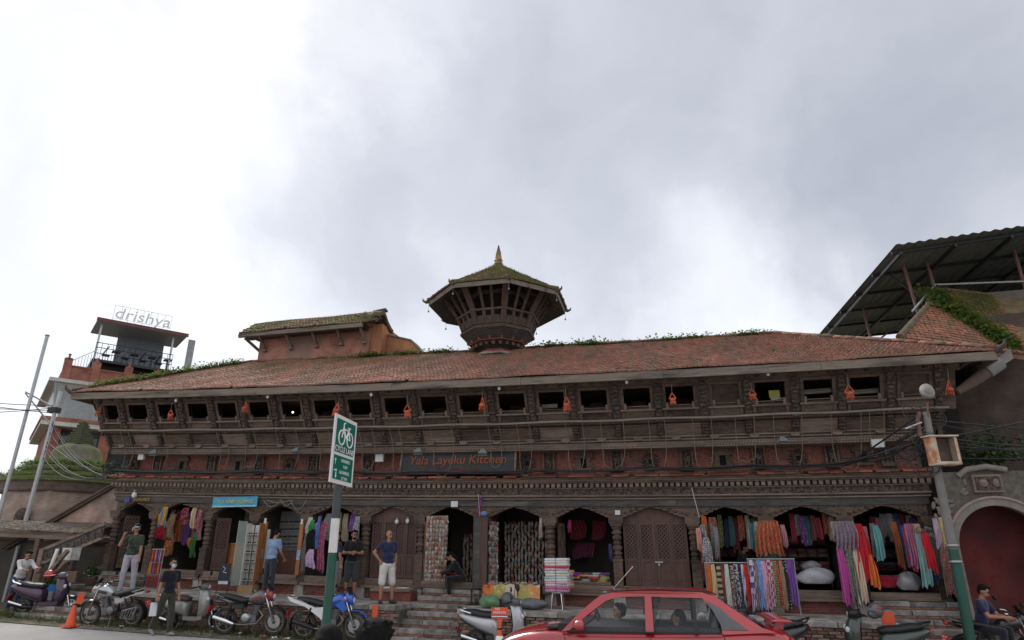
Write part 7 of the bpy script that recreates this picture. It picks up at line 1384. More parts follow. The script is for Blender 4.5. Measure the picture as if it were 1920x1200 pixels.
sack('red cloth bundle lying at the foot of the red veil', 1661, 1092, -.1, (.2, .16, .15), cloth((.35, .015, .03)), 'cloth_bundle', 3, False); sack('second red cloth bundle beside the grey plastic bundle', 1683, 1090, -.1, (.16, .15, .13), cloth((.33, .02, .04)), 'cloth_bundle', 4, False)
sack('small silver plastic packet behind the white sack', 1522, 1062, .3, (.2, .15, .12), POLY, seed=8, tie=False)
GRB = mat('green_tarpaulin', (.11, .21, .11), .5, .3, 8, bump=.8)
sack('green tarpaulin bundle on the platform before the slipper shop', 919, 1129, -1.75, (.28, .22, .16), GRB, 'tarpaulin_bundle', 5, False); sack('dark grey plastic bundle beside the green tarpaulin', 951, 1127, -1.6, (.2, .18, .19), BINB, seed=6, tie=False); sack('long grey plastic bundle below the printed table cloth', 995, 1133, -1.6, (.34, .2, .13), BINB, seed=7, tie=False)
tb = thing('goods_table', 'low table draped in an orange and cream printed cloth with slippers on top', 'table', (at(962, 1120, -1.2).x, -1.15, PZ)); part('top', MB().box(-.72, .72, -.25, .3, .5, .53), WOOD, tb)
for x in (-.66, .66):
    for y in (-.2, .25): part('leg', MB().box(x-.025, x+.025, y-.025, y+.025, 0, .5), WOOD, tb)
for k, c in enumerate((((.5, .17, .05), (.4, .06, .03)), ((.36, .32, .1), (.5, .42, .22)), ((.55, .45, .34), (.5, .4, .3)), ((.36, .32, .12), (.48, .36, .14)), ((.55, .3, .1), (.5, .46, .4)))):
    part('drape_panel', MB().grid(lambda u, v, k=k: (-.73+(k+u)*.292, -.265-.012*math.sin(u*9)-.02*v, .535-.34*v-.015*math.sin(u*6+k)), 6, 5, 0, True, (0, .012, 0)), cloth(c[0], c[1], 'floral', .5), tb)
for k in range(12):
    o = link('slipper', random.choice(SLC), None, (tb.location.x-.62+k*.105, -1.2+random.uniform(-.06, .14), PZ+.535+W(tb.location.x)), (R(-90), 0, random.uniform(-.6, .6))); tag(o, 'slipper lying on the draped table before the slipper shop', 'slipper', 'slippers on the draped table')
solo('handled_mirror', MB().ell((0, 0, .12), (.05, .012, .09), 14, 8).tube([(0, 0, .04), (0, 0, -.08)], .009, 6), BLACKP, 'black hand mirror hanging on the printed table cloth', 'mirror', (tb.location.x+.18, -1.45, PZ+.35))
# flat tray of cards on the ledge by the bald man
ty = thing('card_tray', 'shallow wooden tray of paper cards on the brick ledge before the closed doors', 'tray', (at(738, 1098, -.62).x, -.62, 1.1)); part('base', MB().box(-.56, .56, -.22, .3, -.02, .02), WOODL, ty); part('lip', MB().box(-.57, .57, -.25, -.221, -.03, .05), WOODL, ty)
part('plinth_support', MB().box(-.57, .57, -.2, .3, -.27, -.021), BRICKR, ty)
for k in range(7): solo('paper_packet', MB().box(-.085, .085, -.1, .1, 0, .03+.012*(k % 3)), mat('paper_white', (.6, .6, .57), .8, .1) if k % 3 else CARD, 'white paper packet lying on the card tray' if k % 3 else 'brown card packet lying on the card tray', 'packet', (ty.location.x-.46+k*.153, -.58+random.uniform(-.05, .08), 1.122), R(random.uniform(-15, 15)), 'packets on the card tray')
# eyewear shop: racks of glasses
def eyeframe():
    mb = MB()
    for s in (-1, 1): mb.tube([(s*.034+.026*math.cos(a), 0, .02*math.sin(a)) for a in [2*PI*k/10 for k in range(10)]], .004, 4, closed=True); mb.ell((s*.034, 0, 0), (.024, .003, .018), 8, 5); mb.tube([(s*.06, 0, .008), (s*.062, .09, .0)], .003, 4)
    mb.tube([(-.01, 0, .008), (.01, 0, .008)], .003, 4); return mb.mesh('sunglasses', BLACKP)
SGM = eyeframe()
cab = thing('display_cabinet', 'tall white open display cabinet of sunglasses between money exchange and eyewear shop', 'cabinet', (atl(468, 1080, -.55).x, -.55, 1.05)); CW = mat('cabinet_white', (.55, .55, .52), .5, .08)
part('back_panel', MB().box(-.2, .2, .1, .12, 0, 1.65), CW, cab); part('side_panel', MB().box(-.22, -.2, -.12, .12, 0, 1.7), CW, cab); part('side_panel', MB().box(.2, .22, -.12, .12, 0, 1.7), mat('orange_wood', (.36, .15, .06), .6, .15), cab); part('glass_door', MB().box(-.24, -.225, -.5, -.1, 0, 1.75), make_glass('greenish_glass', (.5, .6, .55), .05, .5), cab); part('mullion', MB().box(.03, .06, -.12, -.1, 0, 1.65), WOOD, cab)
for k in range(6): part('shelf', MB().box(-.19, .19, -.1, .1, .12+k*.25, .132+k*.25), CW, cab)
part('base_box', MB().box(-.24, .24, -.15, .15, -.22, 0), CARD, cab)
for k in range(6):
    for s in (-1, 1): o = link('sunglasses', SGM, None, (cab.location.x-.04+s*.075, -.6, 1.05+.162+k*.25+W(cab.location.x))); tag(o, 'dark sunglasses on a shelf of the tall white cabinet', 'sunglasses', 'sunglasses in the white cabinet')
ex0, ex1 = COLX[3], COLX[4]
rk = thing('glasses_rack', 'dim wall rack of eyeglass frames inside the eyewear shop', 'rack', ((ex0+ex1)/2, .9, 1.2)); part('panel', MB().box(-.7, .75, .0, .03, 0, 2.0), mat('rack_grey', (.2, .2, .2), .7), rk)
for k in range(7): part('ledge', MB().box(-.7, .75, -.06, 0, .3+k*.22, .31+k*.22), CW, rk)
for k in range(7):
    for i in range(8): o = link('sunglasses', SGM, None, ((ex0+ex1)/2-.6+i*.17, .83, 1.2+.335+k*.22+W(ex0))); tag(o, 'eyeglass frame on the dim wall rack of the eyewear shop', 'sunglasses', 'frames on the eyewear wall rack')
part('white_panel', MB().box(ex0+.16, ex0+.45, -.02, .02, 1.5, 2.6), CW, BLD, warp=True)
for px in (497, 566): p = at(px, 1000, -.22); t = thing('door_post', 'orange brown door post with a small poster at the eyewear shop, %s' % ('beside the white cabinet' if px < 500 else 'beside the clothes stand'), 'post', (p.x, -.24, 1.36)); part('post', MB().box(-.06, .06, -.04, .04, 0, 1.45), mat('orange_wood', (.36, .15, .06), .6, .15), t); part('poster', MB().box(-.055, .055, -.048, -.042, .42, .68), mat('poster_blue', (.25, .4, .6), .5, .3, 9, c2=(.6, .55, .5), scale2=9), t); part('white_cap', MB().box(-.035, .035, -.05, -.042, 1.4, 1.55), CW, t)
part('counter', MB().box(ex0+.5, ex1-.2, .3, .7, 1.2, 2.0), mat('brown_counter', (.09, .035, .022), .5, .2), BLD, warp=True)
# money exchange
mx0, mx1 = COLX[2], COLX[3]
mc = thing('exchange_counter', 'orange brown wooden counter inside the money exchange', 'counter', ((mx0+mx1)/2, .5, 1.2)); part('front', MB().box(-.55, .45, -.05, .0, 0, .95), mat('counter_orange', (.36, .14, .055), .55, .15, 4), mc); part('top', MB().box(-.58, .48, -.08, .4, .951, .99), mat('orange_wood', (.36, .15, .06), .6, .15), mc); part('side', MB().box(-.55, -.5, .001, .4, 0, .95), mat('counter_orange', (.36, .14, .055), .55), mc)
part('room_wall', MB().box(mx0+.1, mx1-.1, 1.5, 1.55, 1.2, 3.4), mat('exchange_grey_wall', (.3, .3, .27), .9), BLD, warp=True)
ab = thing('pavement_sign', 'black folding pavement sign before the money exchange', 'sign', (atl(415, 1118, -1.3).x, -1.3, PZ), R(6)); part('board', MB().box(-.16, .16, -.012, .012, .28, .8), mat('black_board', (.015, .018, .03), .5), ab); part('stripe', MB().box(-.16, .16, -.016, -.013, .26, .34), mat('board_pale', (.4, .45, .5), .5), ab)
for s in (-1, 1): part('leg', MB().tube([(s*.15, 0, .8), (s*.16, -.02, 0)], .012, 5), BLACKP, ab)
part('swirl', MB().tube([(-.06, -.02, .72), (.02, -.02, .66), (-.04, -.02, .58), (.06, -.02, .55)], .008, 5), WHITEP, ab)
# cardboard notice and small stool near the sitter
solo('side_table', MB().box(-.18, .18, -.12, .12, .36, .38).box(-.02, .02, -.02, .02, 0, .36).box(-.14, .14, -.1, .1, 0, .015), BLACKP, 'small dark pedestal table beside the person in black', 'table', (atl(884, 1122, -1.0).x, -1.0, .84))
solo('red_stool', MB().lathe([(.13, 0), (.1, .28), (.15, .3), (.15, .33), (0, .335)], 14), mat('red_plastic', (.4, .03, .03), .4), 'red plastic stool inside the shoe shop doorway', 'stool', (atl(848, 1085, .1).x, .15, 1.22))
# vendor goods under the lean-to
g = [('fruit_crate', 'blue plastic crate of greens on the stall under the lean-to', 'crate', (-17.95, -1.65, .62), (.5, .3, .22), (.03, .2, .48)), ('carton', 'brown cardboard carton below the blue crate', 'carton', (-18.0, -1.9, .14), (.36, .3, .3), (.33, .21, .115)), ('white_carton', 'white box on the stair rail behind the stall', 'box', (-18.3, -.95, 1.5), (.4, .3, .34), (.6, .58, .55)), ('printed_bag', 'printed white grocery bag on the stall', 'bag', (-17.9, -1.8, .45), (.34, .2, .2), (.5, .52, .52)), ('cloth_bale', 'brown bundle behind the stair newel', 'bundle', (-17.7, -1.3, .9), (.4, .3, .3), (.2, .13, .09))]
for n, l, c, loc, s, col in g:
    t = thing(n, l, c, loc, R(random.uniform(-15, 15))); m = mat(n+'_paint', col, .7, .2, 6, c2=tuple(v*.7 for v in col)); part('shell', MB().box(-s[0]/2, s[0]/2, -s[1]/2, s[1]/2, 0, s[2]), m, t); part('rim', MB().box(-s[0]/2-.01, s[0]/2+.01, -s[1]/2-.01, s[1]/2+.01, s[2]-.02, s[2]+.015), m, t)
mb = MB(); leaves(mb, 260, lambda: (-17.95+random.uniform(-.24, .24), -1.65+random.uniform(-.14, .14), .86+W(-18)+random.uniform(0, .06)), .1); solo('leafy_greens', mb, LEAF, 'bunches of leafy greens heaped in the blue crate', 'greens', warp=False, kind='stuff')
t = thing('red_helmet', 'red and white open helmet resting on the stall goods', 'helmet', (-18.05, -1.75, 1.12)); part('shell', MB().ell((0, 0, 0), (.16, .14, .13), 14, 10), paint('helmet_red', (.45, .02, .025)), t); part('band', MB().ell((0, 0, -.03), (.165, .145, .03), 14, 6), WHITEP, t); part('peak', MB().ell((.13, 0, -.02), (.08, .1, .02), 10, 6), mat('peak_pale', (.5, .42, .35), .5), t)
solo('white_pipe', MB().tube([(0, 0, 0), (.28, .05, 1.7)], .05, 10), WHITEP, 'white plastic pipe leaning against the lean-to eave', 'pipe', (-18.75, -1.35, .1))
t = thing('potted_plant', 'dark clay pot with a small bushy plant on the corner steps', 'plant', (-16.95, -1.35, .84)); part('pot', MB().lathe([(.12, 0), (.18, .22), (.2, .24), (.17, .25), (.15, .2)], 14), mat('clay_pot', (.1, .06, .045), .8), t); mb = MB(); leaves(mb, 160, lambda: (random.gauss(0, .1), random.gauss(0, .1), .3+abs(random.gauss(0, .14))), .12); part('foliage', mb, LEAFD, t)
# ================================================================ signs, lamps, cables and small street things
# ---- cycle lane sign on its banded post
sx, sy = -4.37, -10.3
cs = thing('cycle_lane_sign', 'green and white cycle lane direction sign on a banded street post', 'sign', (sx, sy, 0), 0, warp=False)
zg = zroad(sx, sy); z1_, z2_ = at(620, 1036, sy).z, at(626, 972, sy).z
for a, b, m in ((zg-.1, z1_, GREENP), (z1_, z2_, mat('post_white', (.55, .54, .52), .6, .15, 8)), (z2_, 3.62, mat('post_dark', (.05, .055, .06), .6, .2, 6))): part('post_band', MB().tube([(0, .03, a), (0, .03, b)], .055, 14), m, cs)
g = bpy.data.objects.new('sign_board', None); COL.objects.link(g); g.parent = cs; g.location = (.07, -.03, 3.22); g.rotation_euler = (0, 0, R(94)); SGN = mat('sign_green', (.0, .115, .075), .45, .06); bw, bh = .70, .88
part('white_border', MB().box(-bw/2, bw/2, 0, .02, -bh/2, bh/2), mat('sign_white', (.62, .6, .6), .5, .05), g)
part('green_face', MB().box(-bw/2+.05, bw/2-.05, -.004, -.001, -.045, bh/2-.05), SGN, g); part('green_face', MB().box(-bw/2+.05, bw/2-.05, -.004, -.001, -bh/2+.05, -.085), SGN, g)
WS = mat('sign_letter_white_paint', (.7, .7, .7), .5, .03)
bi = MB()
for c in (-.13, .13): bi.tube([(c+.095*math.cos(a), -.006, .155+.095*math.sin(a)) for a in [2*PI*k/22 for k in range(22)]], .011, 5, closed=True)
for p, q in (((-.13, .155), (-.085, .30)), ((-.085, .30), (.0, .165)), ((-.085, .275), (.075, .275)), ((.0, .165), (.09, .30)), ((.0, .165), (.13, .155)), ((.075, .275), (.13, .155)), ((.05, .31), (.125, .31)), ((-.085, .30), (-.09, .345)), ((-.09, .345), (-.045, .36))): bi.tube([(p[0], -.006, p[1]), (q[0], -.006, q[1])], .0105, 5)
part('bicycle_symbol', bi, WS, g)
lettering('CYCLE LANE', .105, WS, g, (0, -.006, .0), extrude=.001, sx=.98); lettering('GWARKO', .062, WS, g, (.06, -.006, -.14), extrude=.001); lettering('1 KM', .062, WS, g, (.06, -.006, -.215), extrude=.001); lettering('LAGANKHEL', .062, WS, g, (.05, -.006, -.29), extrude=.001, sx=.9); lettering('0.7 KM', .062, WS, g, (.06, -.006, -.365), extrude=.001)
part('arrow_symbol', MB().prism([(-.255, -.2), (-.245, -.2), (-.245, -.15), (-.23, -.15), (-.25, -.12), (-.27, -.15), (-.255, -.15)], -.006, -.004), WS, g); part('arrow_symbol', MB().prism([(-.27, -.285), (-.21, -.285), (-.21, -.30), (-.185, -.278), (-.21, -.255), (-.21, -.27), (-.27, -.27)], -.006, -.004).prism([(-.22, -.3), (-.2, -.3), (-.2, -.345), (-.185, -.345), (-.21, -.38), (-.235, -.345), (-.22, -.345)], -.006, -.004), WS, g)
# ---- lamp post with meter box
lp = thing('street_lamp_post', 'tapered street lamp post, green below and grey above, wrapped in cables', 'lamp post', (5.12, -2.9, -.2), warp=False)
part('green_shaft', MB().tube([(0, 0, -.1), (.06, 0, 2.25)], [.1, .09], 14), GREENP, lp); part('grey_shaft', MB().tube([(.06, 0, 2.25), (.1, 0, 4.4), (.12, 0, 5.0)], [.088, .075, .065], 14), mat('concrete_grey', (.17, .16, .15), .8, .2, 5), lp)
for z in (2.0, 2.3): part('band', MB().lathe([(.12, 0), (.125, .02), (.12, .04)], 14, 0, Matrix.Translation((.055, 0, z))), STEEL, lp)
part('arm', MB().tube([(.1, -.02, 4.7), (.16, -.1, 5.2)], .02, 7).tube([(0, 0, 5.0), (-.06, 0, 4.85), (-.08, 0, 4.5)], .04, 7), mat('rust_arm', (.16, .09, .06), .8, .2), lp)
lhd = part('lamp_head', MB().ell((0, 0, 0), (.14, .12, .2), 16, 10), mat('lamp_shell', (.2, .2, .2), .5), lp, (.19, -.12, 5.42), (R(-35), 0, 0)); part('lens', MB().ell((0, -.06, 0), (.115, .08, .165), 14, 9), mat('lamp_lens_dull', (.2, .185, .16), .6), lhd)
bx = thing('meter_box', 'open rusty metal meter box fixed to the lamp post', 'box', (5.12, -3.06, 0), R(12), warp=False); BXO = mat('rusty_orange_panel', (.42, .15, .06), .8, .25, 9, c2=(.5, .42, .33), scale2=4); BXC = mat('chipped_cream', (.5, .45, .36), .8, .2, 8, c2=(.35, .18, .1), scale2=4)
part('side', MB().box(-.07, -.05, -.22, .06, 3.68, 4.22), BXO, bx); part('side', MB().box(.42, .44, -.22, .06, 3.68, 4.22), BXC, bx); part('top', MB().add([(-.1, -.26, 4.22), (.47, -.26, 4.22), (.47, .1, 4.25), (-.1, .1, 4.25), (-.1, -.26, 4.25), (.47, -.26, 4.25), (.47, .1, 4.28), (-.1, .1, 4.28)], [(3, 2, 1, 0), (4, 5, 6, 7), (0, 1, 5, 4), (1, 2, 6, 5), (2, 3, 7, 6), (3, 0, 4, 7)]), BXC, bx); part('bottom', MB().box(-.07, .44, -.22, .06, 3.66, 3.68), BXC, bx); part('back', MB().box(-.05, .42, .04, .06, 3.68, 4.22), mat('box_inside', (.14, .1, .08), .9, .3), bx)
part('front_flange', MB().box(-.05, .02, -.225, -.21, 3.68, 4.22).box(.38, .42, -.225, -.21, 3.68, 4.22).box(.02, .38, -.225, -.21, 3.68, 3.72), BXC, bx); part('fuse', MB().box(.05, .13, .0, .04, 3.88, 4.0), GREYP, bx)
bracket = solo('lamp_bracket', MB().tube([(0, 0, 0), (-.35, -.05, -.13)], .022, 6), STEEL, 'pale tube light bracket sticking out of the lamp post', 'bracket', (5.1, -2.95, 4.58), warp=False)
# ---- cables
def cable(label, pts, r=.012, sag=.0, m=CABLE, name='cable', n=14, group='overhead cables'):
    P = [Vector(p) for p in pts]; out = []
    for i in range(len(P)-1):
        for k in range(n):
            t = k/n; q = P[i].lerp(P[i+1], t); q.z -= sag*4*t*(1-t); out.append(q)
    out.append(P[-1]); return solo(name, MB().tube(out, r, 5), m, label, 'cable', (0, 0, 0), warp=False, group=group)
random.seed(5)
hooks = [-17.9, -15.2, -12.3, -9.4, -6.9, -3.6, -.8, 1.9, 4.0]
for k in range(8):
    r = random.uniform(.01, .022); pts = []
    for x in hooks: pts.append((x+random.uniform(-.2, .2), -.6-random.uniform(0, .12), 4.24+random.uniform(-.03, .05)+W(x)))
    pts.append((5.15, -2.85, 4.35+random.uniform(-.25, .45)))
    cable('black service cable slung along the brick band to the lamp post', pts, r, random.uniform(.02, .08), mat('cable_grey', (.05, .055, .06), .6) if k % 3 == 0 else CABLE, n=6)
for k in range(9):
    y = random.uniform(-3, -1); cable('sagging cable running from the lamp post past the arched gateway', [(5.2, -2.85, 4.2+random.uniform(-.5, .5)), (8.5+random.uniform(0, 3), y-1.5, 4.3+random.uniform(-.9, .8))], random.uniform(.008, .016), random.uniform(.05, .3), n=16, group='cables by the gateway')
for k in range(7): cable('loose cable drooping from the lamp post to the gallery corner', [(5.18, -2.85, 4.2+random.uniform(-.4, .6)), (4.6+random.uniform(-1.4, .8), -.6, 4.5+random.uniform(-.35, .5)+W(4.6))], random.uniform(.007, .013), random.uniform(.05, .35), n=12, group='cables at the lamp post')
for k in range(7): cable('cable running from the corner tangle to the steel poles', [(-17.9, -.6, 4.4+random.uniform(-.1, .2)), (-22.85, 1.2, 7.2+random.uniform(-1.8, .3))], random.uniform(.01, .018), random.uniform(.05, .5), n=14, group='cables by the steel poles')
for k in range(4): cable('cable leaving the steel poles over the street', [(-22.9, 1.2, 7.1+.1*k), (-30, -3+k, 8.4+random.uniform(-1.5, 1))], .014, .25, n=12, group='cables beyond the steel poles')
mb = MB()
for k in range(16):
    c = Vector((-17.85+random.uniform(-.1, .35), -.62+random.uniform(-.12, .12), 4.35+random.uniform(-.16, .2)+W(-17.8))); R1, R2 = random.uniform(.12, .32), random.uniform(.1, .22); ph = random.uniform(0, 6); tl = random.uniform(-.5, .5)
    mb.tube([c+Vector((R1*math.cos(a), .1*math.sin(a*1+ph), R2*math.sin(a)+tl*R1*math.cos(a))) for a in [2*PI*j/18 for j in range(18)]], random.uniform(.009, .016), 5, closed=True)
solo('cable_coil', mb, CABLE, 'knotted coil of black cables at the shrine end corner of the gallery', 'cable', warp=False, kind='stuff')
mb = MB()
for k in range(14):
    c = Vector((5.15+random.uniform(-.25, .35), -2.85+random.uniform(-.1, .1), 4.5+random.uniform(-.9, .3))); R1, R2 = random.uniform(.1, .28), random.uniform(.1, .3); tl = random.uniform(-.6, .6)
    mb.tube([c+Vector((R1*math.cos(a), .1*math.sin(a), R2*math.sin(a)+tl*R1*math.cos(a))) for a in [2*PI*j/16 for j in range(16)]], random.uniform(.006, .011), 5, closed=True)
solo('cable_loops', mb, CABLE, 'tangle of thin cable loops hanging round the lamp post and meter box', 'cable', warp=False, kind='stuff')
# ---- rope festoons on the gallery
for k, px in enumerate((240, 300, 420, 470, 540, 610, 690, 745, 830, 930, 985, 1080, 1150, 1235, 1320, 1400, 1480, 1590, 1650)):
    p = at(px, 860, -.6); x = p.x; w = random.uniform(.12, .3); zb = (4.05 if k % 3 else 4.3)+random.uniform(-.08, .1); ww = W(x)
    pts = [(x-w, -1.02, 5.48+ww), (x-w*1.0, -.64, 4.86+ww), (x-w*.95, -.62, 4.4+ww), (x-w*.5, -.6, zb+.05+ww), (x, -.6, zb+ww), (x+w*.5, -.6, zb+.06+ww), (x+w, -.62, 4.45+ww), (x+w*1.25, -.64, 4.86+ww), (x+w*1.3, -1.02, 5.48+ww)]
    sm_ = []
    for i in range(len(pts)-1):
        for j in range(4):
            p0, p1, p2, p3 = [Vector(pts[max(0, min(len(pts)-1, i+d))]) for d in (-1, 0, 1, 2)]; t = j/4
            sm_.append(.5*((2*p1)+(-p0+p2)*t+(2*p0-5*p1+4*p2-p3)*t*t+(-p0+3*p1-3*p2+p3)*t**3))
    solo('rope', MB().tube(sm_+[Vector(pts[-1])], .009, 4), ROPE, 'slack rope looped down from the gallery rail across the brick band', 'rope', warp=False, group='ropes looped from the gallery')
mb = MB()
for a, b, d in ((494, 527, 14), (527, 550, 12), (545, 575, 20), (500, 545, 6)):
    p, q = at(a, 937, -.32), at(b, 937, -.32); mb.tube([p.lerp(q, t)-Vector((0, 0, d/70*4*t*(1-t))) for t in [k/10 for k in range(11)]], .014, 5)
solo('coiled_rope', mb, ROPE, 'thick brown rope draped in loops over the lintel of the eyewear shop', 'rope', warp=False)
# ---- orange red hanging ornaments under the eave
for px, py in ((185, 772), (320, 777), (460, 763), (631, 768), (764, 770), (904, 757), (1063, 757), (1261, 747), (1411, 740), (1593, 735), (1780, 727)):
    p = at(px, py, -1.72); zt = EV_Z-.2+W(p.x)-p.z; t = thing('hanging_ornament', 'orange red wooden ornament with a triangular top and short fringe hung under the eave', 'ornament', (p.x, p.y, p.z), random.uniform(-.9, .9), 'ornaments hung under the eave', warp=False); t.rotation_euler = (random.uniform(-.12, .12), random.uniform(-.14, .14), t.rotation_euler[2]); q_ = random.uniform(.68, .88); t.scale = (q_, q_, q_*random.uniform(.9, 1.15))
    part('cord', MB().tube([(0, 0, .19), (.01, 0, max(.25, zt))], .008, 5), ROPE, t); part('triangle', MB().bar((-.11, 0, .02), (0, 0, .2), .03).bar((.11, 0, .02), (0, 0, .2), .03).bar((-.13, 0, .0), (.13, 0, .0), .04), ORTAS, t); part('drum', MB().lathe([(.09, -.01), (.105, -.04), (.105, -.08), (.09, -.09)], 12), ORTAS, t)
    mb = MB()
    for k in range(10): a = 2*PI*k/10; mb.bar((.085*math.cos(a), .085*math.sin(a), -.08), (.1*math.cos(a), .1*math.sin(a), -.2), .03, .012)
    part('fringe', mb, ORTAS, t)
for k, (px, py) in enumerate(((330, 748), (502, 741), (696, 737), (936, 725), (1175, 713), (1440, 698))): lamp_bulb(px, py+3, -1.8, ('small white bulb under the eave, %s from the shrine end of the row' % ('first', 'second', 'third', 'fourth', 'fifth', 'sixth')[k]), .055)
o = solo('lit_bulb', MB().ell((0, 0, 0), .028, 10, 8), mat('lit_bulb_glow', (1, .9, .7), .4, 0, emit=3), 'glowing bulb seen through a dark gallery window', 'bulb', tuple(at(549, 773, -.2)), warp=False)
# ---- sign boards
ys = thing('restaurant_sign', 'long framed slate sign with orange restaurant lettering on the brick band', 'sign', (at(857, 867, -.42).x, -.42, at(857, 867, -.42).z), warp=False, rot=(R(-8), R(.9), 0)); w_ = px_w(857, 867, -.42, 222); h_ = .56
part('panel', MB().box(-w_/2, w_/2, 0, .03, -h_/2, h_/2), mat('slate_panel', (.04, .045, .047), .7, .25, 3), ys); part('frame', MB().box(-w_/2-.05, w_/2+.05, -.03, .03, h_/2, h_/2+.06).box(-w_/2-.05, w_/2+.05, -.03, .03, -h_/2-.05, -h_/2).box(-w_/2-.05, -w_/2, -.03, .03, -h_/2, h_/2).box(w_/2, w_/2+.05, -.03, .03, -h_/2, h_/2), WOODL, ys)
LO_ = mat('orange_letters', (.3, .085, .04), .7, .25, 9); lettering('Yala Layeku Kitchen', .36, LO_, ys, (0, -.015, .06), extrude=.014, sx=w_*.9/3.05, shear=.1); lettering('Mangal Bazar Patan  Ph', .15, mat('dull_red_letters', (.22, .06, .04), .8), ys, (-.2, -.01, -.19), extrude=.008, sx=1.25)
def board(label, px0, px1, py, Y, h, m): a, b = at(px0, py, Y), at(px1, py, Y); t = thing('shop_sign', label, 'sign', ((a.x+b.x)/2, Y, (a.z+b.z)/2), warp=False); w = b.x-a.x; part('panel', MB().box(-w/2, w/2, 0, .025, -h/2, h/2), m, t); return t, w
t, w = board('turquoise sign with yellow lettering above the money exchange arch', 399, 482, 941, -.36, .30, mat('turquoise_sign', (.06, .34, .43), .5, .15, 3, c2=(.04, .22, .45), scale2=1.2)); lettering('YALA MONEY EXCHANGE', .155, mat('sign_yellow', (.55, .5, .14), .5), t, (0, -.008, .01), extrude=.004, sx=w*.93/2.12); part('lower_band', MB().box(-w/2, w/2, -.006, -.001, -.15, -.11), mat('pale_teal', (.25, .5, .55), .5), t)
p = at(266, 937, -.24); t = thing('entrance_letters', 'gold entrance lettering on the dark lintel over the arch by the brick gable', 'sign', tuple(p), warp=False); lettering('ENTRANCE', .12, mat('gold_letters', (.36, .26, .05), .6), t, (0, -.01, 0), extrude=.012, shear=.15)
p = at(239, 938, -.24); solo('blue_plaque', MB().box(-.09, .09, -.02, .01, -.06, .06).ell((0, -.022, 0), (.03, .006, .03), 10, 6), mat('blue_enamel', (.05, .06, .3), .4), 'small blue plaque beside the entrance letters', 'plaque', tuple(p), warp=False)
for l, px, py, Y, w, h in (('white paper notice pinned above the slipper display board arch', 852, 945, -.23, .2, .15), ('small white price card on the capital beside the closed doors', 1158, 961, -.2, .13, .11), ('square white junction box on the brick band beside the restaurant sign', 713, 859, -.3, .24, .22), ('grey white junction box near the corner cable coil', 267, 857, -.4, .2, .18), ('white switch box on the cables by the lamp post', 1645, 832, -.5, .3, .2)):
    p = at(px, py, Y); t = thing('notice' if 'paper' in l or 'card' in l else 'junction_box', l, 'notice' if 'paper' in l or 'card' in l else 'box', tuple(p), warp=False); d = .006 if 'paper' in l or 'card' in l else .08; part('face', MB().box(-w/2, w/2, -d, 0, -h/2, h/2), mat('box_white', (.55, .56, .56), .6, .08), t); part('edge', MB().box(-w/2-.008, w/2+.008, -.004, .004, -h/2-.008, h/2+.008), GREYP, t)
# flood lamps on arms
for l, px, py in (('flood lamp on a short arm over the start of the restaurant sign', 785, 843), ('flood lamp on a short arm over the end of the restaurant sign', 905, 845), ('shell shaped flood lamp over the brick band by the figure panels', 556, 842), ('flood lamp on a bent pipe above the scarf arches', 1467, 822), ('round speaker horn over the corner arches', 290, 846)):
    p = at(px, py, -.95); t = thing('flood_lamp', l, 'lamp', tuple(p), random.uniform(-.4, .4), warp=False); part('arm', MB().tube([(0, .45, .1), (0, .1, .08), (0, 0, 0)], .014, 6), GREYP, t); part('hood', MB().loft([[(-.04, 0, .05), (.04, 0, .05), (.04, .05, .02), (-.04, .05, .02)], [(-.13, -.12, -.08), (.13, -.12, -.08), (.13, .02, -.14), (-.13, .02, -.14)]], 0, False), GREYP, t); part('lens', MB().box(-.11, .11, -.11, .01, -.145, -.135), mat('lamp_lens_dull', (.2, .185, .16), .6), t)
# flag
p = at(899, 930, -.35); t = thing('hanging_flag', 'crimson flag with blue edge drooping beside the slipper shop', 'flag', tuple(p), warp=False); part('pole', MB().tube([(.02, 0, -.55), (-.02, -.05, .05)], .009, 6), STEEL, t); part('cloth', MB().grid(lambda u, v: ((u-.5)*.09+.015*math.sin(v*7), .02*math.sin(u*9+v*4), -.02-.5*v), 6, 10, 0, True, (0, .01, 0)), cloth((.5, .02, .06), (.08, .05, .25), 'ikat', .5), t)
t = solo('sun_hat', MB().ell((0, 0, 0), (.1, .1, .07), 12, 8), cloth((.15, .25, .5)), 'blue sun hat hung on the capital between the shoe shops', 'hat', tuple(at(908, 963, -.35)), warp=False)
solo('flag_stick', MB().tube([at(1297, 915, -.5), at(1311, 970, -.6)], .012, 5), STEEL, 'thin steel stick leaning out above the peach dress', 'stick', warp=False)
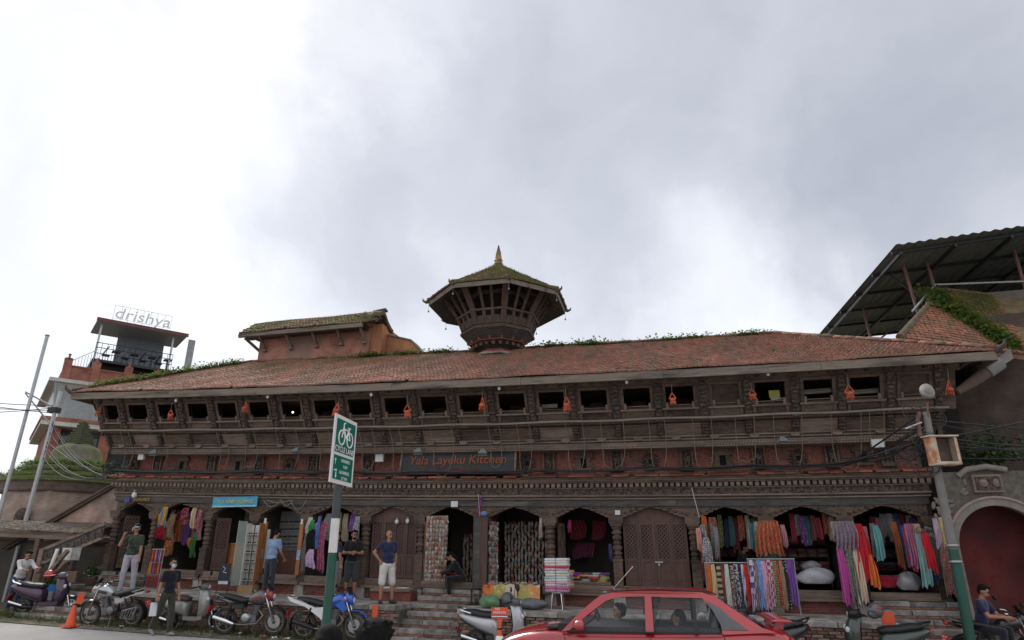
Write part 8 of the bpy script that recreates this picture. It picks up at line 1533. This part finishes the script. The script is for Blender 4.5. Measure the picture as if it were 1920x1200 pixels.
# ---- no parking cones and paddles
def cone(label, loc, board=True, rz=0, paddle=False, band=True):
    t = thing('traffic_cone', label, 'cone', loc, rz)
    part('base', MB().box(-.2, .2, -.2, .2, 0, .04), ORANGE, t); part('body', MB().lathe([(.16, .04), (.15, .06), (.04, .66), (.03, .68)], 18), ORANGE, t); part('collar', MB().lathe([(.05, .62), (.055, .64), (.045, .66)], 14), BLACKP, t)
    if band: part('white_band', MB().lathe([(.113, .28), (.118, .28), (.074, .5), (.07, .5)], 18), WHITEP, t)
    if board:
        part('neck', MB().prism([(-.035, .68), (.035, .68), (.06, .84), (-.06, .84)], -.012, .012), ORANGE, t); part('board', MB().box(-.19, .19, -.012, .012, .84, 1.08), ORANGE, t); part('stripe', MB().box(-.18, .18, -.016, -.0125, .86, .92), mat('stripe_blue', (.06, .1, .4), .5), t); part('stripe', MB().box(-.18, .18, -.0195, -.0165, .88, .9), WHITEP, t); lettering('NO', .075, WHITEP, t, (-.05, -.015, 1.04), extrude=.002); lettering('PARKING', .07, WHITEP, t, (.0, -.015, .97), extrude=.002)
    if paddle: part('board', MB().box(-.09, .09, -.012, .012, .66, .98), ORANGE, t, None, (0, R(8), R(50)))
    return t
cone('plain orange traffic cone with a paddle board by the corner steps', (foot(125, 1176, .02)[0], foot(125, 1176, .02)[1]+.1, .02), False, 0, True, False).scale = (.82, .82, .82)
cone('orange no parking cone with a lettered board before the silver scooter', (-3.8, -4.1, .035), True, R(4)).scale = (.92, .92, .92)
for l, px, py, Y in (('orange no parking paddle standing behind the blue motorcycle', 703, 1148, -2.45), ('orange no parking paddle behind the seat of the black scooter', 1666, 1165, -2.75)):
    p = at(px, py, Y); zf = .08+W(p.x); t = thing('parking_paddle', l, 'sign', (p.x, p.y, 0), R(15), warp=False); part('blade', MB().box(-.13, .13, -.012, .012, p.z-.05, p.z+.17) if px > 1000 else MB().box(-.07, .07, -.012, .012, p.z-.1, p.z+.16), ORANGE, t); part('stem', MB().box(-.04, .04, -.014, .014, zf+.02, p.z-.051), ORANGE, t); part('base', MB().lathe([(.14, zf-.02), (.12, zf+.03), (.05, zf+.05)], 14), BLACKP, t)
# ---- weeds, litter at the foot of the wall
mb = MB()
def f():
    x = random.choice((random.uniform(-15, -6.9), random.uniform(-5.4, 4.2), random.uniform(-22, -15))); y = random.triangular(-3.15, -2.28, -2.4); return (x, y, W(x)+.06)
blades(mb, 5200, f, .16); leaves(mb, 1500, f, .11)
solo('verge_weeds', mb, translucent(mat('verge_green', (.07, .09, .03), .9, .4, 9, c2=(.12, .11, .05), scale2=3)), 'ragged weeds and grass along the foot of the platform wall', 'weeds', warp=False, kind='stuff')
mb = MB()
for _ in range(260):
    x = random.uniform(-17, 4.5); y = random.triangular(-3.2, -2.3, -3.0); s = random.uniform(.01, .035); mb.ell((x, y, W(x)+.04), (s, s*.8, s*.6), 6, 4)
solo('verge_rubble', mb, mat('rubble_grey', (.22, .19, .16), .95, .4, 9), 'loose stones and brick bits on the roadside verge', 'rubble', warp=False, kind='stuff')
for k in range(7):
    x = random.uniform(-15, -6.5); solo('litter_scrap', MB().grid(lambda u, v: ((u-.5)*.12, (v-.5)*.08, .012*math.sin(u*7+v*5)), 4, 4, 0, True, (0, 0, .003)), random.choice((mat('paper_white', (.6, .6, .57), .8, .1), cloth((.4, .05, .08)))), 'crumpled scrap of litter on the roadside verge', 'litter', (x, -3.0+random.uniform(-.2, .3), .1), random.uniform(0, 6), 'litter on the verge')
# a bird on the wing line and a few far wires are too small to build

# ---- things seen inside the gallery windows
def inside(name, label, cat, px, py, Y, mb, m): p = at(px, py, Y); return solo(name, mb, m, label, cat, tuple(p), warp=False)
inside('yellow_notice', 'yellow card notice standing in a gallery window above the scarf arches', 'notice', 1452, 739, -.85, MB().box(-.13, .13, -.01, .01, -.1, .1), mat('yellow_card', (.4, .38, .1), .7))
inside('folded_napkins', 'white folded cloth on the sill by the yellow notice', 'cloth', 1458, 750, -.85, folded(.34, .12, .05, 1), cloth((.5, .5, .5)))
for k, (px, py) in enumerate(((1530, 736), (1625, 736))): inside('rolled_blind', 'pale rolled bamboo blind hung across a gallery window, %s one along from the yellow notice' % ('first', 'second')[k], 'blind', px, py, -.7, MB().tube([(-.36, 0, 0), (.36, 0, .02)], .045, 8).tube([(-.36, .03, .06), (.36, .03, .08)], .03, 8), mat('blind_straw', (.3, .27, .22), .9))
inside('green_panel', 'green painted board inside the gallery window above the slipper shop', 'board', 1034, 735, .2, MB().box(-.3, .3, -.01, .01, -.12, .12), mat('green_board', (.1, .2, .06), .8)); inside('counter_sign', 'carved counter rail inside the gallery window above the slipper shop', 'counter', 1032, 762, -.75, MB().box(-.25, .2, -.02, .02, -.05, .06), mat('straw_board', (.24, .22, .16), .9))
for k, (px, py) in enumerate(((285, 776), (510, 771), (600, 770), (700, 768), (815, 767), (962, 760), (1115, 752), (1195, 748), (1280, 745))):
    p = at(px, py, .0); t = thing('dining_table', 'small dining table inside the gallery, %s windows from the shrine end' % ('two', 'six', 'eight', 'nine', 'eleven', 'thirteen', 'fifteen', 'sixteen', 'seventeen')[k], 'table', (p.x, .15, 5.45)); part('top', MB().box(-.35, .35, -.25, .25, .5, .54), mat('table_cloth_pale', (.35, .3, .26), .9), t); part('pedestal', MB().box(-.04, .04, -.04, .04, 0, .5), WOOD, t)
    part('lamp_shade', MB().lathe([(.16, 1.02), (.05, 1.16), (.01, 1.17)], 12), mat('shade_straw', (.3, .2, .1), .8), t); part('chair_back', MB().box(-.2, .2, .34, .38, .2, .85).box(-.18, -.14, .34, .38, 0, .2).box(.14, .18, .34, .38, 0, .2), DOORW, t)
person('diner in a white cap beside the end gallery window', (at(212, 770, -.3).x, -.15, 5.45), R(30), 1.6, None, SITL, seat=.42, shirt=(.3, .1, .1), hair='short', voxel=.016, extras=lambda B, Hd, T, Rh, order, mats, k: (order.append('cap'), mats.__setitem__('cap', WHITEP), B.ell(Hd(0, .02, .15), (.09*k, .1*k, .07*k), 'cap', Rh)))
